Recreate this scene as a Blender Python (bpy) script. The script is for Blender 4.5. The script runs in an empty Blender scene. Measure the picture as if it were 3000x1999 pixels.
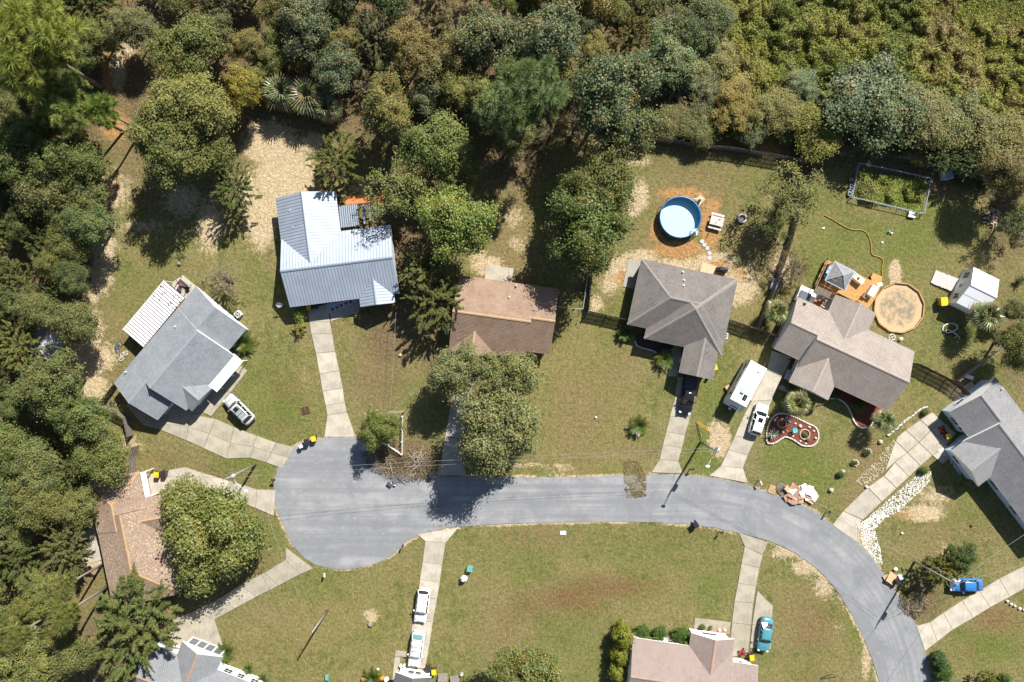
import bpy, math, random
import numpy as np
from mathutils import Vector, Matrix

# ------------------------------------------------------------------ camera, light, exposure
sc = bpy.context.scene
COL = sc.collection
H, FP = 106.2, 2167.0            # flying height in metres, focal length in photo pixels
cam = bpy.data.cameras.new('camera'); cam.lens = 36 * FP / 3000; cam.sensor_width = 36
cam.clip_end = 2000
co = bpy.data.objects.new('camera', cam); COL.objects.link(co); co.location = (0, 0, H)
sc.camera = co
SUN_EL, SUN_DIR = math.radians(44), Vector((0.515, 0.857))
wd = bpy.data.worlds.new('World'); sc.world = wd; wd.use_nodes = True
nt = wd.node_tree; nt.nodes.clear()
sky = nt.nodes.new('ShaderNodeTexSky'); sky.sky_type = 'NISHITA'; sky.sun_disc = False
sky.sun_elevation = SUN_EL; sky.sun_rotation = math.atan2(SUN_DIR.x, SUN_DIR.y)
bg = nt.nodes.new('ShaderNodeBackground'); bg.inputs[1].default_value = 0.055
wo = nt.nodes.new('ShaderNodeOutputWorld')
nt.links.new(sky.outputs[0], bg.inputs[0]); nt.links.new(bg.outputs[0], wo.inputs[0])
sl = bpy.data.lights.new('sun', 'SUN'); sl.energy = 5.0; sl.angle = math.radians(0.5); sl.color = (1, 0.955, 0.88)
so = bpy.data.objects.new('sun', sl); COL.objects.link(so)
d = Vector((-SUN_DIR.x * math.cos(SUN_EL), -SUN_DIR.y * math.cos(SUN_EL), -math.sin(SUN_EL)))
so.rotation_euler = d.to_track_quat('-Z', 'Y').to_euler()
vs = sc.view_settings; vs.view_transform = 'Standard'; vs.look = 'None'; vs.gamma = 1; vs.exposure = 1.0
vs.use_curve_mapping = False
sc.cycles.max_bounces = 6; sc.cycles.diffuse_bounces = 3; sc.cycles.transparent_max_bounces = 8
sc.cycles.caustics_reflective = False; sc.cycles.caustics_refractive = False
random.seed(7); RNG = np.random.default_rng(7)

# ------------------------------------------------------------------ coordinates: survey points (photo pixels at a height) to metres
def W(fx, fy, z=0.0): return Vector(((fx - 1500) * (H - z) / FP, -(fy - 999.5) * (H - z) / FP, z))
def Pt(px, py, z=0.0): return W(px * 1.275, py * 1.275, z)
IM = dict(A=(310, 780, .5583), B=(780, 520, .46875), C=(1240, 740, .4911), D=(1780, 720, .46875), E=(2200, 820, .4689),
          F=(2700, 1080, .5357), G=(220, 1340, .469), H=(360, 1820, .3271), I=(1740, 1780, .3866), J=(1040, 1880, .2677),
          K=(2320, 740, .3125), L=(2700, 760, .2901), M=(2060, 1020, .335), N=(2220, 1170, .1786), O=(1060, 1180, .2902),
          Q=(2560, 1580, .4678))
for r in range(4):
    for c in range(4): IM['%d%d' % (r + 1, c + 1)] = (750 * c, 500 * r, .3189)
IM['43'] = (1500, 1500, .5576); IM['44'] = (2250, 1500, .5576)
def Z(k, x, y, z=0.0): a = IM[k]; return W(a[0] + x * a[2], a[1] + y * a[2], z)
def ang(a, b): return math.atan2(b.y - a.y, b.x - a.x)

# ------------------------------------------------------------------ mesh helpers
class MB:
    def __init__(s): s.v, s.f, s.uv = [], [], None
    def add(s, vs_, fs_):
        o = len(s.v); s.v += [tuple(p) for p in vs_]; s.f += [tuple(i + o for i in f) for f in fs_]; return s
    def box(s, x0, x1, y0, y1, z0, z1, rot=0, piv=(0, 0), taper=0):
        t = taper
        p = [(x0, y0, z0), (x1, y0, z0), (x1, y1, z0), (x0, y1, z0), (x0 + t, y0 + t, z1), (x1 - t, y0 + t, z1), (x1 - t, y1 - t, z1), (x0 + t, y1 - t, z1)]
        if rot:
            c, n = math.cos(rot), math.sin(rot)
            p = [(piv[0] + c * (a - piv[0]) - n * (b - piv[1]), piv[1] + n * (a - piv[0]) + c * (b - piv[1]), z) for a, b, z in p]
        return s.add(p, [(3, 2, 1, 0), (4, 5, 6, 7), (0, 1, 5, 4), (1, 2, 6, 5), (2, 3, 7, 6), (3, 0, 4, 7)])
    def beam(s, a, b, w, h=None):
        a, b = Vector(a), Vector(b); h = h or w; d = (b - a).normalized()
        x = d.cross(Vector((0, 0, 1)));
        if x.length < .01: x = Vector((1, 0, 0))
        x.normalize(); y = x.cross(d)
        p = [q + x * i * w / 2 + y * j * h / 2 for q in (a, b) for i, j in ((-1, -1), (1, -1), (1, 1), (-1, 1))]
        return s.add(p, [(0, 1, 2, 3), (7, 6, 5, 4), (0, 4, 5, 1), (1, 5, 6, 2), (2, 6, 7, 3), (3, 7, 4, 0)])
    def prism(s, pts, z0, z1):
        n = len(pts); a = sum(pts[i][0] * pts[(i + 1) % n][1] - pts[(i + 1) % n][0] * pts[i][1] for i in range(n))
        if a < 0: pts = pts[::-1]
        p = [(q[0], q[1], z0) for q in pts] + [(q[0], q[1], z1) for q in pts]
        return s.add(p, [tuple(range(n))[::-1], tuple(range(n, 2 * n))] + [(i, (i + 1) % n, n + (i + 1) % n, n + i) for i in range(n)])
    def tube(s, path, rad, n=6, cap=True):
        path = [Vector(p) for p in path]; m = len(path)
        if not hasattr(rad, '__len__'): rad = [rad] * m
        vv, ff = [], []
        for i, p in enumerate(path):
            d = (path[min(i + 1, m - 1)] - path[max(i - 1, 0)]).normalized()
            x = d.cross(Vector((0.13, 0.21, 1)));
            if x.length < .02: x = d.cross(Vector((1, 0, 0)))
            x.normalize(); y = d.cross(x)
            for k in range(n):
                t = 2 * math.pi * k / n; vv.append(p + (x * math.cos(t) + y * math.sin(t)) * rad[i])
        for i in range(m - 1):
            for k in range(n):
                k2 = (k + 1) % n; ff.append((i * n + k, i * n + k2, (i + 1) * n + k2, (i + 1) * n + k))
        if cap: ff += [tuple(range(n))[::-1], tuple(range((m - 1) * n, m * n))]
        return s.add(vv, ff)
    def lathe(s, prof, n=20, c=(0, 0)):
        vv = [(c[0] + r * math.cos(2 * math.pi * k / n), c[1] + r * math.sin(2 * math.pi * k / n), z) for r, z in prof for k in range(n)]
        ff = [(i * n + k, i * n + (k + 1) % n, (i + 1) * n + (k + 1) % n, (i + 1) * n + k) for i in range(len(prof) - 1) for k in range(n)]
        return s.add(vv, ff + [tuple(range(n))[::-1], tuple(range((len(prof) - 1) * n, len(prof) * n))])
    def blob(s, c, r, seed=0, sub=1, jit=.18):
        rr = random.Random(seed); vv, ff = [], []
        nu, nv = 8 + 2 * sub, 5 + sub
        for i in range(nv + 1):
            for k in range(nu):
                a, b = math.pi * i / nv, 2 * math.pi * k / nu; j = 1 + (rr.random() - .5) * 2 * jit * (0 if i in (0, nv) else 1)
                vv.append((c[0] + r[0] * j * math.sin(a) * math.cos(b), c[1] + r[1] * j * math.sin(a) * math.sin(b), c[2] + r[2] * math.cos(a) * j))
        for i in range(nv):
            for k in range(nu): ff.append((i * nu + k, (i + 1) * nu + k, (i + 1) * nu + (k + 1) % nu, i * nu + (k + 1) % nu))
        return s.add(vv, ff)
    def mesh(s, name, mat=None, smooth=False):
        m = bpy.data.meshes.new(name); m.from_pydata(s.v, [], s.f)
        if mat: m.materials.append(mat)
        if s.uv:
            l = m.uv_layers.new(name='UVMap'); l.data.foreach_set('uv', np.array(s.uv, 'f').ravel())
        if smooth: m.polygons.foreach_set('use_smooth', [True] * len(m.polygons))
        m.update(); return m
    def build(s, name, mat, parent=None, smooth=False, loc=None):
        return link(name, s.mesh(name, mat, smooth), parent, loc)

def link(name, data, parent=None, loc=None, rz=0):
    o = bpy.data.objects.new(name, data); COL.objects.link(o)
    if parent is not None: o.parent = parent
    if loc is not None: o.location = loc
    if rz: o.rotation_euler.z = rz
    return o
def tag(o, label=None, cat=None, group=None, kind=None):
    if label: o['label'] = label
    if cat: o['category'] = cat
    if group: o['group'] = group
    if kind: o['kind'] = kind
    return o
def thing(name, loc, rz, label, cat, group=None):
    o = bpy.data.objects.new(name, None); COL.objects.link(o); o.location = loc; o.rotation_euler.z = rz
    o.empty_display_size = .3
    return tag(o, label, cat, group)
KIDS = {}
def copy_tree(o, loc=None, rz=None, label=None, group=None):
    def rec(a, parent):
        c = a.copy(); COL.objects.link(c); c.parent = parent
        for ch in a.children: rec(ch, c)
        return c
    c = rec(o, None)
    if loc is not None: c.location = loc
    if rz is not None: c.rotation_euler.z = rz
    if label: c['label'] = label
    if group: c['group'] = group
    return c

# ------------------------------------------------------------------ materials
class NT:
    def __init__(s, name):
        s.m = bpy.data.materials.new(name); s.m.use_nodes = True; s.t = s.m.node_tree; s.t.nodes.clear()
        s.out = s.t.nodes.new('ShaderNodeOutputMaterial'); s.b = s.n('BsdfPrincipled'); s.l(s.b.outputs[0], s.out.inputs[0])
    def n(s, t, **k):
        x = s.t.nodes.new('ShaderNode' + t)
        for a, b in k.items(): setattr(x, a, b)
        return x
    def l(s, a, b): s.t.links.new(a, b)
    def put(s, sock, v):
        if hasattr(v, 'is_linked') or hasattr(v, 'links'): s.l(v, sock)
        elif isinstance(v, tuple) and len(v) == 3 and sock.type == 'RGBA': sock.default_value = v + (1,)
        else: sock.default_value = v
    def mix(s, f, a, b, mode='MIX'):
        x = s.n('Mix', data_type='RGBA', blend_type=mode); s.put(x.inputs[0], f); s.put(x.inputs[6], a); s.put(x.inputs[7], b); return x.outputs[2]
    def math(s, op, a, b=0.0, clamp=False):
        x = s.n('Math', operation=op, use_clamp=clamp); s.put(x.inputs[0], a); s.put(x.inputs[1], b); return x.outputs[0]
    def noise(s, vec, scale, detail=4, rough=.6, dist=0):
        x = s.n('TexNoise'); x.inputs['Scale'].default_value = scale; x.inputs['Detail'].default_value = detail
        x.inputs['Roughness'].default_value = rough; x.inputs['Distortion'].default_value = dist
        if vec is not None: s.l(vec, x.inputs['Vector'])
        return x.outputs['Fac']
    def ramp(s, v, lo, hi):
        x = s.n('MapRange'); x.inputs[1].default_value = lo; x.inputs[2].default_value = hi; s.l(v, x.inputs[0]); return x.outputs[0]
    def obj(s): return s.n('TexCoord').outputs['Object']
    def attr(s, n, typ='GEOMETRY'): return s.n('Attribute', attribute_name=n, attribute_type=typ)
    def bump(s, h, strength=.4, dist=.05):
        x = s.n('Bump'); x.inputs['Strength'].default_value = strength; x.inputs['Distance'].default_value = dist
        s.l(h, x.inputs['Height']); s.l(x.outputs[0], s.b.inputs['Normal'])
    def done(s, col, rough=.7, spec=.3, metal=0.0):
        s.put(s.b.inputs['Base Color'], col); s.put(s.b.inputs['Roughness'], rough)
        s.b.inputs['Specular IOR Level'].default_value = spec; s.b.inputs['Metallic'].default_value = metal; return s.m
MATS = {}
def M(name, col=None, rough=.6, spec=.35, var=.18, scale=3.0, metal=0.0, col2=None, lo=.35, hi=.65, bump=0):
    if name in MATS: return MATS[name]
    a = NT(name); v = a.obj()
    n1, n2 = a.noise(v, scale), a.noise(v, scale * 11, 2)
    dark, light = tuple(c * (1 - var) for c in col), tuple(min(1, c * (1 + var)) for c in col)
    c = a.mix(a.ramp(n1, .3, .7), dark, light)
    c = a.mix(a.math('MULTIPLY', n2, .5), c, tuple(x * (1 - var * 1.2) for x in col))
    if col2: c = a.mix(a.ramp(a.noise(v, scale * 1.7, 6, .7), lo, hi), c, col2)
    if bump: a.bump(n2, bump)
    MATS[name] = a.done(c, rough, spec, metal); return MATS[name]

def shingle_mat(name, c1, c2, stain, amount=.4, mortar=.55, patch=None):
    a = NT(name); uv = a.n('UVMap').outputs[0]
    br = a.n('TexBrick'); a.l(uv, br.inputs['Vector']); br.offset = .5
    for k, v in (('Scale', 1.0), ('Mortar Size', .035), ('Mortar Smooth', .2), ('Bias', 0.0), ('Brick Width', .36), ('Row Height', 1.0)): br.inputs[k].default_value = v
    a.put(br.inputs['Color1'], c1); a.put(br.inputs['Color2'], c2); a.put(br.inputs['Mortar'], tuple(x * mortar for x in c1))
    o = a.obj(); c = br.outputs['Color']
    c = a.mix(a.math('MULTIPLY', a.ramp(a.noise(o, .55, 6, .65), .4, .68), amount), c, stain)
    c = a.mix(a.ramp(a.noise(o, 9, 3), .2, .9), a.mix(1.0, c, (.78, .78, .78), 'MULTIPLY'), c)
    if patch:
        f = a.math('MULTIPLY', a.ramp(a.noise(o, 5.0, 3, .55, .6), .52, .6), a.ramp(a.noise(o, .35, 2), .3, .6)); c = a.mix(f, c, patch)
    a.bump(br.outputs['Fac'], -.3, .02)
    return a.done(c, .85, .2)

def leaf_mat(name, gloss=.45, spec=.4, trans=.25, accent=(.2, .13, .03), acc=.0, hue=.5):
    a = NT(name); oc = a.n('ObjectInfo').outputs['Color']; t = a.attr('tint').outputs['Fac']
    c = a.mix(t, a.mix(1.0, oc, (.62, .66, .6), 'MULTIPLY'), a.mix(1.0, oc, (1.45, 1.38, 1.25), 'MULTIPLY'))
    o = a.obj(); big = a.ramp(a.noise(o, .45, 2), .38, .66)
    c = a.mix(a.math('MULTIPLY', big, hue), c, a.mix(1.0, c, (1.35, 1.12, .62), 'MULTIPLY'))
    if acc: c = a.mix(a.math('MULTIPLY', a.ramp(a.math('ADD', a.noise(o, .9, 3), a.math('MULTIPLY', t, .25)), .62, .78), acc), c, accent)
    a.done(c, gloss, spec)
    tr = a.n('BsdfTranslucent'); a.l(a.mix(1.0, c, (1.1, 1.25, .5), 'MULTIPLY'), tr.inputs[0])
    mx = a.n('MixShader'); mx.inputs[0].default_value = trans
    a.l(a.b.outputs[0], mx.inputs[1]); a.l(tr.outputs[0], mx.inputs[2]); a.l(mx.outputs[0], a.out.inputs[0])
    return a.m

# ------------------------------------------------------------------ ground sheet with painted soil and grass kinds
def smooth_poly(pts, n=6, jit=0.0, closed=True, seed=1):
    r = random.Random(seed); m = len(pts); out = []
    for i in range(m if closed else m - 1):
        p0, p1, p2, p3 = (Vector(pts[(i + k) % m]) if closed else Vector(pts[min(max(i + k, 0), m - 1)]) for k in (-1, 0, 1, 2))
        for k in range(n):
            t = k / n
            q = .5 * ((2 * p1) + (p2 - p0) * t + (2 * p0 - 5 * p1 + 4 * p2 - p3) * t * t + (3 * p1 - p0 - 3 * p2 + p3) * t ** 3)
            if jit: q += Vector((r.uniform(-jit, jit), r.uniform(-jit, jit)))
            out.append(q)
    return out
ROAD_P = [(630, 1130), (637, 1080), (662, 1037), (700, 1015), (750, 1007), (818, 1008), (842, 1030), (890, 1078), (960, 1093), (1080, 1096), (1200, 1097), (1330, 1096), (1450, 1092), (1560, 1091),
          (1640, 1099), (1720, 1115), (1800, 1145), (1870, 1174), (1912, 1206), (1972, 1246), (2030, 1318), (2078, 1390), (2112, 1455), (2132, 1520), (2142, 1600), (2150, 1720),
          (2036, 1720), (2026, 1600), (2012, 1540), (1986, 1470), (1950, 1400), (1902, 1332), (1842, 1281), (1776, 1247), (1698, 1225), (1600, 1207), (1500, 1200), (1350, 1199), (1200, 1202), (1100, 1207),
          (1005, 1217), (942, 1240), (900, 1276), (850, 1299), (790, 1308), (735, 1301), (695, 1278), (670, 1247), (655, 1215), (638, 1178)]
road_pts = [Pt(*p).to_2d() for p in ROAD_P]
road_s = smooth_poly(road_pts, 8, .06, seed=3)

def dist_poly(X, Y, pts):
    d = np.full(X.shape, 1e9)
    for i in range(len(pts)):
        a, b = pts[i], pts[(i + 1) % len(pts)]; dx, dy = b[0] - a[0], b[1] - a[1]
        t = np.clip(((X - a[0]) * dx + (Y - a[1]) * dy) / (dx * dx + dy * dy + 1e-9), 0, 1)
        d = np.minimum(d, np.hypot(X - a[0] - t * dx, Y - a[1] - t * dy))
    return d
def inside(X, Y, pts):
    r = np.zeros(X.shape, bool); n = len(pts)
    for i in range(n):
        a, b = pts[i], pts[(i + 1) % n]
        c = ((a[1] > Y) != (b[1] > Y)) & (X < (b[0] - a[0]) * (Y - a[1]) / (b[1] - a[1] + 1e-12) + a[0]); r ^= c
    return r
def vnoise(X, Y, s, seed):
    g = np.random.default_rng(seed).random((64, 64)); x, y = X / s + 500, Y / s + 500
    i, j = np.floor(x).astype(int), np.floor(y).astype(int); fx, fy = x - i, y - j
    fx, fy = fx * fx * (3 - 2 * fx), fy * fy * (3 - 2 * fy); g_ = lambda a, b: g[a % 64, b % 64]
    return (g_(i, j) * (1 - fx) + g_(i + 1, j) * fx) * (1 - fy) + (g_(i, j + 1) * (1 - fx) + g_(i + 1, j + 1) * fx) * fy

BLOBS = dict(
 S=[(620, 330, 60, 50, .9), (655, 420, 70, 90, .9), (600, 500, 40, 80, .75), (720, 330, 50, 30, .6), (570, 440, 30, 60, .6), (240, 600, 25, 70, .8), (215, 650, 20, 50, .8), (205, 760, 30, 45, 1), (190, 835, 45, 50, 1),
    (230, 560, 40, 40, .7), (240, 820, 40, 40, .55), (215, 890, 40, 40, .6), (330, 520, 110, 22, .4), (255, 440, 60, 60, .5), (225, 420, 25, 50, .6), (300, 90, 26, 40, .7), (270, 160, 24, 60, .6), (480, 520, 40, 80, .55), (420, 460, 60, 50, .5),
    (1470, 450, 25, 45, .6), (1455, 480, 16, 24, .7), (1640, 600, 60, 25, .65), (1690, 660, 55, 45, .75), (1560, 612, 80, 22, .6), (1430, 625, 34, 40, .75), (1400, 655, 30, 30, .5), (1640, 640, 40, 30, .8), (1370, 700, 20, 30, .5), (1480, 590, 50, 20, .6), (1470, 370, 40, 20, .4),
    (2057, 628, 13, 28, 1.1), (1800, 610, 30, 50, .55), (1790, 640, 30, 40, .4), (1655, 1010, 28, 42, .75), (1640, 985, 20, 24, .5), (1850, 1305, 34, 18, .7), (1895, 1345, 30, 40, .5), (1990, 1520, 14, 60, .5), (1800, 1270, 40, 20, .5),
    (215, 1262, 30, 45, 1.2), (180, 1170, 30, 40, .35), (230, 1010, 40, 30, .4), (300, 1020, 40, 25, .4), (700, 870, 8, 90, .3), (1150, 1070, 200, 10, .4), (1290, 1075, 40, 16, .4), (860, 950, 40, 12, .35), (2050, 740, 30, 14, .5), (2170, 1260, 30, 30, .3), (1980, 1270, 25, 60, .9),
    (2240, 1080, 30, 20, .35), (2200, 900, 30, 18, .6), (1120, 610, 40, 25, .7), (1100, 590, 30, 20, .5), (1190, 560, 30, 30, .4), (1180, 500, 30, 40, .4), (852, 1415, 22, 20, .55), (840, 430, 60, 30, .4), (1520, 1075, 30, 8, .4), (2150, 1140, 60, 30, .45), (2120, 1180, 50, 20, .8), (1720, 640, 30, 60, .35), (1930, 1440, 30, 20, .3), (2075, 1080, 18, 30, .4)],
 O=[(1560, 572, 55, 20, 1.1), (1507, 530, 14, 26, .9), (1632, 520, 22, 60, 1), (1565, 445, 65, 14, .8), (1640, 470, 20, 20, .7), (1430, 640, 26, 24, .6), (1650, 610, 26, 16, .7), (1700, 630, 20, 24, .5), (245, 170, 14, 60, .8), (265, 290, 40, 40, .7), (240, 420, 50, 60, .4), (150, 690, 30, 60, .4), (150, 1380, 20, 60, .5), (60, 1500, 60, 40, .5), (170, 1500, 50, 40, .5), (1730, 1130, 18, 10, .5), (2080, 1185, 30, 16, .5), (1850, 1085, 10, 10, .5), (2060, 750, 50, 20, .4), (110, 1545, 60, 20, .5), (300, 1345, 60, 10, .3), (2085, 980, 20, 14, .4), (230, 1240, 14, 14, .3)],
 D=[(1330, 950, 90, 130, .62), (1420, 860, 60, 80, .5), (860, 860, 60, 110, .6), (1170, 570, 70, 90, .8), (1600, 430, 150, 100, .5), (1500, 560, 60, 60, .5), (1720, 560, 70, 90, .55), (190, 1290, 50, 130, .8), (260, 1060, 90, 50, .55), (240, 860, 70, 60, .55), (640, 460, 90, 150, .6), (770, 400, 90, 60, .6), (380, 700, 120, 160, .3), (300, 780, 60, 60, .45), (650, 1410, 120, 40, .3), (600, 1500, 140, 60, .4), (1150, 1450, 70, 100, .55), (1250, 1250, 200, 40, .35), (1600, 1270, 150, 60, .3), (2280, 1420, 80, 40, .7), (2180, 1240, 150, 60, .45), (2000, 480, 150, 40, .3), (2250, 620, 90, 120, .4), (1850, 1420, 70, 80, .55), (1180, 430, 60, 60, .6), (1450, 1040, 80, 30, .5), (760, 760, 30, 60, .5), (850, 640, 30, 100, .4), (2000, 1070, 40, 80, .7), (1960, 1130, 30, 60, .5), (2180, 870, 90, 40, .4), (1230, 1060, 50, 20, .4), (400, 1055, 80, 30, .4), (2090, 1420, 40, 60, .5), (950, 1330, 60, 60, .25)],
 L=[(2060, 560, 220, 120, .45), (1900, 560, 100, 140, .45), (1860, 1080, 110, 60, .6), (1830, 1040, 60, 80, .5), (2050, 1050, 60, 50, .4), (660, 940, 70, 60, .65), (600, 900, 60, 80, .5), (580, 640, 40, 90, .4), (350, 660, 70, 90, .45), (1200, 1000, 50, 60, .45), (1620, 1040, 40, 50, .75), (1640, 930, 40, 80, .6), (1560, 1270, 160, 50, .45), (1640, 1330, 60, 60, .5), (1240, 1260, 180, 30, .35), (1180, 1290, 90, 60, .35), (1000, 1290, 50, 60, .3), (560, 1065, 60, 20, .8), (610, 1080, 30, 30, .7), (630, 1240, 30, 40, .6), (1580, 370, 160, 40, .5), (1330, 1490, 90, 70, .4), (800, 1340, 120, 40, .25), (2280, 1480, 70, 60, .7), (2230, 1200, 60, 30, .3), (2200, 1330, 60, 40, .5), (2230, 740, 60, 60, .3), (2270, 850, 60, 40, .5), (1450, 690, 30, 40, .55), (1960, 1460, 30, 60, .4), (1540, 560, 40, 40, .4), (980, 1180, 10, 10, 0), (2160, 770, 60, 30, .4), (1790, 660, 30, 40, .4), (2130, 480, 60, 40, .5)],
 R=[(1390, 1350, 140, 36, .75), (1310, 1375, 110, 40, .8), (1300, 1390, 60, 22, .5), (1870, 1440, 70, 70, .5), (1820, 1380, 50, 40, .35), (2230, 1500, 50, 30, .4), (1230, 1390, 70, 50, .6), (1170, 1440, 40, 60, .4), (1560, 1230, 120, 20, .4), (1230, 1230, 120, 20, .45), (2290, 1420, 60, 40, .6), (660, 900, 60, 50, .45), (640, 980, 40, 30, .4), (380, 1050, 60, 20, .35), (1470, 1370, 60, 30, .35), (1870, 1560, 60, 40, .4), (1600, 1215, 60, 10, .5), (1310, 1060, 60, 20, .35), (700, 1040, 30, 10, .3)],
 M=[(80, 700, 130, 800, 1.1), (160, 960, 60, 120, .7), (130, 1300, 60, 300, .8), (100, 200, 180, 300, 1.0), (420, 160, 260, 220, 1.0), (900, 130, 400, 200, 1.1), (1500, 120, 500, 210, 1.1), (2150, 180, 420, 210, 1.1), (1180, 350, 90, 80, .9), (930, 560, 90, 200, .7), (380, 400, 150, 120, .5), (1350, 480, 90, 160, .5), (900, 770, 70, 90, .8), (870, 880, 90, 70, .4), (1000, 820, 40, 90, .6), (470, 1250, 130, 150, .9), (300, 1500, 180, 100, .9), (930, 1050, 110, 50, .8), (870, 1000, 60, 60, .5), (1090, 960, 100, 140, .5), (2120, 1380, 60, 60, .7), (2190, 1310, 60, 40, .5), (2310, 500, 60, 130, .6), (2120, 410, 200, 40, .8), (1870, 390, 60, 30, .6), (1790, 620, 40, 70, .6), (1790, 720, 40, 60, .5), (2330, 800, 40, 140, .6), (1330, 650, 60, 50, .4), (660, 330, 90, 20, .4)])
fx = np.arange(-84, 84.01, .42); fy = np.arange(-58, 58.01, .42)
gx = np.concatenate([[-500, -300, -180, -120, -95], fx, [95, 120, 180, 300, 500]]); gy = np.concatenate([[-500, -300, -160, -100, -68], fy, [68, 100, 160, 300, 500]])
GX, GY = np.meshgrid(gx, gy); nx, ny = len(gx), len(gy)
k0 = H / FP * 1.275
PX, PY = GX / k0 + 1176.5, -GY / k0 + 784
layers = {}
for key, bl in BLOBS.items():
    a = np.zeros(GX.shape)
    for x, y, rx, ry, s in bl:
        q = ((PX - x) / rx) ** 2 + ((PY - y) / ry) ** 2; a = np.maximum(a, s * np.exp(-q * .9) * 1.25)
    layers[key] = np.clip(a * (1.12 if key == 'S' else 1), 0, 1)
out = (PX < -40) | (PX > 2400) | (PY < -40) | (PY > 1640)
far = np.clip(np.maximum(np.abs(PX - 1176) - 1230, np.abs(PY - 784) - 840) / 150, 0, 1)
layers['M'] = np.maximum(layers['M'], far * .9)
dr = dist_poly(GX, GY, road_pts)
layers['S'] = np.maximum(layers['S'], np.exp(-(dr / .45) ** 2) * (.35 + .6 * vnoise(GX, GY, 2.2, 5)))
layers['mow'] = np.clip(np.maximum(np.exp(-(((PX - 1330) / 130) ** 2 + ((PY - 930) / 180) ** 2) ** 2), .7 * np.exp(-(((PX - 800) / 150) ** 2 + ((PY - 1440) / 110) ** 2) ** 2)), 0, 1)
gz = -.07 + .05 * vnoise(GX, GY, 1.7, 11) * (np.abs(GX) < 90)
gm = bpy.data.meshes.new('ground')
V = np.stack([GX.ravel(), GY.ravel(), gz.ravel()], 1).astype('f'); I = np.arange(nx * ny).reshape(ny, nx)
F4 = np.stack([I[:-1, :-1], I[:-1, 1:], I[1:, 1:], I[1:, :-1]], -1).reshape(-1, 4)
def np_mesh(m, V, F4):
    m.vertices.add(len(V)); m.vertices.foreach_set('co', np.ascontiguousarray(V, 'f').ravel())
    m.loops.add(F4.size); m.loops.foreach_set('vertex_index', F4.astype('i').ravel())
    m.polygons.add(len(F4)); m.polygons.foreach_set('loop_start', np.arange(0, F4.size, F4.shape[1], dtype='i'))
    m.polygons.foreach_set('loop_total', np.full(len(F4), F4.shape[1], 'i')); m.update(calc_edges=True)
np_mesh(gm, V, F4); gm.polygons.foreach_set('use_smooth', [True] * len(gm.polygons))
for nm, ks in (('ga', ('S', 'O', 'D')), ('gb', ('L', 'R', 'M')), ('gc', ('mow', 'mow', 'mow'))):
    at = gm.attributes.new(nm, 'FLOAT_COLOR', 'POINT')
    at.data.foreach_set('color', np.stack([layers[k].ravel() for k in ks] + [np.ones(nx * ny)], 1).astype('f').ravel())
a = NT('ground_soil_and_grass'); o = a.obj()
mp = a.n('Mapping'); a.l(o, mp.inputs[0]); mp.inputs['Rotation'].default_value = (0, 0, .55); mp.inputs['Scale'].default_value = (1, .4, 1)
n_big, n_mid, n_fine, n_blade = a.noise(o, .16, 5, .6), a.noise(o, .9, 6, .68), a.noise(o, 5, 5, .75), a.noise(mp.outputs[0], 7, 4, .8)
c = a.mix(a.ramp(n_mid, .36, .64), (.118, .132, .042), (.212, .2, .076))
c = a.mix(a.ramp(n_big, .42, .58), c, a.mix(.6, c, (.25, .2, .1)))
sa, sb, sm = a.n('SeparateColor'), a.n('SeparateColor'), a.n('SeparateColor')
a.l(a.attr('ga').outputs['Color'], sa.inputs[0]); a.l(a.attr('gb').outputs['Color'], sb.inputs[0]); a.l(a.attr('gc').outputs['Color'], sm.inputs[0])
def layer(c, w, col, amp, k, nz):
    f = a.math('ADD', w, a.math('MULTIPLY', a.math('SUBTRACT', nz, .5), amp)); return a.mix(a.ramp(f, .5 - k, .5 + k), c, col)
wv = a.n('TexWave', wave_type='BANDS', bands_direction='X'); wv.inputs['Scale'].default_value = .28; wv.inputs['Distortion'].default_value = 1.2; wv.inputs['Detail'].default_value = 3
a.l(o, wv.inputs['Vector'])
c = a.mix(a.math('MULTIPLY', a.math('MULTIPLY', wv.outputs['Fac'], sm.outputs[0]), .55), c, (.235, .2, .06))
c = layer(c, sb.outputs[0], a.mix(n_fine, (.09, .125, .026), (.18, .2, .055)), 1.3, .35, n_mid)
c = layer(c, sa.outputs[2], a.mix(n_fine, (.17, .13, .058), (.275, .21, .112)), 1.4, .32, n_mid)
n_mix = a.math('ADD', a.math('MULTIPLY', n_mid, .45), a.math('MULTIPLY', a.noise(o, 3.2, 4, .75), .55))
c = layer(c, a.math('MULTIPLY', sb.outputs[1], .72), a.mix(n_fine, (.11, .055, .026), (.26, .165, .085)), 2.6, .3, n_mix)
c = layer(c, sb.outputs[2], a.mix(a.ramp(n_fine, .3, .7), (.1, .075, .042), (.24, .175, .1)), 1.1, .3, n_mid)
c = layer(c, sa.outputs[0], a.mix(a.ramp(n_fine, .3, .7), (.37, .28, .175), (.62, .5, .35)), 1.9, .14, a.noise(o, 1.5, 8, .8))
c = layer(c, sa.outputs[1], a.mix(n_fine, (.33, .175, .075), (.47, .28, .125)), 1.5, .2, a.noise(o, 1.3, 8, .75))
c = a.mix(a.ramp(n_blade, .3, .72), a.mix(1.0, c, (.6, .62, .58), 'MULTIPLY'), a.mix(1.0, c, (1.2, 1.18, 1.16), 'MULTIPLY'))
c = a.mix(a.ramp(a.noise(o, 13, 2, .5), .66, .72), c, a.mix(.4, c, (.4, .34, .24)))
n_tuft = a.noise(o, 2.3, 7, .82)
c = a.mix(a.ramp(n_tuft, .38, .62), a.mix(1.0, c, (.7, .72, .66), 'MULTIPLY'), a.mix(1.0, c, (1.3, 1.28, 1.26), 'MULTIPLY'))
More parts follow.
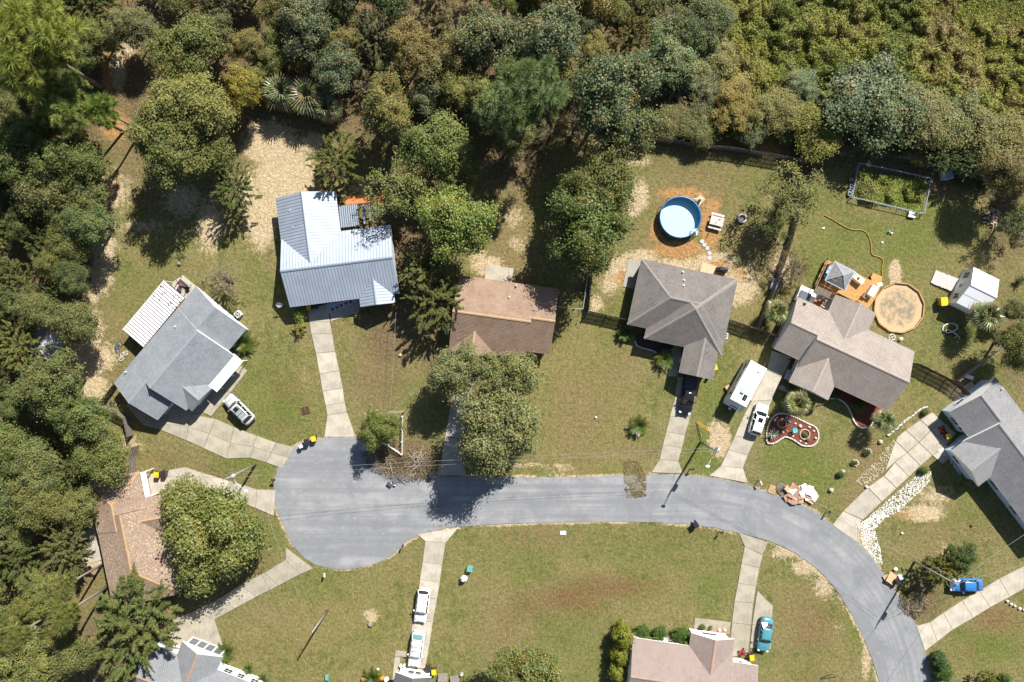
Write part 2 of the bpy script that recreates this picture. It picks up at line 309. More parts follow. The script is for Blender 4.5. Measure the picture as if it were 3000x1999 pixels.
a.bump(a.math('ADD', a.math('MULTIPLY', n_tuft, 1.6), a.math('ADD', a.math('MULTIPLY', n_blade, .7), n_fine)), .9, .16)
gm.materials.append(a.done(c, .95, .1))
tag(link('ground', gm), 'mown lawns and bare sandy soil of the neighbourhood', kind='structure')

# ------------------------------------------------------------------ road, driveways, paths
a = NT('asphalt'); o = a.obj()
rc = Pt(1600, 1640)
sx = a.n('SeparateXYZ'); a.l(o, sx.inputs[0])
dx = a.math('MAXIMUM', a.math('SUBTRACT', sx.outputs[0], rc.x), 0.0); dy = a.math('SUBTRACT', sx.outputs[1], rc.y)
q = a.math('SQRT', a.math('ADD', a.math('MULTIPLY', dx, dx), a.math('MULTIPLY', dy, dy)))
cb = a.n('CombineXYZ'); a.l(a.math('MULTIPLY', q, 1.1), cb.inputs[0]); a.l(a.math('MULTIPLY', sx.outputs[0], .035), cb.inputs[1])
streak = a.noise(cb.outputs[0], .8, 4, .6); big = a.noise(o, .28, 6, .68, .4); fine = a.noise(o, 14, 3, .8); mid = a.noise(o, 1.8, 5, .7)
c = a.mix(a.ramp(big, .36, .64), (.172, .178, .187), (.272, .274, .277))
c = a.mix(a.math('MULTIPLY', a.ramp(streak, .4, .6), .8), c, (.165, .172, .185))
c = a.mix(a.math('MULTIPLY', a.ramp(mid, .56, .75), .55), c, (.34, .34, .34))
c = a.mix(a.ramp(a.noise(o, .55, 7, .75), .66, .76), c, (.36, .33, .28))
c = a.mix(a.ramp(a.noise(o, .4, 7, .7, 1.5), .3, .2), c, (.13, .135, .14))
c = a.mix(fine, a.mix(1.0, c, (.8, .8, .8), 'MULTIPLY'), a.mix(1.0, c, (1.17, 1.17, 1.17), 'MULTIPLY'))
a.bump(fine, .3, .02); asphalt = a.done(c, .9, .2)
mb = MB(); mb.prism([(p.x, p.y) for p in road_s], -.05, .02)
o_ = mb.build('road', asphalt); tag(o_, 'worn grey asphalt street ending in a turning circle', kind='structure')
rm = M('road_patch_asphalt', (.13, .135, .14), .9, .2, .3, 2)

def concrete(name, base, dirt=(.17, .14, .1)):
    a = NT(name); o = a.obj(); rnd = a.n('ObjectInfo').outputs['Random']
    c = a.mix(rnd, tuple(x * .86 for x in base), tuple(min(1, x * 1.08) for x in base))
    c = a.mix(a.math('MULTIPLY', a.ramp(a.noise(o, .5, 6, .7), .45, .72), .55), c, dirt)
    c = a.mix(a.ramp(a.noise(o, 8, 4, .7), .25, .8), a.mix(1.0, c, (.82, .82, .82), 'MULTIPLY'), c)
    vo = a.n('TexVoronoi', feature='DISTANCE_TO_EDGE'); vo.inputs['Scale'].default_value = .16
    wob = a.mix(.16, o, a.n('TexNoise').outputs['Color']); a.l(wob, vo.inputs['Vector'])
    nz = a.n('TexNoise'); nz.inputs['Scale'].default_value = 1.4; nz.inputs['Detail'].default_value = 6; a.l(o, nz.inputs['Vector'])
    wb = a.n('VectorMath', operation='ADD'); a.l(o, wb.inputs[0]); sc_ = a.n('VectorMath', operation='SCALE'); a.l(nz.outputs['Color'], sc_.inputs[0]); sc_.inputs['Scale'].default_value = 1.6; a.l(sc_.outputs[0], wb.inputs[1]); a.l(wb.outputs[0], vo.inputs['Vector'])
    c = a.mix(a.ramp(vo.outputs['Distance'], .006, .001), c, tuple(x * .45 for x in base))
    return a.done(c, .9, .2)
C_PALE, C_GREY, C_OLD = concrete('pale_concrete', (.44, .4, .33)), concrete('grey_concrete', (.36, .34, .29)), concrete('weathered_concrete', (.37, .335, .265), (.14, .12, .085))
def shrink(pts, g):
    c = sum((Vector(p).to_2d() for p in pts), Vector((0, 0))) / len(pts)
    return [Vector(p).to_2d() + (c - Vector(p).to_2d()).normalized() * g for p in pts]
def slabs(name, label, quads, mat, top=.045, gap=.035):
    root = tag(thing(name, (0, 0, 0), 0, None, None), label, kind='structure')
    for i, q in enumerate(quads):
        q = [Vector(p).to_2d() for p in q]; c = sum(q, Vector((0, 0))) / len(q); m = MB()
        m.prism([tuple(p - c) for p in shrink(q, gap)], -.1, top + .004 * (i % 3)); m.build('slab', mat, root, loc=(c.x, c.y, 0))
    return root
def strip(L, R, mid=False):
    q = []
    for i in range(len(L) - 1):
        if mid:
            m0, m1 = (L[i] + R[i]) / 2, (L[i + 1] + R[i + 1]) / 2; q += [(L[i], m0, m1, L[i + 1]), (m0, R[i], R[i + 1], m1)]
        else: q.append((L[i], R[i], R[i + 1], L[i + 1]))
    return q
def PP(l): return [Pt(*p) for p in l]
def ZZ(k, l): return [Z(k, *p) for p in l]
T = PP([(387, 960), (438, 952), (495, 963), (538, 982), (590, 1002), (635, 1018), (678, 1028)]); B = PP([(370, 988), (428, 1012), (468, 1030), (521, 1054), (575, 1052), (612, 1063), (648, 1076)])
slabs('driveway', 'cracked grey concrete driveway fanning out beside the blue grey shingled house', strip(T, B, True) + [ZZ('31', q) for q in ([(2275, 270), (2195, 215), (2030, 440), (2120, 470)], [(2120, 470), (2030, 440), (1868, 655), (1940, 690)], [(1155, 590), (1320, 775), (1478, 815), (1552, 703), (1480, 560), (1300, 470)], [(1552, 703), (1868, 655), (2030, 440), (1700, 380), (1480, 560)], [(1552, 705), (1755, 782), (1868, 658)])], C_OLD)
a_, b_ = [(475, 1270), (490, 1390), (508, 1500)], [(655, 1225), (680, 1388), (700, 1500)]
L = ZZ('22', a_) + ZZ('32', [(550, 112), (585, 300), (612, 460), (640, 590), (655, 680), (628, 880)]); R = ZZ('22', b_) + ZZ('32', [(727, 95), (765, 270), (797, 430), (815, 560), (838, 655), (917, 880)])
slabs('driveway', 'long pale concrete driveway running from the metal roofed house to the turning circle', strip(L, R), C_PALE)
po = slabs('patio', 'porch slab with red diamonds in front of the metal roofed house', [ZZ('22', [(660, 1220), (955, 1180), (955, 1300), (690, 1385)])], C_GREY)
mt = MB(); mt.prism([(p.x, p.y) for p in ZZ('22', [(652, 1225), (950, 1178), (915, 1212), (665, 1316)])], .05, .07); mt.build('porch_mat', M('mat_white_blue', (.55, .6, .66), .8, .2, .3, 2, col2=(.3, .36, .42)), po)
for x, y in ((745, 1258), (786, 1240), (828, 1221), (870, 1206), (705, 1276)):
    c = Z('22', x, y); m = MB(); r_ = .3; m.prism([(-r_, 0), (0, -r_), (r_, 0), (0, r_)], .07, .08); m.build('diamond', M('red_tile', (.3, .06, .045)), po, loc=(c.x, c.y, 0))
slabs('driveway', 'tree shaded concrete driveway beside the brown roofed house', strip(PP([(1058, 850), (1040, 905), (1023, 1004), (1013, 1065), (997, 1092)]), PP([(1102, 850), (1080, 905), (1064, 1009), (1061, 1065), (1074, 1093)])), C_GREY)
L = ZZ('33', [(1520, 330), (1500, 510), (1450, 690), (1415, 830), (1385, 950), (1355, 1085), (1280, 1205)]); R = ZZ('33', [(1720, 330), (1685, 510), (1640, 690), (1590, 860), (1565, 980), (1530, 1100), (1570, 1215)])
slabs('driveway', 'narrow concrete driveway under the black pickup truck', strip(L, R) + [ZZ('33', [(1480, 40), (1560, 60), (1518, 325), (1428, 325)])], C_OLD)
slabs('patio', 'grey concrete slab left of the dark hip roofed house', [ZZ('23', [(1070, 815), (1190, 825), (1130, 1095), (1015, 1065)])], C_GREY)
slabs('patio', 'tan patio slab with the covered grill behind the dark hip roofed house', [ZZ('23', [(1745, 838), (1898, 885), (1880, 985), (1720, 945)])], M('tan_slab', (.5, .37, .24), .9, .2, .1))
L = ZZ('M', [(557, 190), (420, 465), (355, 590), (275, 770)]) + PP([(1674, 1034), (1656, 1071), (1630, 1093)]); R = ZZ('M', [(690, 255), (600, 455), (535, 615), (460, 790)]) + PP([(1718, 1046), (1707, 1076), (1719, 1110)])
slabs('driveway', 'pale concrete driveway with the travel trailer and the white crossover', strip(L, R) + [ZZ('M', q) for q in ([(600, 20), (775, 85), (690, 255), (557, 190)], [(405, 118), (557, 190), (420, 465), (300, 400)], [(650, 350), (680, 322), (800, 370), (770, 410)])], C_PALE)
D6 = [[(1510, 650), (1585, 720), (1500, 815), (1400, 720)], [(1400, 720), (1500, 815), (1385, 930), (1265, 815)], [(1265, 815), (1185, 880), (1170, 915), (1280, 1020), (1385, 930)], [(1170, 915), (1280, 1020), (1165, 1110), (1075, 1190)],
      [(1500, 815), (1640, 950), (1510, 1050), (1385, 930)], [(1385, 930), (1510, 1050), (1400, 1145), (1280, 1020)], [(1280, 1020), (1400, 1145), (1295, 1245), (1165, 1110)], [(1165, 1110), (1295, 1245), (1180, 1350), (1065, 1235)], [(1065, 1235), (1180, 1350), (1045, 1475), (915, 1340)], [(915, 1340), (1045, 1475), (870, 1640), (690, 1560)], [(1640, 950), (1510, 1050), (1600, 1130), (1730, 1030)], [(1585, 720), (1500, 815), (1640, 950), (1730, 850)]]
slabs('driveway', 'wide concrete driveway with weedy joints leading to the grey house on the right', [ZZ('34', q) for q in D6] + [PP([(1937, 1174), (1981, 1194), (1970, 1213), (1969, 1246), (1912, 1206)])], C_PALE, gap=.06)
L = ZZ('42', [(1480, 205), (1555, 270), (1530, 460), (1505, 620), (1490, 780), (1440, 990), (1420, 1200), (1390, 1430)]); R = ZZ('42', [(1860, 145), (1742, 285), (1710, 485), (1690, 645), (1665, 800), (1625, 1010), (1595, 1215), (1555, 1440)])
slabs('driveway', 'straight concrete driveway holding the two white suvs', strip(L, R), C_PALE)
slabs('path', 'short grey path beside the lower white suv', [ZZ('42', q) for q in ([(1280, 1270), (1385, 1283), (1385, 1335), (1325, 1330), (1275, 1330)], [(1275, 1334), (1325, 1334), (1300, 1640), (1240, 1640)])], C_OLD)
slabs('driveway', 'old concrete driveway beside the teal car', [ZZ('43', q) for q in ([(1190, 108), (1345, 160), (1316, 225), (1222, 180)], [(1222, 180), (1318, 228), (1300, 295), (1205, 270)], [(1205, 270), (1300, 295), (1283, 388), (1187, 375)], [(1187, 375), (1283, 388), (1268, 478), (1168, 470)], [(1168, 470), (1268, 478), (1256, 592), (1155, 582)], [(1155, 582), (1256, 592), (1240, 750), (1140, 760)], [(1288, 412), (1345, 470), (1370, 490), (1365, 600), (1262, 592)], [(1262, 592), (1365, 600), (1360, 722), (1250, 715)])] + [ZZ('43', [(960, 556), (1152, 580), (1145, 612), (955, 612)])], C_OLD)
slabs('driveway', 'concrete driveway climbing right from the street below the blue car', strip(ZZ('44', [(780, 600), (850, 580), (920, 530), (1020, 465), (1110, 415), (1215, 350), (1345, 285), (1450, 225)]), ZZ('44', [(826, 730), (890, 680), (970, 618), (1078, 555), (1168, 500), (1270, 445), (1345, 402), (1450, 345)])), C_PALE)
slabs('driveway', 'stained pale concrete driveway above the pink roofed house', [PP(q) for q in ([(332, 1092), (380, 1082), (385, 1122), (345, 1140)], [(380, 1082), (425, 1073), (430, 1122), (385, 1122)], [(425, 1073), (462, 1086), (480, 1120), (430, 1122)], [(462, 1086), (525, 1105), (540, 1148), (480, 1120)], [(525, 1105), (590, 1125), (588, 1168), (540, 1148)], [(590, 1125), (634, 1126), (629, 1186), (588, 1168)])], C_PALE)
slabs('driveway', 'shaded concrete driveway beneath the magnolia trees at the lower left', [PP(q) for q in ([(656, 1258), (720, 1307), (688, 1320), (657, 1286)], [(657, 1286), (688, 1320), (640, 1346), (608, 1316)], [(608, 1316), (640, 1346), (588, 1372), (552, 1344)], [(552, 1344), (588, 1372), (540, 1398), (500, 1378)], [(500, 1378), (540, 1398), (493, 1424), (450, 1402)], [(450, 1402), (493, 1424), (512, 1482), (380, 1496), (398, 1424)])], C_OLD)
slabs('patio', 'cream concrete slab behind the brown roofed house', [ZZ('C', [(370, 70), (540, 95), (530, 200), (365, 175)])], C_PALE)
slabs('patio', 'orange brick patio behind the metal roofed house', [ZZ('22', [(815, 240), (1160, 212), (1200, 300), (822, 318)])], M('orange_brick_floor', (.5, .2, .075), .9, .2, .2, 2))
slabs('patio', 'small patio slab with outdoor chairs behind the striped patio roof', [ZZ('21', [(1680, 958), (1830, 1085), (1720, 1200), (1560, 1040)])], C_PALE)
slabs('path', 'pale patch of concrete beside the pink roofed house', [ZZ('41', [(760, 175), (880, 155), (945, 440), (830, 470), (770, 390)])], C_PALE)
stp = tag(thing('path', (0, 0, 0), 0, None, None), 'stepping stones between pool and dark hip roofed house', kind='structure')
for x, y in ((1745, 650), (1768, 682), (1795, 712), (1814, 757), (1815, 805)):
    c = Z('23', x, y); m = MB(); m.box(-.26, .26, -.26, .26, -.05, .02, rot=x * .7); m.build('stepping_stone', M('blue_stone', (.4, .42, .43), .9), stp, loc=(c.x, c.y, 0))
def gravel(name, label, poly, n, mats, r0=.05, r1=.16):
    P = [Vector(p).to_2d() for p in poly]; xs, ys = [p.x for p in P], [p.y for p in P]; vv = []
    X = RNG.uniform(min(xs), max(xs), n); Y = RNG.uniform(min(ys), max(ys), n); k = inside(X, Y, [tuple(p) for p in P]); X, Y = X[k], Y[k]
    R_ = RNG.uniform(r0, r1, len(X)); A = RNG.uniform(0, 6.28, len(X)); base = np.array([[1, 0, 0], [.2, .8, 0], [-.9, .3, 0], [-.3, -.8, 0], [.1, .1, .6]])
    c_, s_ = np.cos(A), np.sin(A)
    Vx = X[:, None] + R_[:, None] * (c_[:, None] * base[:, 0] - s_[:, None] * base[:, 1]); Vy = Y[:, None] + R_[:, None] * (s_[:, None] * base[:, 0] + c_[:, None] * base[:, 1]); Vz = .0 + R_[:, None] * base[:, 2] + 0 * Vx
    F = np.array([[0, 1, 4], [1, 2, 4], [2, 3, 4], [3, 0, 4]]); me = bpy.data.meshes.new(name)
    np_mesh(me, np.stack([Vx, Vy, Vz], -1).reshape(-1, 3), (np.arange(len(X)) * 5)[:, None, None].repeat(4, 1).repeat(3, 2).reshape(-1, 3) + np.tile(F, (len(X), 1)))
    me.materials.append(mats); return tag(link(name, me), label, kind='stuff')
WHITE_ST = M('white_stone', (.62, .6, .56), .8, .3, .3, 8)
gravel('gravel', 'white landscaping gravel beside the wide driveway on the right', ZZ('34', [(1300, 1290), (1430, 1190), (1500, 1190), (1490, 1290), (1200, 1568), (1010, 1640), (880, 1740), (830, 1700)]), 4800, WHITE_ST, .04, .13)
gravel('gravel', 'white rubble where the right driveway meets the street', ZZ('44', [(470, 70), (560, 10), (640, 20), (560, 90), (590, 200), (600, 280), (570, 270), (500, 180)]), 1900, WHITE_ST, .04, .14)
gravel('gravel', 'white stones under the gable of the grey house on the right', ZZ('34', [(1560, 1000), (1640, 960), (1800, 1180), (1760, 1230), (1650, 1060), (1590, 1050)]), 900, WHITE_ST, .06, .2)
gravel('gravel', 'tan rubble along the left edge of the wide right driveway', ZZ('34', [(1150, 900), (1180, 930), (1060, 1200), (900, 1340), (800, 1290), (960, 1130)]), 1800, M('tan_stone', (.42, .35, .24), .9, .2, .3, 6), .04, .13)
gravel('gravel', 'crumbled pale rubble along the inner curve of the street', ZZ('44', [(0, 190), (130, 240), (260, 340), (380, 470), (450, 560), (510, 650), (480, 640), (390, 520), (300, 440), (180, 330), (80, 280)]), 1600, M('tan_stone'), .04, .13)

# ------------------------------------------------------------------ vegetation
BARK = M('bark', (.16, .125, .09), .95, .1, .4, 6, bump=.5); BARK_P = M('grey_bark', (.24, .21, .18), .95, .1, .35, 6, bump=.5)
L_OAK = leaf_mat('oak_leaf', .55, .2, .14, (.2, .13, .05), .35, .35); L_GLOSS = leaf_mat('glossy_leaf', .5, .3, .12, (.24, .13, .03), .5, .3)
L_NEED = leaf_mat('pine_needle', .55, .25, .2, hue=.45); L_SPRAY = leaf_mat('cedar_spray', .6, .2, .2, (.2, .15, .08), .4, .4); L_DEAD = leaf_mat('dry_leaf', .8, .1, .15, (.3, .24, .17), .6, .3)
L_PALM = leaf_mat('palm_blade', .35, .45, .15, (.35, .27, .1), .5, .15)
def nrm(a): return a / (np.linalg.norm(a, axis=-1, keepdims=True) + 1e-9)
def leaf_mesh(name, P, N, l, w, mat, rng, along=None, tint=None, blunt=False):
    n = len(P); N = nrm(N); A = rng.normal(size=(n, 3)) if along is None else along
    T_ = nrm(A - (A * N).sum(1, keepdims=True) * N); B_ = np.cross(N, T_); l = np.broadcast_to(l, n)[:, None]; w = np.broadcast_to(w, n)[:, None]
    b0 = P - T_ * l * .5; V = np.stack([b0, P + B_ * w * .5 - N * w * .12, P + T_ * l * .5 - N * l * .1, P - B_ * w * .5 - N * w * .12], 1).reshape(-1, 3)
    m = bpy.data.meshes.new(name); np_mesh(m, V, np.arange(4 * n).reshape(-1, 4)); m.materials.append(mat)
    t = np.clip(rng.normal(.42, .24, n) if tint is None else tint, 0, 1)
    at = m.attributes.new('tint', 'FLOAT', 'POINT'); at.data.foreach_set('value', t.repeat(4).astype('f')); return m
def sph(n, rng, zmin=-1.0):
    z = rng.uniform(zmin, 1, n); a = rng.uniform(0, 2 * np.pi, n); r = np.sqrt(1 - z * z); return np.stack([r * np.cos(a), r * np.sin(a), z], 1)
def clump_centres(n, R, hh, cz, rng, zmin=-.3, inner=.35):
    D = sph(n, rng, zmin); ph = rng.uniform(0, 6.28, 6); az = np.arctan2(D[:, 1], D[:, 0])
    lob = 1 + .18 * np.sin(2 * az + ph[0]) + .15 * np.sin(3 * az + ph[1]) + .12 * np.sin(5 * az + ph[2]) + .08 * np.sin(9 * az + ph[3])
    f = np.where(rng.random(n) < inner, rng.uniform(.25, .7, n), rng.uniform(.7, 1.0, n)) * lob
    C = D * f[:, None]; return np.stack([C[:, 0] * R, C[:, 1] * R, cz + C[:, 2] * hh + rng.normal(0, hh * .06, n)], 1), D
def trunk_mesh(name, h, r, tips, mat, rng, lean=(0, 0)):
    mb = MB(); top = Vector((lean[0], lean[1], h)); mb.tube([(0, 0, -.3), (lean[0] * .3, lean[1] * .3, h * .4), top], [r * 1.25, r * .9, r * .5], 8)
    for t in tips:
        s = rng.uniform(.45, .9); p0 = Vector((lean[0] * s, lean[1] * s, h * s)); p2 = Vector(t); p1 = (p0 + p2) / 2 + Vector((0, 0, rng.uniform(-.2, .5)))
        mb.tube([p0, p1, p2], [r * .42, r * .26, r * .08], 5, False)
    return mb.mesh(name, mat, True)
PROTO = {}
def proto(key, R, Ht, hh, nclump, rc, nleaf, ll, lw, mat, seed, style='leaf', zmin=-.3, inner=.35, bare=0, bark=BARK, trunk=.24, rcv=.42):
    rng = np.random.default_rng(seed); cz = Ht - hh; C, D = clump_centres(nclump, R - rc * .6, hh - rc * .5, cz, rng, zmin, inner)
    rr = rc * np.clip(rng.normal(1, rcv, nclump), .45, 1.8)
    if style == 'leaf':
        k = rng.choice(nclump, nleaf, p=rr ** 2 / (rr ** 2).sum()); u = sph(nleaf, rng, -.6); q = rr[k] * (.4 + .65 * rng.random(nleaf) ** .6) * np.where(rng.random(nleaf) < .2, 1.6, 1)
        P = C[k] + u * q[:, None] * np.array([1, 1, .72]); N = u * .55 + D[k] * .25 + np.array([0, 0, .55]) + rng.normal(0, .55, (nleaf, 3))
        s = rng.uniform(.65, 1.3, nleaf); ctint = rng.normal(0, .14, nclump)
        m = leaf_mesh(key + '_crown', P, N, ll * s, lw * s, mat, rng, tint=.4 + ctint[k] + rng.normal(0, .2, nleaf))
    elif style == 'pine':
        per = nleaf // nclump; k = np.repeat(np.arange(nclump), per); n = len(k); ax = nrm(D * .6 + np.array([0, 0, .9]) + rng.normal(0, .25, D.shape))
        u = nrm(ax[k] * .55 + rng.normal(0, .6, (n, 3))); s = rng.uniform(.7, 1.2, n) * ll * rr[k] / rc
        P = C[k] + u * s[:, None] * .5; N = np.array([0, 0, 1.]) + rng.normal(0, .45, (n, 3)); N = N - (N * u).sum(1, keepdims=True) * u; ctint = rng.normal(0, .16, nclump)
        m = leaf_mesh(key + '_crown', P, N, s, lw, mat, rng, along=u, tint=.45 + ctint[k] + rng.normal(0, .15, n))
    else:
        per = nleaf // nclump; k = np.repeat(np.arange(nclump), per); n = len(k); ax = nrm(D + np.array([0, 0, .35]) + rng.normal(0, .3, D.shape))
        t = rng.random(n); L_ = rr * 2.2; side = np.cross(ax, rng.normal(size=ax.shape)); side = nrm(side)
        sg = rng.choice([-1, 1], n); dirn = nrm(ax[k] * .8 + side[k] * sg[:, None] * (.9 - .5 * t[:, None]) + rng.normal(0, .28, (n, 3)))
        base = C[k] - ax[k] * (L_[k] * .45)[:, None] + ax[k] * (L_[k] * t)[:, None] - np.array([0, 0, 1]) * (.25 * L_[k] * t * t)[:, None]
        s = ll * rng.uniform(.6, 1.25, n) * (1.15 - .6 * t); P = base + dirn * s[:, None] * .5; N = np.array([0, 0, .8]) + rng.normal(0, .55, (n, 3)); ctint = rng.normal(0, .12, nclump)
        m = leaf_mesh(key + '_crown', P, N, s, lw, mat, rng, along=dirn, tint=.4 + ctint[k] + .15 * t + rng.normal(0, .16, n))
    tips = [tuple(C[i]) for i in rng.choice(nclump, min(nclump, 7 if not bare else bare), replace=False)]
    t = trunk_mesh(key + '_trunk', max(cz * .95, Ht * .45), trunk, tips, bark, rng)
    PROTO[key] = (m, t, R, cz + hh * .25, Ht)
proto('oak0', 4.6, 12, 3.9, 170, .78, 26000, .27, .17, L_OAK, 1, trunk=.28); proto('oak1', 4.6, 11, 3.5, 130, .9, 25000, .27, .17, L_OAK, 2, trunk=.28); proto('oak2', 4.6, 12, 4.2, 210, .66, 26000, .25, .16, L_OAK, 3)
proto('gloss0', 4.4, 12.5, 4.2, 140, .78, 26000, .29, .16, L_GLOSS, 4); proto('gloss1', 4.4, 11, 3.8, 170, .7, 26000, .27, .16, L_GLOSS, 5)
proto('pine0', 4.4, 15, 3.2, 230, .5, 29900, .75, .05, L_NEED, 6, 'pine', zmin=-.45, bark=BARK_P, trunk=.2); proto('pine1', 3.0, 14, 2.8, 70, .5, 9800, .75, .05, L_NEED, 16, 'pine', zmin=-.8, inner=.5, bark=BARK_P, trunk=.2)
proto('spray0', 4.6, 9, 3.8, 190, .62, 26600, .42, .075, L_SPRAY, 7, 'spray'); proto('spray1', 4.6, 7, 3.0, 150, .75, 25500, .45, .07, L_SPRAY, 8, 'spray', zmin=-.2)
proto('mag0', 3.2, 7, 3.0, 46, .98, 14000, .28, .16, L_GLOSS, 9, rcv=.2); proto('thin0', 4.2, 8, 2.6, 80, .6, 3600, .26, .16, L_OAK, 10, bare=40, bark=BARK_P, trunk=.18)
proto('dead0', 3.4, 6, 2.6, 110, .55, 6500, .45, .03, L_DEAD, 11, 'spray', bare=60, bark=BARK_P, trunk=.15); proto('bush0', 1.0, 1.7, .85, 40, .32, 4200, .15, .08, L_OAK, 12, zmin=-.9, trunk=.05); proto('bush1', 1.0, 1.5, .75, 60, .26, 4200, .2, .035, L_SPRAY, 13, 'spray', zmin=-.5, trunk=.05)
proto('hedge0', 1.3, 3.2, 1.6, 90, .3, 8000, .16, .09, L_OAK, 14, zmin=-1, trunk=.08)
TREES = []
def tree(key, px, py, rp, col, label, cat='tree', name=None, group=None, base=None, hz=1.0):
    if px > 1470 and py < 345 and hz == 1: hz = .5
    cm, tm, R, cz, Ht = PROTO[key]; s = rp * .0625 / R
    for _ in range(2): s = rp * 1.275 * (H - cz * s * hz) / FP / R
    z = cz * s * hz; p = Pt(px, py, z) if base is None else Pt(*base, 0)
    nm = name or {'oak': 'oak_tree', 'gloss': 'broadleaf_tree', 'pine': 'pine_tree', 'spray': 'cedar_tree', 'mag': 'magnolia_tree', 'thin': 'sparse_tree', 'dead': 'bare_shrub', 'bush': 'shrub', 'hedge': 'hedge_shrub'}[key.rstrip('0123456789')]
    r = thing(nm, (p.x, p.y, 0), RNG.uniform(0, 6.28), label, cat, group); r.scale = (s, s, s * hz)
    if base is not None:
        r.rotation_euler.z = 0; q = Pt(px, py, z); tip = (q - p).to_2d() / s
        t2 = trunk_mesh('leaning_trunk', cz * 1.02, .21, [(tip.x + RNG.uniform(-2, 2), tip.y + RNG.uniform(-2, 2), cz + RNG.uniform(-1, 1.5)) for _ in range(9)], BARK_P, RNG, tip); link('trunk', t2, r); link('crown', cm, r, (tip.x, tip.y, 0)).color = (col[0] * FOL * .97, col[1] * FOL, col[2] * FOL * .8 + .006, 1)
    else:
        link('trunk', tm, r); link('crown', cm, r).color = (col[0] * FOL * .97, col[1] * FOL, col[2] * FOL * .8 + .006, 1)
    TREES.append((px, py, rp)); return r
FOL = 1.4
DK, OL, LO, GR, YG, GY, BR = (.05, .07, .024), (.088, .1, .036), (.13, .135, .05), (.062, .098, .026), (.125, .145, .026), (.1, .105, .06), (.13, .1, .05)
tree('pine0', 62, 95, 108, (.16, .18, .05), 'bright yellow green pine filling the top left corner of the photo'); tree('pine0', 148, 232, 66, (.135, .165, .06), 'tall pine with a leaning pale trunk over the sandy track', base=(284, 303)); tree('pine1', 232, 250, 46, (.095, .135, .035), 'wispy low pine boughs beside the leaning pine trunk')
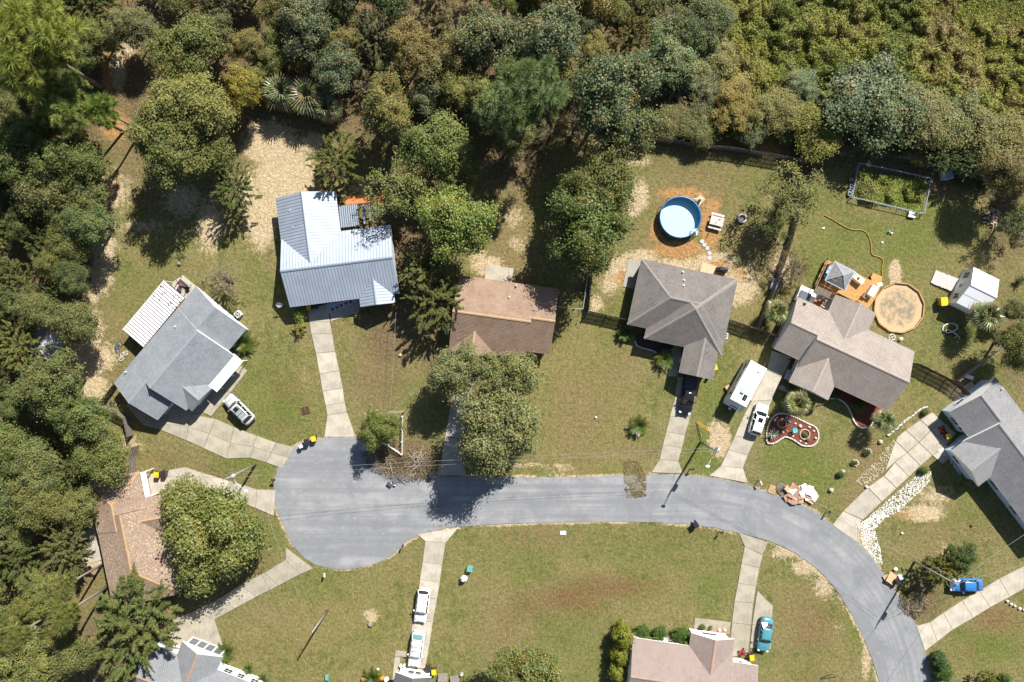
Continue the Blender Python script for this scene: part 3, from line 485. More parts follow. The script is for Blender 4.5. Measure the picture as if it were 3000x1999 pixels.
for k, x, y, r, c, lb in [
 ('oak1', 420, 118, 78, OL, 'broad olive oak right of the sandy track near the top left'), ('oak0', 300, 62, 50, GY, 'greyish oak at the head of the sandy track'), ('oak0', 425, 245, 84, LO, 'light olive oak spreading over the yard left of the palm pair'), ('oak2', 385, 335, 88, OL, 'olive oak shading the sandy clearing above the striped patio roof'), ('oak1', 470, 345, 60, OL, 'small olive oak on the sand left of the palm pair'),
 ('spray0', 535, 432, 56, (.075, .095, .035), 'green cedar by the sand left of the metal roofed house'), ('gloss0', 555, 205, 46, (.15, .13, .02), 'golden green broadleaf tree left of the palm pair'), ('oak2', 603, 175, 34, LO, 'small pale round oak above the palm pair'), ('spray0', 768, 365, 64, (.085, .1, .03), 'bushy cedar on the sand above the metal roof'),
 ('oak2', 1080, 205, 58, LO, 'pale olive oak just left of the big blue green pine'), ('pine0', 1202, 215, 92, (.1, .135, .07), 'big blue green pine standing out above the tree line'), ('oak1', 1005, 330, 74, (.1, .125, .045), 'rounded light green oak behind the metal roofed house'), ('oak0', 1048, 405, 50, OL, 'small olive oak below the rounded light green oak'), ('gloss1', 1045, 510, 84, (.115, .15, .04), 'bright green tree right of the metal roof'),
 ('thin0', 925, 440, 84, (.1, .12, .045), 'thinning reddish brown tree over the metal roofed house patio'), ('spray0', 968, 615, 62, (.1, .11, .045), 'spiky grey green cedar touching the right end of the metal roof'), ('spray1', 1000, 690, 78, (.088, .098, .038), 'spiky cedar between the metal roof and the brown roof'),
 ('oak1', 1378, 425, 80, (.078, .088, .03), 'olive top of the large oak pair left of the round pool'), ('gloss1', 1350, 530, 92, (.06, .085, .022), 'dark green leafy oak left of the round pool'), ('oak0', 1048, 850, 62, (.125, .135, .075), 'grey green oak against the front gable of the brown roofed house'), ('oak2', 1160, 870, 72, (.12, .13, .065), 'grey green oak in front of the brown roofed house door'), ('oak1', 1135, 985, 92, (.12, .13, .07), 'large grey green oak shading the street below the brown roofed house'), ('oak2', 1180, 1000, 60, (.115, .125, .07), 'small grey green oak on the lawn right of the shaded driveway'),
 ('gloss1', 872, 985, 44, (.085, .11, .03), 'small green tree growing at the white picket fence'), ('thin0', 1830, 450, 76, (.115, .12, .05), 'half bare tree leaning over the fence right of the round pool'), ('thin0', 1775, 510, 50, (.06, .075, .025), 'dark sparse tree on the pool side of the wooden fence'), ('dead0', 512, 645, 52, (.17, .15, .1), 'bare grey tree at the corner of the blue grey shingled house'), ('dead0', 1830, 612, 46, (.12, .1, .055), 'leafless brush left of the timber deck'),
 ('spray1', 300, 1440, 116, (.08, .1, .035), 'wide dark cedar below the pink roofed house'), ('gloss0', 1212, 1560, 74, (.085, .105, .035), 'round leafy tree cut by the bottom edge of the photo'),
 ('mag0', 420, 1150, 56, (.125, .135, .05), 'magnolia at the top of the clump by the stained pale driveway'), ('mag0', 520, 1190, 74, (.105, .125, .04), 'magnolia nearest the lower left edge of the turning circle'), ('mag0', 450, 1235, 76, (.115, .125, .042), 'magnolia in the middle of the clump beside the pink roof'), ('mag0', 545, 1262, 66, (.105, .12, .04), 'magnolia overhanging the shaded driveway at the lower left'), ('mag0', 455, 1308, 62, (.1, .12, .04), 'lowest magnolia of the clump beside the pink roof'),
 ('spray0', 2165, 1312, 42, (.12, .12, .028), 'yellow green cedar beside the blue car'), ('gloss1', 2215, 1280, 34, (.05, .08, .022), 'dark bush above the blue car'), ('thin0', 2335, 515, 50, DK, 'dark tree at the right edge above the white shed'), ('oak1', 2345, 790, 52, (.08, .09, .03), 'low olive tree at the right edge below the white shed'),
 ('gloss0', 1400, 205, 92, (.062, .088, .05), 'dark glossy tree above the left end of the curved back fence'), ('gloss1', 1425, 290, 84, (.085, .1, .045), 'leafy grey green tree at the left end of the curved back fence'), ('gloss0', 1255, 85, 80, (.072, .095, .06), 'glossy silvery tree above the big blue green pine'), ('gloss1', 2010, 235, 104, (.06, .085, .045), 'large dark glossy tree above the fenced vegetable plot'), ('oak0', 2110, 262, 76, (.115, .11, .055), 'grey olive tree right of the large dark glossy tree'), ('oak1', 1880, 300, 62, (.135, .135, .035), 'yellow green tree at the right end of the curved back fence'),
 ('oak2', 1690, 245, 58, (.15, .12, .04), 'tawny orange tree above the curved back fence'), ('oak0', 1780, 255, 56, (.12, .115, .045), 'brownish olive tree behind the middle of the curved back fence'), ('gloss0', 1845, 200, 40, (.085, .115, .06), 'small pale round tree in the shrubland'), ('dead0', 1560, 215, 50, (.14, .12, .08), 'bare branched tree among the woods above the round pool'), ('dead0', 840, 195, 34, (.17, .14, .1), 'grey leafless shrub right of the palm pair'), ('oak2', 945, 115, 62, (.13, .105, .05), 'brown tinged oak midway along the top edge woods'), ('gloss0', 1120, 85, 72, (.085, .1, .055), 'glossy tree with orange leaves left of the silvery tree'),
 ('gloss1', 2200, 285, 70, (.1, .11, .04), 'olive tree behind the wire fence at the upper right'), ('oak1', 2290, 320, 76, (.12, .115, .05), 'brown olive tree at the upper right edge'), ('oak0', 2330, 400, 56, (.115, .1, .05), 'brown olive tree at the right edge above the firewood heap'), ('oak1', 1600, 290, 44, (.095, .1, .045), 'low olive tree above the middle of the curved back fence'), ('spray0', 1592, 300, 18, (.13, .17, .06), 'tiny bright cedar just behind the curved back fence')]: tree(k, x, y, r, c, lb)

# woods along the left and the top: fill between the trees placed by hand
LAND = [('the round pool', 1562, 500), ('the metal roof', 770, 570), ('the blue grey shingled house', 420, 800), ('the pink roof', 270, 1210), ('the palm pair', 690, 230), ('the leaning pine', 285, 303), ('the vegetable plot', 2040, 430), ('the small tarped shed', 135, 790), ('the magnolia clump', 480, 1230), ('the wide dark cedar', 300, 1440), ('the blue green pine', 1202, 215)]
ORD = ['', 'second ', 'third ', 'fourth ', 'fifth ', 'sixth ', 'seventh ', 'eighth ', 'ninth ', 'tenth ', 'eleventh ', 'twelfth ']
SEEN = {}
REGIONS = [[(-60, 300), (150, 290), (190, 440), (215, 500), (215, 570), (165, 640), (180, 740), (150, 750), (100, 760), (100, 840), (190, 900), (225, 960), (235, 1060), (195, 1130), (170, 1230), (120, 1330), (190, 1420), (180, 1490), (60, 1540), (-60, 1640)],
           [(-60, -70), (225, -70), (215, 90), (200, 160), (110, 300), (-60, 300)],
           [(340, -70), (1560, -70), (1640, 60), (1660, 220), (1560, 300), (1480, 320), (1300, 330), (1240, 320), (1160, 330), (1110, 260), (960, 260), (820, 260), (780, 180), (600, 150), (480, 70)],
           [(1640, 200), (1900, 240), (2100, 290), (2353, 330), (2420, 420), (2300, 400), (2100, 345), (1900, 330), (1700, 305)]]
cands = []
for ri, reg in enumerate(REGIONS):
    xs, ys = [p[0] for p in reg], [p[1] for p in reg]
    for _ in range(2600):
        x, y = RNG.uniform(min(xs), max(xs)), RNG.uniform(min(ys), max(ys))
        if inside(np.array([x]), np.array([y]), reg)[0]: cands.append((x, y, ri))
TREES += [(650, 240, 70), (730, 235, 70), (690, 190, 40), (270, 150, 25), (245, 215, 20), (300, 330, 40)]
for x, y, ri in cands:
    r = float(RNG.uniform(38, 74) if ri != 3 else RNG.uniform(30, 48))
    if any(math.hypot(x - a, y - b) < .62 * (r + c) for a, b, c in TREES): continue
    q = RNG.random()
    if ri in (0, 1):
        key = ('oak0', 'oak1', 'oak2', 'spray0', 'oak0')[int(q * 5)]; base = np.array([(.062, .082, .03), (.078, .096, .038), (.095, .105, .042)][int(RNG.integers(3))])
        if y > 1340: key = ('oak2', 'oak1', 'pine1')[int(q * 3)]; base = np.array((.1, .112, .042))
    else:
        key = ('gloss0', 'oak0', 'gloss1', 'oak2', 'oak1', 'spray0')[int(q * 6)]; base = np.array([(.06, .085, .04), (.09, .105, .042), (.115, .11, .042), (.075, .09, .055)][int(RNG.integers(4))])
        if RNG.random() < .12: key, base = 'dead0', np.array((.16, .135, .09))
    col = tuple(float(v) for v in base * RNG.uniform(.85, 1.18) * np.array([RNG.uniform(.94, 1.1), 1, RNG.uniform(.85, 1.15)]))
    nm, lx, ly = min(LAND, key=lambda l: math.hypot(x - l[1], y - l[2]))
    dx_, dy_ = x - lx, y - ly; way = ('left of' if dx_ < 0 else 'right of') if abs(dx_) > abs(dy_) else ('above' if dy_ < 0 else 'below')
    edge = x < 25 or y < 25 or x > 2328 or y > 1543
    SEEN.setdefault((nm, way), []).append((math.hypot(dx_, dy_), x, y, r, key, col, edge))
    TREES.append((x, y, r))
for (nm, way), lst in SEEN.items():
    lst.sort()
    for i, (dd, x, y, r, key, col, edge) in enumerate(lst):
        kind = {'oak': 'oak', 'gloss': 'glossy broadleaf', 'pine': 'pine', 'spray': 'feathery cedar', 'dead': 'grey bare'}[key.rstrip('0123456789')]
        tone = 'pale' if sum(col) > .29 else 'mid green' if sum(col) > .21 else 'dark'
        tree(key, x, y, r, col, '%s %s tree, %sclosest woodland tree %s %s' % (tone, kind, ORD[i] if i < len(ORD) else ('%dth ' % (i + 1)), way, nm), group='woodland trees round the houses'); TREES.pop()

def leaf_field(name, label, poly, n, hfun, ll, lw, cols, mat_name, seed, clump=None, thr=0, lean=(0, 0)):
    rng = np.random.default_rng(seed); xs, ys = [p[0] for p in poly], [p[1] for p in poly]
    X, Y = rng.uniform(min(xs), max(xs), n), rng.uniform(min(ys), max(ys), n); k = inside(X, Y, poly); X, Y = X[k], Y[k]
    if clump:
        wx = clump * rng.normal(0, .3, len(X)); wy = clump * rng.normal(0, .3, len(X)); q = np.round(X / clump) * clump + (vnoise(X, Y, clump * 2, seed) - .5) * clump; X = q + wx; q2 = np.round(Y / clump) * clump + (vnoise(Y, X, clump * 2, seed + 1) - .5) * clump; Y = q2 + wy
    wxy = np.stack([(X - 1176.5) * k0, -(Y - 784) * k0], 1); h = hfun(wxy[:, 0], wxy[:, 1]); keep = h > thr; X, Y, wxy, h = X[keep], Y[keep], wxy[keep], h[keep]
    f = rng.random(len(h)) ** .35; P = np.stack([wxy[:, 0] * (H - h) / H, wxy[:, 1] * (H - h) / H, h * f], 1)
    N = np.array([lean[0], lean[1], .8]) + rng.normal(0, .5, P.shape); s = rng.uniform(.6, 1.35, len(P))
    m = leaf_mesh(name, P, N, ll * s, lw * s, None, rng); m.materials.clear()
    g = np.clip(vnoise(P[:, 0], P[:, 1], 5.5, seed + 9) * .55 + vnoise(P[:, 0], P[:, 1], 1.5, seed + 8) * .25 + rng.random(len(P)) * .2, 0, 1)
    at = m.attributes.new('kind_mix', 'FLOAT', 'POINT'); at.data.foreach_set('value', g.repeat(4).astype('f'))
    a = NT(mat_name); t = a.attr('tint').outputs['Fac']; kx = a.attr('kind_mix').outputs['Fac']
    c = a.mix(a.ramp(kx, .36, .48), cols[0], cols[1]); c = a.mix(a.ramp(kx, .62, .72), c, cols[2])
    c = a.mix(t, a.mix(1.0, c, (.62, .64, .6), 'MULTIPLY'), a.mix(1.0, c, (1.4, 1.36, 1.25), 'MULTIPLY'))
    a.done(c, .55, .25); tr = a.n('BsdfTranslucent'); a.l(c, tr.inputs[0]); mx = a.n('MixShader'); mx.inputs[0].default_value = .25
    a.l(a.b.outputs[0], mx.inputs[1]); a.l(tr.outputs[0], mx.inputs[2]); a.l(mx.outputs[0], a.out.inputs[0]); m.materials.append(a.m)
    return tag(link(name, m), label, kind='stuff')
SHR = [(1540, -80), (2450, -80), (2450, 440), (2353, 400), (2250, 395), (2100, 360), (1960, 335), (1900, 335), (1780, 320), (1640, 312), (1570, 300), (1650, 220), (1640, 90)]
def hs(x, y):
    v = 2.0 * vnoise(x, y, 2.2, 21) + 2.2 * vnoise(x, y, 1.0, 22) + .8 * vnoise(x, y, 7, 23); bare = np.clip(((x - 62) / 10) ** 2 * 0 + (x - 50) / 14, 0, 1) * np.clip((y - 38) / 8, 0, 1)
    return np.maximum(.15, v - 1.1 - 2.3 * bare * vnoise(x, y, 3, 24))
leaf_field('shrubland', 'dense yellow green shrubland covering the top right of the photo', SHR, 210000, hs, .34, .13, ((.14, .18, .035), (.24, .25, .05), (.27, .22, .09)), 'shrubland_leaf', 31, lean=(.2, .3))
UND = [(-80, -80), (1600, -80), (1650, 220), (1560, 305), (1480, 330), (1260, 345), (1120, 290), (960, 280), (830, 285), (790, 200), (600, 160), (480, 80), (350, 60), (300, -10), (220, 10), (190, 180), (110, 320), (200, 420), (205, 560), (150, 650), (170, 750), (110, 780), (100, 850), (190, 910), (225, 1060), (180, 1150), (160, 1240), (110, 1340), (180, 1430), (170, 1500), (60, 1560), (-80, 1650)]
def hu(x, y): return np.maximum(0, 3.2 * vnoise(x, y, 2.4, 41) + 1.2 * vnoise(x, y, .9, 42) - 1.7)
leaf_field('undergrowth', 'dark understory growth between the woodland trees', UND, 120000, hu, .3, .16, ((.07, .085, .035), (.1, .11, .045), (.17, .13, .07)), 'undergrowth_leaf', 51, thr=.12)
PLOT = ZZ('24', [(808, 10), (768, 245), (1400, 390), (1460, 85)])
plot_px = [(p.x / k0 + 1176.5, -p.y / k0 + 784) for p in PLOT]
leaf_field('weeds', 'lush green weeds filling the fenced vegetable plot', plot_px, 16000, lambda x, y: np.maximum(.1, 1.3 * vnoise(x, y, 1.3, 61) - .2), .26, .11, ((.17, .23, .045), (.25, .29, .06), (.2, .2, .07)), 'weed_leaf', 71)
def tufts(name, label, poly, n, hh, seed, cols): leaf_field(name, label, poly, n, lambda x, y: np.where(vnoise(x, y, .8, seed + 3) * .6 + vnoise(x, y, .35, seed + 4) * .4 > .3, .03 + hh * np.maximum(0, 1.6 * vnoise(x, y, 1.4, seed) - .5), 0), .2, .07, cols, name + '_leaf', seed, thr=.02)
tufts('brush', 'dead cut brush heaped along the street beside the white picket fence', [(830, 1050), (850, 1020), (900, 1030), (940, 1050), (990, 1060), (1010, 1080), (1000, 1096), (960, 1105), (900, 1098), (850, 1078)], 9000, 1.1, 81, ((.14, .1, .06), (.2, .16, .1), (.09, .09, .035)))
tufts('leaf_litter', 'pile of brown leaves spread from the verge onto the street', [(1435, 1060), (1465, 1058), (1485, 1090), (1486, 1140), (1440, 1145), (1432, 1100)], 5200, .25, 83, ((.24, .19, .09), (.28, .23, .12), (.2, .17, .07)))
tufts('brush', 'heap of cut branches at the verge below the blue car', [(2070, 1375), (2085, 1350), (2120, 1370), (2130, 1400), (2105, 1425), (2085, 1405)], 4500, 1.0, 85, ((.2, .16, .1), (.14, .11, .06), (.1, .11, .035)))
tufts('brush', 'dry brush heap at the right edge below the firewood', [(2335, 530), (2370, 520), (2370, 565), (2332, 560)], 1800, .9, 87, ((.2, .16, .1), (.26, .21, .14), (.1, .09, .05)))
tufts('brush', 'dry brush along the wire fence at the upper right', [(2180, 400), (2240, 410), (2353, 440), (2353, 455), (2240, 440), (2190, 425)], 4000, .7, 89, ((.2, .16, .1), (.15, .13, .06), (.09, .1, .04)))

# palms, cycads, agave
def fan_frond(name, L=1.5, nb=15, seed=0):
    r = random.Random(seed); mb = MB(); pl = L * .42; mb.tube([(0, 0, 0), (pl * .5, 0, .03), (pl, 0, 0)], [.035, .028, .02], 4)
    for i in range(nb):
        a = math.radians(-105 + 210 * i / (nb - 1)); l = L * .66 * (.75 + .25 * math.cos(a)) * r.uniform(.9, 1.08); c, s = math.cos(a), math.sin(a); w = .05
        p0, p1, p2 = Vector((pl, 0, 0)), Vector((pl + c * l * .6, s * l * .6, .05 - .06 * abs(s))), Vector((pl + c * l, s * l, -.2 - .12 * abs(s) + r.uniform(-.06, .04)))
        n = Vector((-s, c, .25)) * w; mb.add([p0 - n * .25, p0 + n * .25, p1 + n, p1 - n, p2], [(0, 1, 2, 3), (3, 2, 4)])
    me = mb.mesh(name, L_PALM); at = me.attributes.new('tint', 'FLOAT', 'POINT'); at.data.foreach_set('value', np.array([r.uniform(.2, .8) for _ in me.vertices], 'f')); return me
def feather_frond(name, L=1.2, n=15, seed=0):
    r = random.Random(seed); mb = MB(); pt = lambda t: Vector((L * t * (1 - .12 * t), 0, L * (.35 * t - .55 * t * t)))
    mb.tube([pt(i / 5) for i in range(6)], [.02, .018, .015, .012, .01, .006], 4)
    for i in range(n):
        t = .15 + .85 * i / (n - 1); l = .27 * L * math.sin(math.pi * (.12 + .8 * t)) + .04; p = pt(t)
        for s in (-1, 1):
            d = Vector((.55, s * .83, .12)); q = p + d * l; w = Vector((.03, 0, 0)); mb.add([p - w, p + w, q + Vector((0, 0, -.03))], [(0, 1, 2)])
    me = mb.mesh(name, L_PALM); at = me.attributes.new('tint', 'FLOAT', 'POINT'); at.data.foreach_set('value', np.array([r.uniform(.2, .8) for _ in me.vertices], 'f')); return me
def agave_leaf(name):
    mb = MB(); pt = [(0, .05, 0), (.35, .09, .05), (.8, .06, .02), (1.15, .005, -.1)]
    mb.add([(x, s * w, z + (.03 if s else -.01)) for x, w, z in pt for s in (-1, 0, 1)], [(i * 3 + j, i * 3 + j + 1, i * 3 + j + 4, i * 3 + j + 3) for i in range(3) for j in range(2)]); me = mb.mesh(name, L_PALM)
    at = me.attributes.new('tint', 'FLOAT', 'POINT'); at.data.foreach_set('value', np.full(len(me.vertices), .6, 'f')); return me
FAN = [fan_frond('fan_frond', 1.5, 15, i) for i in range(3)]; FEA = [feather_frond('feather_frond', 1.15, 15, i) for i in range(3)]; AGV = [agave_leaf('strap_leaf')]
def palm(fx, fy, s, h, nfr, label, cat='palm', name='fan_palm', fr=FAN, col=(.12, .15, .07), e0=75, e1=-35, part='frond', seed=0, old=0):
    r = random.Random(seed + int(fx)); p = W(fx, fy, h); t = thing(name, (p.x, p.y, 0), 0, label, cat)
    if h > .3:
        m = MB(); m.tube([(0, 0, -.2), (0, 0, h * .5), (0, 0, h)], [.2, .17, .19], 8); m.build('trunk', BARK, t, True)
    for i in range(nfr):
        f = link(part, fr[i % len(fr)], t, (0, 0, h)); e = math.radians(e0 + (e1 - e0) * (i + .5) / nfr + r.uniform(-8, 8)); sc_ = s * r.uniform(.85, 1.12)
        f.rotation_euler = (r.uniform(-.15, .15), -e, i * 2.39996 + r.uniform(-.2, .2)); f.scale = (sc_,) * 3; f.color = tuple(v * r.uniform(.8, 1.2) for v in col) + (1,)
        if i >= nfr - old: f.color = (.3, .23, .11, 1)
    return t
for i, (x, y, s) in enumerate(((828, 272, 1.75), (905, 282, 1.9), (958, 318, 1.35))): palm(x, y, s, 3.2, 38, ('left palm of the bushy cluster on the sand', 'middle and largest palm of the bushy cluster on the sand', 'right and smallest palm of the bushy cluster on the sand')[i], col=(.14, .16, .085), old=10, seed=i)
palm(2275, 912, 1.25, 2.6, 26, 'palm between the wooden fence and the taupe roofed house', col=(.13, .16, .06), e1=-20); palm(2336, 1182, 1.35, 3.0, 30, 'palm above the kidney shaped flower bed', col=(.16, .17, .075)); palm(2590, 1232, 1.15, 3.2, 26, 'palm at the right end of the mulch bed before the taupe house', col=(.13, .155, .075)); palm(2890, 925, 1.5, 3.6, 34, 'palm with yellowed old leaves against the white shed', col=(.11, .145, .065), old=8)
palm(1178, 384, 1.2, 2.2, 20, 'blue grey palm in the shade right of the thinning tree', col=(.08, .12, .1))
SG = [(2056 - 112, 1053, 1, 'cycad on the lawn corner by the dark hip roofed house garage'), (1869, 1247, 1, 'cycad alone on the mown lawn left of the narrow driveway'), (719, 1006, 1.1, 'cycad at the right corner of the blue grey shingled house'), (662, 1908, .95, 'cycad at the corner of the white gabled carport'), (1090, 1984, .95, 'cycad with pumpkins at the bottom edge of the photo'), (1836, 972, .95, 'shaded cycad in the front bed of the dark hip roofed house'), (728, 1960, .5, 'small cycad beside the white wall at the bottom left'), (770, 1990, .6, 'small shrub like cycad at the end of the white wall')]
for i, (x, y, s, lb) in enumerate(SG): palm(x, y, s * 1.5, .35, 26, lb, 'cycad', 'cycad', FEA, (.06, .095, .018), 60, -5, seed=i)
palm(2262, 1271, .95, .3, 22, 'blue grey agave at the left end of the kidney shaped bed', 'agave', 'agave', AGV, (.2, .26, .26), 70, 5, 'leaf')
def bush(key, img, x, y, r, col, lb, name=None, cat='shrub', group=None, hz=1.0):
    a = IM[img]; return tree(key, (a[0] + x * a[2]) / 1.275, (a[1] + y * a[2]) / 1.275, r, col, lb, cat, name, group, hz=hz)
bush('hedge0', 'I', 225, 232, 29, (.12, .13, .02), 'top and largest of three clipped yellow green hedge shrubs', 'hedge_shrub'); bush('hedge0', 'I', 200, 370, 25, (.12, .13, .02), 'middle of three clipped yellow green hedge shrubs', 'hedge_shrub'); bush('hedge0', 'I', 190, 510, 25, (.12, .13, .02), 'lowest of three clipped yellow green hedge shrubs', 'hedge_shrub')
bush('hedge0', 'I', 372, 190, 18, (.045, .085, .015), 'left of three dark green bushes along the brown house wall', hz=.75); bush('hedge0', 'I', 500, 202, 19, (.045, .085, .015), 'middle of three dark green bushes along the brown house wall', hz=.75); bush('hedge0', 'I', 670, 218, 21, (.045, .085, .015), 'right of three dark green bushes along the brown house wall', hz=.75)
bush('bush0', '22', 390, 1318, 17, (.13, .17, .05), 'leafy bush beside the porch of the metal roofed house'); bush('bush1', '22', 405, 1450, 17, (.18, .17, .05), 'straggly yellow shrub by the top of the long pale driveway'); bush('bush1', '22', 980, 1320, 15, (.2, .15, .11), 'pinkish bare shrub in front of the small metal gable')
bush('hedge0', '44', 905, 785, 19, (.04, .075, .03), 'dark conical bush at the street corner below the right driveway', hz=.9); bush('hedge0', '44', 930, 850, 22, (.05, .085, .022), 'dark round bush at the bottom right corner of the street', hz=.8); bush('spray0', '44', 1160, 885, 26, (.11, .12, .025), 'yellow green shrub at the bottom edge right of the street', 'shrub')
bush('bush0', '44', 1250, 880, 14, (.07, .1, .03), 'small round shrub at the bottom edge near the right corner')
for x, y, r, lb in ((915, 1020, 8, 'small shrub beside a pale stone on the lawn left of the gravel'), (672, 1225, 8, 'small dark plant near the lower left of the palm shadow'), (795, 1118, 6, 'tiny plant ringed with pale stones on the lawn'), (1450, 655, 8, 'yellow brown tuft at the head of the wide right driveway'), (840, 600, 14, 'leafy shrub inside the curved mulch bed'), (640, 500, 9, 'small shrub at the left end of the curved mulch bed'), (215, 415, 10, 'low shrub beside the white step of the taupe house'), (1440, 1190, 10, 'weedy clump between driveway and gravel')): bush('bush0', '34', x, y, r, (.07, .1, .025) if r != 8 or x > 1000 else (.06, .085, .03), lb)
bush('bush0', 'I', 822, 152, 7, (.08, .09, .025), 'round shrub in the little bed before the brown house gable'); bush('bush0', 'I', 884, 160, 5, (.08, .14, .03), 'tiny green plant in the little bed before the brown house gable'); bush('bush0', '41', 690, 450, 8, (.1, .15, .03), 'weed on the grass left of the pink roof'); bush('bush0', '31', 765, 1480, 10, (.09, .14, .03), 'green weed left of the pink roof near its top')
bush('bush1', '24', 2330, 1010, 12, (.09, .1, .05), 'dead sapling on the lawn right of the white shed'); bush('gloss0', '24', 2280, 1280, 26, (.075, .085, .035), 'loose dark shrub by the board fence below the white shed', 'shrub')

# ------------------------------------------------------------------ houses
WHITE = M('white_trim', (.72, .72, .7), .6, .3, .06, 2); FASCIA = M('fascia_grey', (.4, .39, .37), .7, .3, .1, 2); GLASS = M('window_glass', (.03, .04, .05), .12, .6, .2, 2); DOORW = M('white_door', (.78, .78, .77), .5, .3, .05)
VENT = M('vent_pipe_white', (.6, .62, .64), .5, .4, .1); BLACK = M('black_plastic', (.02, .02, .022), .45, .4, .2); DKM = M('dark_metal', (.06, .06, .065), .4, .5, .2); GALV = M('galvanised', (.5, .52, .54), .45, .5, .12, metal=.3)
class House:
    def __init__(s, img, o, p, ze, label, roof, cap, wall, fascia=None, pitch=.5, metal=False, cat='house', name='house', ov=.42):
        s.img, s.o, s.ze, s.roof, s.cap, s.wallm, s.pitch, s.metal, s.ov = img, o, ze, roof, cap, wall, pitch, metal, ov
        s.fas = fascia or WHITE; th = math.atan2(p[1] - o[1], p[0] - o[0]); s.k = IM[img][2] * (H - ze) / FP; q = Z(img, o[0], o[1], ze)
        s.root = thing(name, (q.x, q.y, 0), -th, label, cat); s.nb = 0; s.roofs = []
        s.c, s.sn = math.cos(th), math.sin(th)
    def ts(s, x, y):
        dx, dy = x - s.o[0], y - s.o[1]; return (s.c * dx + s.sn * dy) * s.k, -(-s.sn * dx + s.c * dy) * s.k
    def block(s, t0, t1, s0, s1, axis='u', hips=(0, 0), pitch=None, dz=None, walls=True, ze=None, course=.2):
        k, i = s.k, s.nb; s.nb += 1; pitch = pitch or s.pitch; ze = (ze or s.ze) - (i * .035 if dz is None else dz)
        x0, x1, y0, y1 = t0 * k, t1 * k, -s1 * k, -s0 * k
        fl = (lambda a, b: (a, b)) if axis == 'u' else (lambda a, b: (b, a))
        A0, A1, B0, B1 = (x0, x1, y0, y1) if axis == 'u' else (y0, y1, x0, x1)     # A along the ridge, B across
        hw = (B1 - B0) / 2; mid = (B0 + B1) / 2; zr = ze + hw * pitch; r0, r1 = A0 + (hw if hips[0] else 0), A1 - (hw if hips[1] else 0)
        if r1 < r0 + .05: r0 = r1 = (r0 + r1) / 2; 
        P = lambda a, b, z: Vector(fl(a, b) + (z,))
        E = [P(A0, B0, ze), P(A1, B0, ze), P(A1, B1, ze), P(A0, B1, ze)]; Rg = [P(r0, mid, zr), P(r1, mid, zr)]
        faces = [(E[0], E[1], Rg[1], Rg[0]), (E[2], E[3], Rg[0], Rg[1])]
        if hips[0]: faces.append((E[3], E[0], Rg[0], Rg[0]))
        if hips[1]: faces.append((E[1], E[2], Rg[1], Rg[1]))
        dn = Vector((0, 0, -.17)); mb = MB(); mb.add(E + Rg, [(0, 1, 5, 4), (2, 3, 4, 5)] + [(3, 0, 4)] + [(1, 2, 5)])
        mb.add([e + dn for e in E + Rg], [(4, 5, 1, 0), (5, 4, 3, 2)] + ([(4, 0, 3)] if hips[0] else []) + ([(5, 2, 1)] if hips[1] else []))
        mb.add(E + [e + dn for e in E], [(0, 4, 5, 1), (2, 6, 7, 3), (3, 7, 4, 0), (1, 5, 6, 2)])
        ro = mb.build('roof', s.fas, s.root); s.roofs.append(ro)
        sh = MB(); sh.uv = []; cz = 0
        for f in faces:
            p0, p1, q1, q0 = f; n = (p1 - p0).cross(q0 - p0); n.normalize(); n = n if n.z > 0 else -n
            L = ((q0 + q1) / 2 - (p0 + p1) / 2).length; nc = max(2, int(L / course)); e = (p1 - p0).normalized(); off = random.random() * 9
            if s.metal:
                W_ = (p1 - p0).length; np_ = max(2, int(W_ / .42)); m2 = MB(); m2.uv = []
                sh.add([p0 + n * .02, p1 + n * .02, q1 + n * .02, q0 + n * .02], [(0, 1, 2, 3)]); sh.uv += [(0, 0), (W_ * .42 * np_ / W_, 0), ((q1 - p0).dot(e) * .42 * np_ / W_, L), ((q0 - p0).dot(e) * .42 * np_ / W_, L)]
                for j in range(1, np_):
                    t = j / np_; a = p0.lerp(p1, t); up = (q0 + q1) / 2 - (p0 + p1) / 2; up = up - e * up.dot(e); b = a + up
                    c_, d_, h = e * .025, e * .025, n * .05
                    sh.add([a - c_ + n * .021, a + c_ + n * .021, b + c_ + n * .021, b - c_ + n * .021, a + h, b + h], [(0, 4, 5, 3), (4, 1, 2, 5)]); sh.uv += [(0, 0)] * 8
                continue
            for j in range(nc):
                a, b = j / nc, (j + 1) / nc; l0, l1, m0, m1 = p0.lerp(q0, a), p1.lerp(q1, a), p0.lerp(q0, b), p1.lerp(q1, b)
                lo, hi = n * .042, n * .014
                ua, ub, va, vb = (l0 - p0).dot(e), (l1 - p0).dot(e), (m0 - p0).dot(e), (m1 - p0).dot(e); y0_ = j + off // 1 * 40
                sh.add([l0 + lo, l1 + lo, m1 + hi, m0 + hi, l0 + n * .003, l1 + n * .003], [(0, 1, 2, 3), (4, 5, 1, 0)])
                sh.uv += [(ua, y0_ + .03), (ub, y0_ + .03), (vb, y0_ + .99), (va, y0_ + .99)] + [(ua, y0_ + .03), (ub, y0_ + .03), (ub, y0_ + .04), (ua, y0_ + .04)]
        tag(sh.build('metal_sheet' if s.metal else 'shingles', s.roof, ro), kind='stuff')
        cp = MB(); lines = [(Rg[0], Rg[1])] if (Rg[1] - Rg[0]).length > .3 else []
        if hips[0]: lines += [(E[0], Rg[0]), (E[3], Rg[0])]
        if hips[1]: lines += [(E[1], Rg[1]), (E[2], Rg[1])]
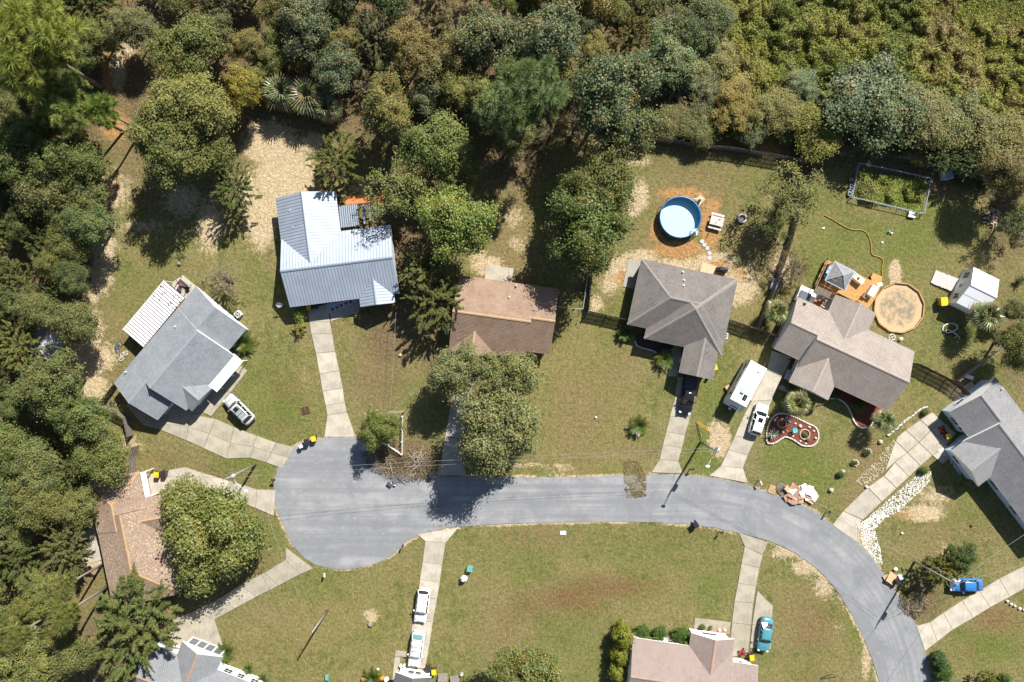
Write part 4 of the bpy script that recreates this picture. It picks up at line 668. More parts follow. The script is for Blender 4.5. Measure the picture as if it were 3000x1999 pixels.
        for a, b in lines:
            d = (b - a); n_ = max(2, int(d.length / .3)); sd = d.normalized().cross(Vector((0, 0, 1))).normalized() * .17
            for j in range(n_):
                u, v = a + d * (j / n_), a + d * ((j + 1.08) / n_); z0, z1 = Vector((0, 0, .075)), Vector((0, 0, .06)); dd = Vector((0, 0, -.06))
                cp.add([u + z0, u + sd + dd + z0, u - sd + dd + z0, v + z1, v + sd + dd + z1, v - sd + dd + z1], [(0, 1, 4, 3), (2, 0, 3, 5), (0, 2, 1)])
        cp.build('ridge_cap', s.cap, ro)
        if walls:
            w = s.ov + .013 * i; wm = MB(); a0, a1, b0, b1 = A0 + w, A1 - w, B0 + w, B1 - w; zw = ze + w * pitch - .2; zt = zr - .22 - (w * .0)
            if hips[0]: pa = [P(a0, b0, -.1), P(a0, b1, -.1), P(a0, b1, zw), P(a0, b0, zw)]
            else: pa = [P(a0, b0, -.1), P(a0, b1, -.1), P(a0, b1, zw), P(a0, mid, zt), P(a0, b0, zw)]
            if hips[1]: pb = [P(a1, b0, -.1), P(a1, b1, -.1), P(a1, b1, zw), P(a1, b0, zw)]
            else: pb = [P(a1, b0, -.1), P(a1, b1, -.1), P(a1, b1, zw), P(a1, mid, zt), P(a1, b0, zw)]
            wm.add(pa, [tuple(range(len(pa)))]); wm.add(pb, [tuple(range(len(pb)))])
            for b in (b0, b1): wm.add([P(a0, b, -.1), P(a1, b, -.1), P(a1, b, zw), P(a0, b, zw)], [(0, 1, 2, 3)])
            wm.build('wall', s.wallm, s.root)
        s.last = (x0 + s.ov + .013 * i, x1 - s.ov - .013 * i, y0 + s.ov + .013 * i, y1 - s.ov - .013 * i); return s.last
    def opening(s, side, pos, w, h, sill, rect=None, kind='window', mat=None, bars=1):
        x0, x1, y0, y1 = rect or s.last; pf = {'N': (x0 + (x1 - x0) * pos, y1, math.pi), 'S': (x0 + (x1 - x0) * pos, y0, 0), 'E': (x1, y0 + (y1 - y0) * pos, math.pi / 2), 'W': (x0, y0 + (y1 - y0) * pos, -math.pi / 2)}[side]
        o = bpy.data.objects.new(kind, None); m = MB(); t = .07
        if kind == 'window':
            for a in ((-w / 2, w / 2, sill - t, sill), (-w / 2, w / 2, sill + h, sill + h + t), (-w / 2 - t, -w / 2, sill - t, sill + h + t), (w / 2, w / 2 + t, sill - t, sill + h + t)): m.box(a[0], a[1], -.06, .03, a[2], a[3])
            for j in range(bars): x = -w / 2 + w * (j + 1) / (bars + 1); m.box(x - .02, x + .02, -.045, .02, sill, sill + h)
            m.box(-w / 2, w / 2, -.04, .02, sill + h / 2 - .02, sill + h / 2 + .02)
            f = m.build('window', WHITE, s.root, loc=(pf[0], pf[1], 0)); f.rotation_euler.z = pf[2]; g = MB(); g.box(-w / 2, w / 2, -.025, .01, sill, sill + h); g.build('pane', GLASS, f)
        else:
            m.box(-w / 2, w / 2, -.05, .02, sill, sill + h); f = m.build(kind, mat or DOORW, s.root, loc=(pf[0], pf[1], 0)); f.rotation_euler.z = pf[2]
            if kind == 'garage_door':
                for j in range(4): q = MB(); q.box(-w / 2 + .05, w / 2 - .05, -.075, -.045, sill + .05 + j * h / 4, sill + (j + 1) * h / 4 - .04); q.build('panel', mat or DOORW, f)
            else:
                q = MB(); q.box(-w / 4, w / 4, -.07, -.045, sill + h * .55, sill + h * .88); q.build('pane', GLASS, f); q = MB(); q.box(w * .36, w * .42, -.1, -.045, sill + .95, sill + 1.05); q.build('handle', DKM, f)
        return f
    def vent(s, x, y, z, ri=0, r=.07, h=.5, mat=None):
        p = Z(s.img, x, y, z); q = s.root.matrix_local.inverted() if False else None
        dx, dy = p.x - s.root.location.x, p.y - s.root.location.y; th = -s.root.rotation_euler.z; lx, ly = math.cos(th) * dx - math.sin(th) * dy, math.sin(th) * dx + math.cos(th) * dy
        m = MB(); m.lathe([(r * 1.9, z - .25), (r * 1.8, z + .02), (r, z + .06), (r, z + h * .6)], 10, (lx, ly)); m.build('vent_pipe', mat or VENT, s.roofs[ri])
SH = shingle_mat
def capm(n, c): return M(n, c, .85, .2, .2, 3)

# blue grey shingled house, left
h = House('A', (50, 605), (470, 112), 2.7, 'blue grey shingled house with a striped patio roof and white front gable', SH('blue_grey_shingle', (.19, .215, .24), (.245, .265, .29), (.3, .315, .33), .45), capm('blue_grey_cap', (.22, .245, .27)), M('pale_siding', (.5, .54, .58), .7, .3, .08), pitch=.5)
h.block(125, 507, 0, 382); main = h.last; h.block(-12, 135, 0, 300); h.block(495, 655, 0, 345); h.opening('S', .5, 1.6, 1.2, .9)
g = h.block(143, 300, 120, 409, 'v', ze=2.85); h.opening('S', .5, 1.5, 1.3, .8, bars=2); h.opening('E', .22, .9, 2.05, 0, kind='door')
m = MB(); k = h.k; m.box(300 * k, 512 * k, -440 * k, -376 * k, 2.38, 2.5); pr = m.build('porch_roof', M('white_flat_roof', (.72, .73, .74), .5, .3, .1, 1.2, col2=(.5, .53, .57)), h.root)
for t in (310, 400, 505): m = MB(); m.box(t * k, t * k + .1, -432 * k, -432 * k + .1, 0, 2.38); m.build('porch_post', WHITE, h.root)
for x, y, z, r in ((365, 318, 3.7, 0), (260, 537, 3.6, 1), (105, 556, 3.0, 1)): h.vent(x, y, z, r)
# striped metal patio roof behind that house
q = [Z('A', *p, 2.5) for p in ((305, 75), (412, 175), (193, 432), (88, 335))]
pc = thing('patio_cover', (q[3].x, q[3].y, 0), ang(q[3], q[0]), 'white striped metal patio roof with rusty patches behind the blue grey shingled house', 'patio roof')
Lx, Wy = (q[0] - q[3]).length, (q[2] - q[3]).length; npn = 21
PANW = M('white_panel', (.72, .74, .78), .45, .4, .05, 1, col2=(.6, .63, .68)); RUST = M('rust', (.11, .05, .035), .9, .2, .4, 5)
for j in range(npn):
    m = MB(); x0, x1 = Lx * j / npn + .065, Lx * (j + 1) / npn - .065; m.add([(x0, -Wy, 2.62), (x1, -Wy, 2.62), (x1, 0, 2.42), (x0, 0, 2.42), (x0, -Wy, 2.57), (x1, -Wy, 2.57), (x1, 0, 2.37), (x0, 0, 2.37)], [(0, 1, 2, 3), (7, 6, 5, 4), (0, 4, 5, 1), (1, 5, 6, 2), (2, 6, 7, 3), (3, 7, 4, 0)]); m.build('panel', PANW, pc)
m = MB(); m.add([(0, -Wy, 2.56), (Lx, -Wy, 2.56), (Lx, 0, 2.36), (0, 0, 2.36), (0, -Wy, 2.5), (Lx, -Wy, 2.5), (Lx, 0, 2.3), (0, 0, 2.3)], [(0, 1, 2, 3), (7, 6, 5, 4), (0, 4, 5, 1), (1, 5, 6, 2), (2, 6, 7, 3), (3, 7, 4, 0)]); m.build('underdeck', RUST, pc)
for j in range(4): m = MB(); x = .1 + (Lx - .2) * j / 3; m.box(x, x + .1, -.15, -.05, 0, 2.35); m.build('post', WHITE, pc)
m = MB(); m.box(-.05, Lx + .05, .0, .06, 2.32, 2.46); m.build('gutter', WHITE, pc); rr = random.Random(5)
for (a, b, n) in ((.86, .18, 16), (.8, .9, 14)):
    m = MB()
    for _ in range(n):
        x, y = Lx * (a + rr.uniform(-.12, .12)), -Wy * min(.97, max(.02, (1 - b) + rr.uniform(-.22, .22))); z = 2.42 + .2 * (-y / Wy) + .012; w_, l_ = rr.uniform(.06, .2), rr.uniform(.1, .35)
        m.add([(x, y, z), (x + w_, y, z), (x + w_ * .8, y - l_, z + .2 * l_ / Wy), (x - .03, y - l_ * .8, z + .16 * l_ / Wy)], [(0, 3, 2, 1)])
    m.build('rust_patch', RUST, pc)

# metal roofed house
a = NT('bare_metal_roof'); o = a.obj(); c = a.mix(a.ramp(a.noise(o, .5, 4), .35, .65), (.32, .37, .44), (.4, .445, .51)); c = a.mix(a.ramp(a.noise(o, 4, 4), .5, .8), c, (.31, .35, .41)); su = a.n('SeparateXYZ'); a.l(a.n('UVMap').outputs[0], su.inputs[0]); sf = a.math('FRACT', a.math('DIVIDE', su.outputs[0], .42)); c = a.mix(a.ramp(sf, .16, .1), c, (.2, .24, .3)); MET = a.done(c, .45, .45, .2)
h = House('B', (148, 812), (585, 757), 2.7, 'metal roofed house with a pale blue grey standing seam roof', MET, MET, M('brown_siding', (.3, .2, .15), .8), M('metal_trim', (.5, .54, .6), .5, .4), pitch=.5, metal=True)
h.block(0, 690, -432, 0); mn = h.last; h.opening('S', .45, .95, 2.05, 0, kind='door'); h.opening('S', .2, 1.6, 1.2, .9); h.block(-4, 373, -686, -200, 'v'); h.opening('E', .2, 1.4, 1.1, 1); h.block(437, 655, -160, 54, 'v'); h.opening('S', .5, 1.4, 1.2, .9)
for x, y, z, r in ((152, 208, 3.6, 1), (168, 313, 3.6, 1), (169, 512, 3.8, 0), (680, 571, 3.8, 0)): h.vent(x, y, z, r)
q = [Z('B', *p, 2.5) for p in ((445, 180), (690, 155), (700, 290), (465, 315))]
pc = thing('patio_cover', (q[3].x, q[3].y, 0), ang(q[3], q[2]), 'half stripped corrugated patio roof under the thinning tree', 'patio roof'); Lx, Wy = (q[2] - q[3]).length, (q[0] - q[3]).length
for j in range(18):
    if j in (9, 10, 13, 15, 16): continue
    m = MB(); x0 = Lx * j / 18; w_ = Lx / 18 - .03; y0 = 0 if j < 9 else rr.uniform(0, 1.2); m.add([(x0, y0, 2.5), (x0 + w_ / 2, y0, 2.58), (x0 + w_, y0, 2.5), (x0, Wy, 2.4), (x0 + w_ / 2, Wy, 2.48), (x0 + w_, Wy, 2.4)], [(0, 1, 4, 3), (1, 2, 5, 4)]); m.build('panel', MET, pc)
for j in range(7): m = MB(); x = Lx * j / 6; m.box(x - .05, x + .05, -.1, Wy + .1, 2.24, 2.36); m.build('rafter', RUST, pc)
m = MB(); m.box(-.1, Lx + .1, Wy - .02, Wy + .1, 2.1, 2.3); m.build('beam', RUST, pc)
for x in (.1, Lx / 2, Lx - .1): m = MB(); m.box(x - .06, x + .06, Wy - .02, Wy + .1, 0, 2.1); m.build('post', RUST, pc)

# brown roofed house
h = House('C', (808, 218), (205, 135), 2.7, 'brown roofed house behind the grey green oaks', SH('brown_shingle', (.235, .16, .115), (.29, .205, .15), (.36, .26, .185), .5), capm('tan_cap', (.36, .25, .15)), M('brown_brick_wall', (.22, .13, .1), .9, .2, .25, 5), M('brown_fascia', (.16, .11, .08), .8), pitch=.5)
h.root.rotation_euler.z = -math.radians(7.9); h.c, h.sn = math.cos(math.radians(7.9)), math.sin(math.radians(7.9))
h.block(-600, -140, 0, 440); h.opening('S', .75, 1.6, 1.2, .9); h.block(-152, 0, 0, 394); h.block(-595, -322, 200, 456, 'v', pitch=.45, ze=2.75); h.opening('S', .5, 2.4, 2.1, 0, kind='garage_door')
for x, y, z in ((555, 198, 3.3), (513, 266, 3.9), (497, 379, 4.6)): h.vent(x, y, z, 0, mat=DKM if y > 300 else VENT)
# dark hip roofed house
h = House('D', (212, 83), (808, 212), 2.7, 'dark brown grey hip roofed house beside the round pool', SH('dark_shingle', (.145, .13, .122), (.19, .172, .162), (.235, .215, .2), .45), capm('dark_cap', (.22, .2, .185)), M('dark_brick', (.2, .15, .13), .9, .2, .25, 5), M('dark_fascia', (.2, .18, .17), .8), pitch=.5)
h.block(0, 609, 0, 418, 'u', (1, 1)); h.opening('S', .12, 1.5, 1.2, .9); h.block(121, 615, 8, 482, 'v', (1, 1)); h.opening('S', .3, 1.6, 1.2, .9); h.block(377, 592, 300, 645, 'v', dz=-.06, pitch=.36); h.opening('S', .5, 2.6, 2.1, 0, kind='garage_door'); h.opening('W', .2, .9, 2, 0, kind='door')
m = MB(); k = h.k; m.box(383 * k, 600 * k, -60 * k, 16 * k, 2.5, 2.62)
for x, y, z in ((470, 165, 3.2), (478, 216, 3.7), (475, 249, 4.0), (634, 483, 3.6)): h.vent(x, y, z, 0 if y < 300 else 1, .09)
# taupe roofed house
h = House('E', (1022, 448), (290, 110), 2.7, 'taupe roofed house with the timber deck and kidney shaped flower bed', SH('taupe_shingle', (.275, .235, .205), (.335, .29, .258), (.39, .345, .31), .4), capm('taupe_cap', (.33, .285, .25)), M('taupe_wall', (.5, .46, .42), .8, .2, .1, 2), pitch=.5)
tht = math.radians(25); h.root.rotation_euler.z = -tht; h.c, h.sn = math.cos(tht), math.sin(tht)
h.block(-625, 0, 0, 410); h.opening('S', .82, 1.6, 1.3, .9); h.opening('S', .6, 1.2, 1.3, .9); h.block(-805, -615, 0, 354); h.opening('S', .6, .95, 2.1, 0, kind='door'); h.block(-595, -317, -114, 200, 'v'); h.opening('W', .85, 1.2, 1.1, 1); h.block(-630, -362, 180, 505, 'v', ze=2.8); h.opening('W', .2, 1.2, 1.1, 1); h.opening('S', .5, 1.6, 1.3, .9)
for x, y, z, r, mt_ in ((336, 150, 3.1, 1, DKM), (690, 433, 3.9, 0, DKM), (443, 475, 3.7, 3, DKM)): h.vent(x, y, z, r, .12, mat=mt_)
# grey house on the right
h = House('F', (402, 45), (642, 360), 2.8, 'grey roofed house with pale blue walls at the right edge', SH('cool_grey_shingle', (.2, .2, .205), (.25, .25, .255), (.3, .3, .305), .4), capm('cool_grey_cap', (.24, .24, .245)), M('pale_blue_siding', (.55, .63, .7), .7, .3, .06), pitch=.5)
h.block(0, 182, 0, 315); h.opening('S', .45, 1.3, 1.3, .9, bars=2); h.opening('S', .8, .95, 2.1, 0, kind='door'); h.opening('W', .3, 1.2, 1.2, 1); h.block(176, 900, 0, 356); h.opening('S', .45, 1.6, 1.2, .9, bars=2); h.opening('S', .7, 1.6, 1.2, .9); h.block(180, 420, 150, 438, 'v', ze=2.9, pitch=.46); h.opening('S', .3, 1.4, 1.3, .9)
for x, y, z, r in ((440, 112, 3.3, 0), (538, 322, 3.5, 1)): h.vent(x, y, z, r)
# pink roofed house
h = House('G', (75, 155), (193, 735), 2.7, 'pink brown roofed house with orange hip caps at the lower left', SH('pink_shingle', (.26, .185, .14), (.32, .235, .175), (.23, .16, .12), .5, .6, (.42, .335, .245)), capm('orange_cap', (.37, .245, .13)), M('brown_wall', (.25, .16, .12), .9), M('dark_red_fascia', (.14, .05, .035), .8), pitch=.5, ov=.3)
# along the house axis u runs down the photo; the house's other axis runs to the left, so offsets are negative
h.block(0, 330, -331, 0, 'u', (1, 0)); h.block(230, 800, -432, -2, 'u', (0, 1)); h.block(170, 430, -478, -180, 'v', (1, 0))
for x, y, z in ((210, 337, 3.9), (146, 409, 3.2)): h.vent(x, y, z, 0, .09, mat=BLACK)
q = [Z('G', *p, 2.4) for p in ((404, 95), (440, 88), (472, 243), (432, 255))]
m = MB(); m.prism([(p.x, p.y) for p in q], 2.3, 2.42); o_ = m.build('porch_roof', M('white_flat_roof')); tag(o_, 'white flat porch strip along the pink roof beside the yellow lidded bin', 'porch roof')
for p in q[1:3]: m = MB(); m.box(p.x - .06, p.x + .06, p.y - .06, p.y + .06, 0, 2.3); m.build('post', WHITE, o_)
# slate roofed house with white carport, bottom left
h = House('H', (535, 180), (890, 318), 2.8, 'slate grey roofed house with a white gabled carport at the bottom left', SH('slate_shingle', (.19, .2, .215), (.235, .248, .265), (.28, .29, .3), .4), capm('rusty_cap', (.3, .19, .13)), M('white_wall', (.76, .76, .75), .7, .3, .04), WHITE, pitch=.5)
h.block(-258, 815, 124, 620, 'u'); h.opening('N', .8, .9, 1.2, .9); h.opening('N', .68, 1.1, 1.2, .9); h.opening('N', .93, 1.0, 1.2, .9); h.block(0, 381, 0, 470, 'v', pitch=.55, ze=2.9)
k = h.k; t0 = h.ts(565, 200)
cp = MB()
x0, x1, y1 = .5, 381 * k - .5, .02
for j, w_ in enumerate((.18, .3, .5, .7, .85)):
    if j < 4:
        x = x0 + (x1 - x0) * j / 4; g_ = MB(); g_.box(x + .12, x + (x1 - x0) / 4 - .12, -.39, -.34, .25, 2.15); g_.build('screen_panel', M('dark_screen', (.13, .14, .16), .6, .3, .1), h.root)
m = MB(); m.box(x0 - .1, x1 + .1, -.36, -.3, 2.15, 2.6)
for j in range(5): x = x0 + (x1 - x0) * j / 4; m.box(x - .1, x + .1, -.41, -.33, 0, 2.3)
m.box(x0, x1, -.405, -.34, .0, .22); m.build('carport_frame', WHITE, h.root)
# brown house, bottom
h = House('I', (295, 228), (722, 290), 2.8, 'mauve brown roofed house with clipped hedges at the bottom edge', SH('mauve_shingle', (.255, .2, .18), (.305, .243, .22), (.36, .29, .26), .35), capm('mauve_cap', (.33, .22, .17)), M('white_wall'), WHITE, pitch=.5)
h.block(0, 766, 0, 490); h.opening('N', .2, 1.3, 1.3, .9); h.opening('N', .42, 1.3, 1.3, .9); h.block(432, 764, -100, 300, 'v', ze=2.85); h.opening('N', .5, 2.0, 1.4, .8); h.block(752, 973, 76, 400, 'u', pitch=.36); h.opening('N', .5, .9, 2, 0, kind='door')
# charcoal gable, bottom centre
h = House('J', (445, 335), (838, 390), 2.7, 'small charcoal gabled house with a white front at the bottom edge', SH('charcoal_shingle', (.1, .1, .1), (.135, .135, .133), (.18, .18, .175), .4), capm('charcoal_cap', (.12, .12, .12)), M('white_wall'), WHITE, pitch=.45)
h.block(0, 397, 0, 620, 'v'); h.opening('N', .38, .8, 1.3, .8, bars=0); h.opening('N', .62, .8, 1.3, .8, bars=0)
# white shed
h = House('L', (525, 82), (780, 208), 2.5, 'white gabled garden shed with a plank ramp', MET, MET, M('white_wall'), WHITE, pitch=.5, metal=False, cat='shed', name='shed', ov=.06)
h.roof = M('white_roof_sheet', (.76, .77, .79), .4, .4, .03, 1); h.cap = h.roof; h.block(0, 286, 0, 396, 'u', course=1.4); h.opening('W', .2, .9, 1.1, 1.1); h.opening('W', .8, .9, 1.1, 1.1); h.opening('W', .5, 1.2, 2.0, .1, kind='door')
q = [Z('L', *p, .25) for p in ((116, 100), (380, 206), (320, 330), (95, 238))]
rp = thing('ramp', (q[3].x, q[3].y, 0), ang(q[3], q[2]), 'weathered white plank ramp leading up to the white shed', 'ramp'); Lx, Wy = (q[2] - q[3]).length, (q[0] - q[3]).length; WP = M('weathered_white_wood', (.52, .49, .47), .85, .2, .2, 4)
for j in range(17): m = MB(); x = Lx * j / 17; m.box(x + .012, x + Lx / 17 - .012, rr.uniform(-.05, .05), Wy + rr.uniform(-.06, .06), .1 + .012 * j, .15 + .012 * j); m.build('plank', WP, rp)
m = MB(); m.box(0, Lx, .1, .2, 0, .1); m.box(0, Lx, Wy - .2, Wy - .1, 0, .1); m.build('joist', WP, rp)
# tarped shed in the left woods
h = House('21', (455, 1440), (690, 1540), 2.1, 'small tarped shed half hidden by the left woods', M('blue_grey_tarp', (.2, .22, .25), .6, .3, .25, 2, col2=(.32, .34, .36)), M('tarp_edge', (.4, .42, .45), .6), M('plank_wall', (.18, .12, .08), .9, .2, .3, 5), DKM, pitch=.35, cat='shed', name='shed', ov=.1)
h.root.location = (Z('31', 500, -40, 2.1).x - 2.2, Z('31', 500, -40, 2.1).y + 1.6, 0); h.k = .0155; h.block(0, 270, 0, 250, 'v', course=1.2)

# ------------------------------------------------------------------ vehicles
def paint(n, c, r=.25): return M(n, c, r, .5, .03, 1.5)
TYRE = M('tyre_rubber', (.02, .02, .02), .9, .2, .2); RIM = M('rim_alloy', (.45, .46, .47), .35, .5, .1, metal=.5); CGL = M('car_glass', (.012, .016, .02), .06, .7, .1); TEALG = M('green_glass', (.1, .2, .19), .08, .7, .1)
LAMP = M('headlight_lens', (.6, .62, .65), .15, .6, .1); TAIL = M('taillight_red', (.3, .02, .015), .3, .5, .1); CHR = M('chrome', (.55, .56, .58), .25, .5, .1, metal=.6)
def loft(mb, secs):
    n = len(secs[0]); vv = [p for s in secs for p in s]; ff = [(i * n + j, i * n + j + 1, (i + 1) * n + j + 1, (i + 1) * n + j) for i in range(len(secs) - 1) for j in range(n - 1)]
    return mb.add(vv, ff + [tuple(range(n))[::-1], tuple(range((len(secs) - 1) * n, len(secs) * n))])
def car(name, label, cat, c, ang_, L=4.8, Wd=1.85, Ht=1.7, pm=None, cowl=.28, rear=.94, slope=.5, rslope=.25, glassm=None, extra=(), group=None):
    """front points along +x; cowl and rear are where the cabin starts and ends, as shares of the length from the nose"""
    t = thing(name, (c.x, c.y, .05), ang_, label, cat, group); hl, hw = L / 2, Wd / 2; gm_ = glassm or CGL
    X = lambda f: hl - f * L
    st = [(0, .55, .42, .58), (.015, .76, .3, .68), (.05, .9, .24, .78), (.12, .97, .22, .86), (cowl, 1, .22, .98), (.5, 1, .22, 1.0), (.75, 1, .22, 1.02), (min(rear, .95), .985, .24, 1.02), (.965, .93, .28, 1.0), (.99, .82, .36, .92), (1, .7, .45, .8)]
    secs = []
    for f, w, z0, z1 in st:
        x, y = X(f), hw * w; zm = z0 + (z1 - z0) * .55; cr = .05
        secs.append([(x, -y * .9, z0), (x, -y, zm - .1), (x, -y * .985, zm + .1), (x, -y * .9, z1), (x, -y * .4, z1 + cr), (x, y * .4, z1 + cr), (x, y * .9, z1), (x, y * .985, zm + .1), (x, y, zm - .1), (x, y * .9, z0)])
    b = loft(MB(), secs).build('body', pm, t, True)
    xc, xr = X(cowl), X(rear); xf, xb = xc - slope * 1.0 * (Ht - 1), xr + rslope * (Ht - 1) * 2; zt = Ht - .03; bw, tw = hw * .9, hw * .7; zb = 1.0
    rs = []
    for f in (0, .12, .5, .88, 1):
        x = xf + (xb - xf) * f; e = .06 if f in (0, 1) else 0; w_ = tw * (.93 if f in (0, 1) else 1)
        rs.append([(x, -w_, zt - .06), (x, -w_ * .86, zt - e * .5), (x, -w_ * .3, zt + .03 - e * .5), (x, w_ * .3, zt + .03 - e * .5), (x, w_ * .86, zt - e * .5), (x, w_, zt - .06)])
    r = loft(MB(), rs).build('roof', pm, t, True)
    def glass(nm, p): m = MB(); m.add(p, [tuple(range(len(p)))]); return m.build(nm, gm_, t)
    glass('windshield', [(xc + .02, -bw * .93, zb + .03), (xc + .12, 0, zb + .06), (xc + .02, bw * .93, zb + .03), (xf + .01, tw * .9, zt - .03), (xf + .03, 0, zt), (xf + .01, -tw * .9, zt - .03)][:: 1]); 
    glass('rear_window', [(xr, bw * .86, zb + .06), (xr - .05, 0, zb + .06), (xr, -bw * .86, zb + .06), (xb, -tw * .86, zt - .04), (xb, 0, zt - .02), (xb, tw * .86, zt - .04)])
    for s in (-1, 1):
        q = [(xc - .08, s * bw, zb + .03), (xr + .08, s * bw * .97, zb + .05), (xb + .02, s * tw * .98, zt - .05), (xf - .02, s * tw * .98, zt - .05)]; glass('side_window', q if s < 0 else q[::-1])
        pl = MB()
        for f0 in (0.0, .36, .7, 1.0):
            u = Vector(q[0]).lerp(Vector(q[1]), f0); v = Vector(q[3]).lerp(Vector(q[2]), f0); pl.beam(u + Vector((0, s * .012, 0)), v + Vector((0, s * .012, 0)), .09, .05)
        pl.build('window_pillar', pm, t)
        m = MB(); m.box(xc - .42, xc - .25, s * (hw + .01), s * (hw + .2), .98, 1.12); m.build('mirror', pm if pm.name != 'car_black' else BLACK, t)
        m = MB(); m.box(X(.03) - .16, X(.012) + .0, s * hw * .5, s * hw * .84, .66, .8); m.build('headlight', LAMP, t); m = MB(); m.box(X(.995), X(.97), s * hw * .55, s * hw * .86, .72, .97); m.build('taillight', TAIL, t)
        for f in (.17, .8):
            w = MB(); ax = X(f); pr = [(ax + .34 * math.cos(a_ * math.pi / 8), .34 + .34 * math.sin(a_ * math.pi / 8)) for a_ in range(16)]
            y0, y1 = s * (hw - .2), s * (hw + .005); w.add([(x, y0, z) for x, z in pr] + [(x, y1, z) for x, z in pr], [tuple(range(16)), tuple(range(16, 32))[::-1]] + [(i, (i + 1) % 16, 16 + (i + 1) % 16, 16 + i) for i in range(16)])
            wo_ = w.build('wheel', TYRE, t); w = MB(); y2 = s * (hw + .015); w.add([(ax + (x - ax) * .6, y2, .34 + (z - .34) * .6) for x, z in pr], [tuple(range(16))]); w.build('rim', RIM, wo_)
    m = MB(); m.box(X(.012), X(-.012), -hw * .62, hw * .62, .36, .52); m.build('front_bumper', BLACK, t); m = MB(); m.box(X(1.012), X(.985), -hw * .7, hw * .7, .4, .56); m.build('rear_bumper', pm, t)
    m = MB()
    for s in (-1, 1): m.beam((xc - .1, s * bw * .45, zb + .075), (xc + .08, s * bw * .1, zb + .07), .025, .02)
    m.build('wiper', BLACK, t)
    m = MB(); m.add([(X(.13), -hw * .5, .935), (X(.13), hw * .5, .935), (X(.13) - .02, hw * .5, .94), (X(.13) - .02, -hw * .5, .94)], [(0, 1, 2, 3)]); m.build('hood_seam', BLACK, t)
    if 'sunroof' in extra: m = MB(); m.box(xf - .95, xf - .3, -tw * .5, tw * .5, zt + .0, zt + .045); m.build('sunroof', CGL, t)
    if 'rack' in extra:
        m = MB()
        for s in (-1, 1): m.beam((xf - .3, s * tw * .78, zt + .06), (xb + .25, s * tw * .78, zt + .06), .04)
        for f in (.35, .6): x = xf + (xb - xf) * f; m.beam((x, -tw * .78, zt + .08), (x, tw * .78, zt + .08), .045)
        m.build('roof_rack', BLACK, t)
    if 'ribs' in extra:
        for f in (.28, .45, .62, .8): m = MB(); x = xf + (xb - xf) * f; m.box(x - .2, x + .2, -tw * .75, tw * .75, zt + .0, zt + .04); m.build('roof_panel', CHR if 'silver' in pm.name else pm, t)
    return t
PW, PS, PB, PT, PBL = paint('car_white', (.78, .78, .77)), paint('car_silver', (.42, .42, .41), .3), paint('car_black', (.014, .014, .017), .12), paint('car_teal', (.07, .23, .28), .25), paint('car_blue', (.03, .16, .42), .25)
def head(k, a, b): return ang(Z(k, *a), Z(k, *b))
car('parked_suv', 'silver suv with a dark sunroof on the grass by the blue grey house', 'car', Z('A', 709, 749), head('A', (772, 812), (645, 686)), 5.0, 1.9, 1.75, PS, extra=('sunroof', 'rack', 'ribs'), rear=.93)
car('parked_suv', 'white crossover with a dark sunroof behind the travel trailer', 'car', Z('M', 470, 619), head('M', (432, 745), (512, 490)), 4.65, 1.9, 1.6, PW, cowl=.27, extra=('sunroof',), slope=.8, rear=.95)
car('parked_suv', 'plain roofed white suv, upper of two on the straight driveway', 'car', Z('42', 1533, 842), head('42', (1557, 690), (1516, 990)), 4.85, 1.9, 1.7, PW, rear=.95, rslope=.2)
car('parked_suv', 'white suv with a black roof rack, lower of two on the straight driveway', 'car', Z('42', 1480, 1240), head('42', (1506, 1080), (1458, 1400)), 5.1, 1.9, 1.7, PW, rear=.93, extra=('rack',), glassm=TEALG, rslope=.4)
car('parked_car', 'teal car parked by the mauve brown roofed house', 'car', Z('I', 1283, 190), head('I', (1305, 60), (1268, 318)), 4.9, 1.85, 1.5, PT, cowl=.3, rear=.85, slope=.9, rslope=.6)
car('parked_car', 'blue car below the yellow green cedar on the right', 'car', Z('Q', 556, 276), head('Q', (640, 276), (470, 280)), 4.6, 1.8, 1.45, PBL, cowl=.3, rear=.85, slope=.9, rslope=.6)
# black pickup
p = Z('33', 1606, 487); t = car('pickup_truck', 'black pickup truck nose out in the narrow driveway', 'truck', p, head('33', (1640, 335), (1583, 640)), 5.6, 1.95, 1.8, PB, cowl=.27, rear=.62, slope=.7, rslope=.15)
m = MB(); m.box(-2.6, -.75, -.78, .78, 1.08, 1.12); m.build('bed_cover', M('vinyl_black', (.03, .03, .035), .55, .4, .1), t); m = MB()
for s in (-1, 1): m.box(-2.68, -.7, s * .84 - .06, s * .84 + .06, 1.0, 1.16)
m.box(-2.72, -2.62, -.86, .86, .9, 1.14); m.build('bed_rail', PB, t)
# travel trailer
q0, q1 = Z('M', 483, 155, 3), Z('M', 290, 510, 3); c = (q0 + q1) / 2; t = thing('travel_trailer', (c.x, c.y, 0), ang(q0, q1), 'white travel trailer parked beside the pale driveway', 'trailer'); L = 6.9; hw = 1.27
prof = [(-L / 2, .55), (L / 2 - .5, .55), (L / 2 + .1, 1.1), (L / 2 + .12, 1.7), (L / 2 - .75, 3.0), (-L / 2 + .1, 3.0), (-L / 2, 2.85)]
m = MB(); n = len(prof); m.add([(x, -hw, z) for x, z in prof] + [(x, hw, z) for x, z in prof], [tuple(range(n)), tuple(range(n, 2 * n))[::-1]] + [(i, i + n, (i + 1) % n + n, (i + 1) % n) for i in range(n)]); b = m.build('body', paint('trailer_white', (.74, .75, .75), .4), t)
m = MB(); m.box(-L / 2 + .05, L / 2 - .8, -hw + .04, hw - .04, 3.0, 3.03); m.build('roof', paint('trailer_roof', (.8, .8, .79), .5), t)
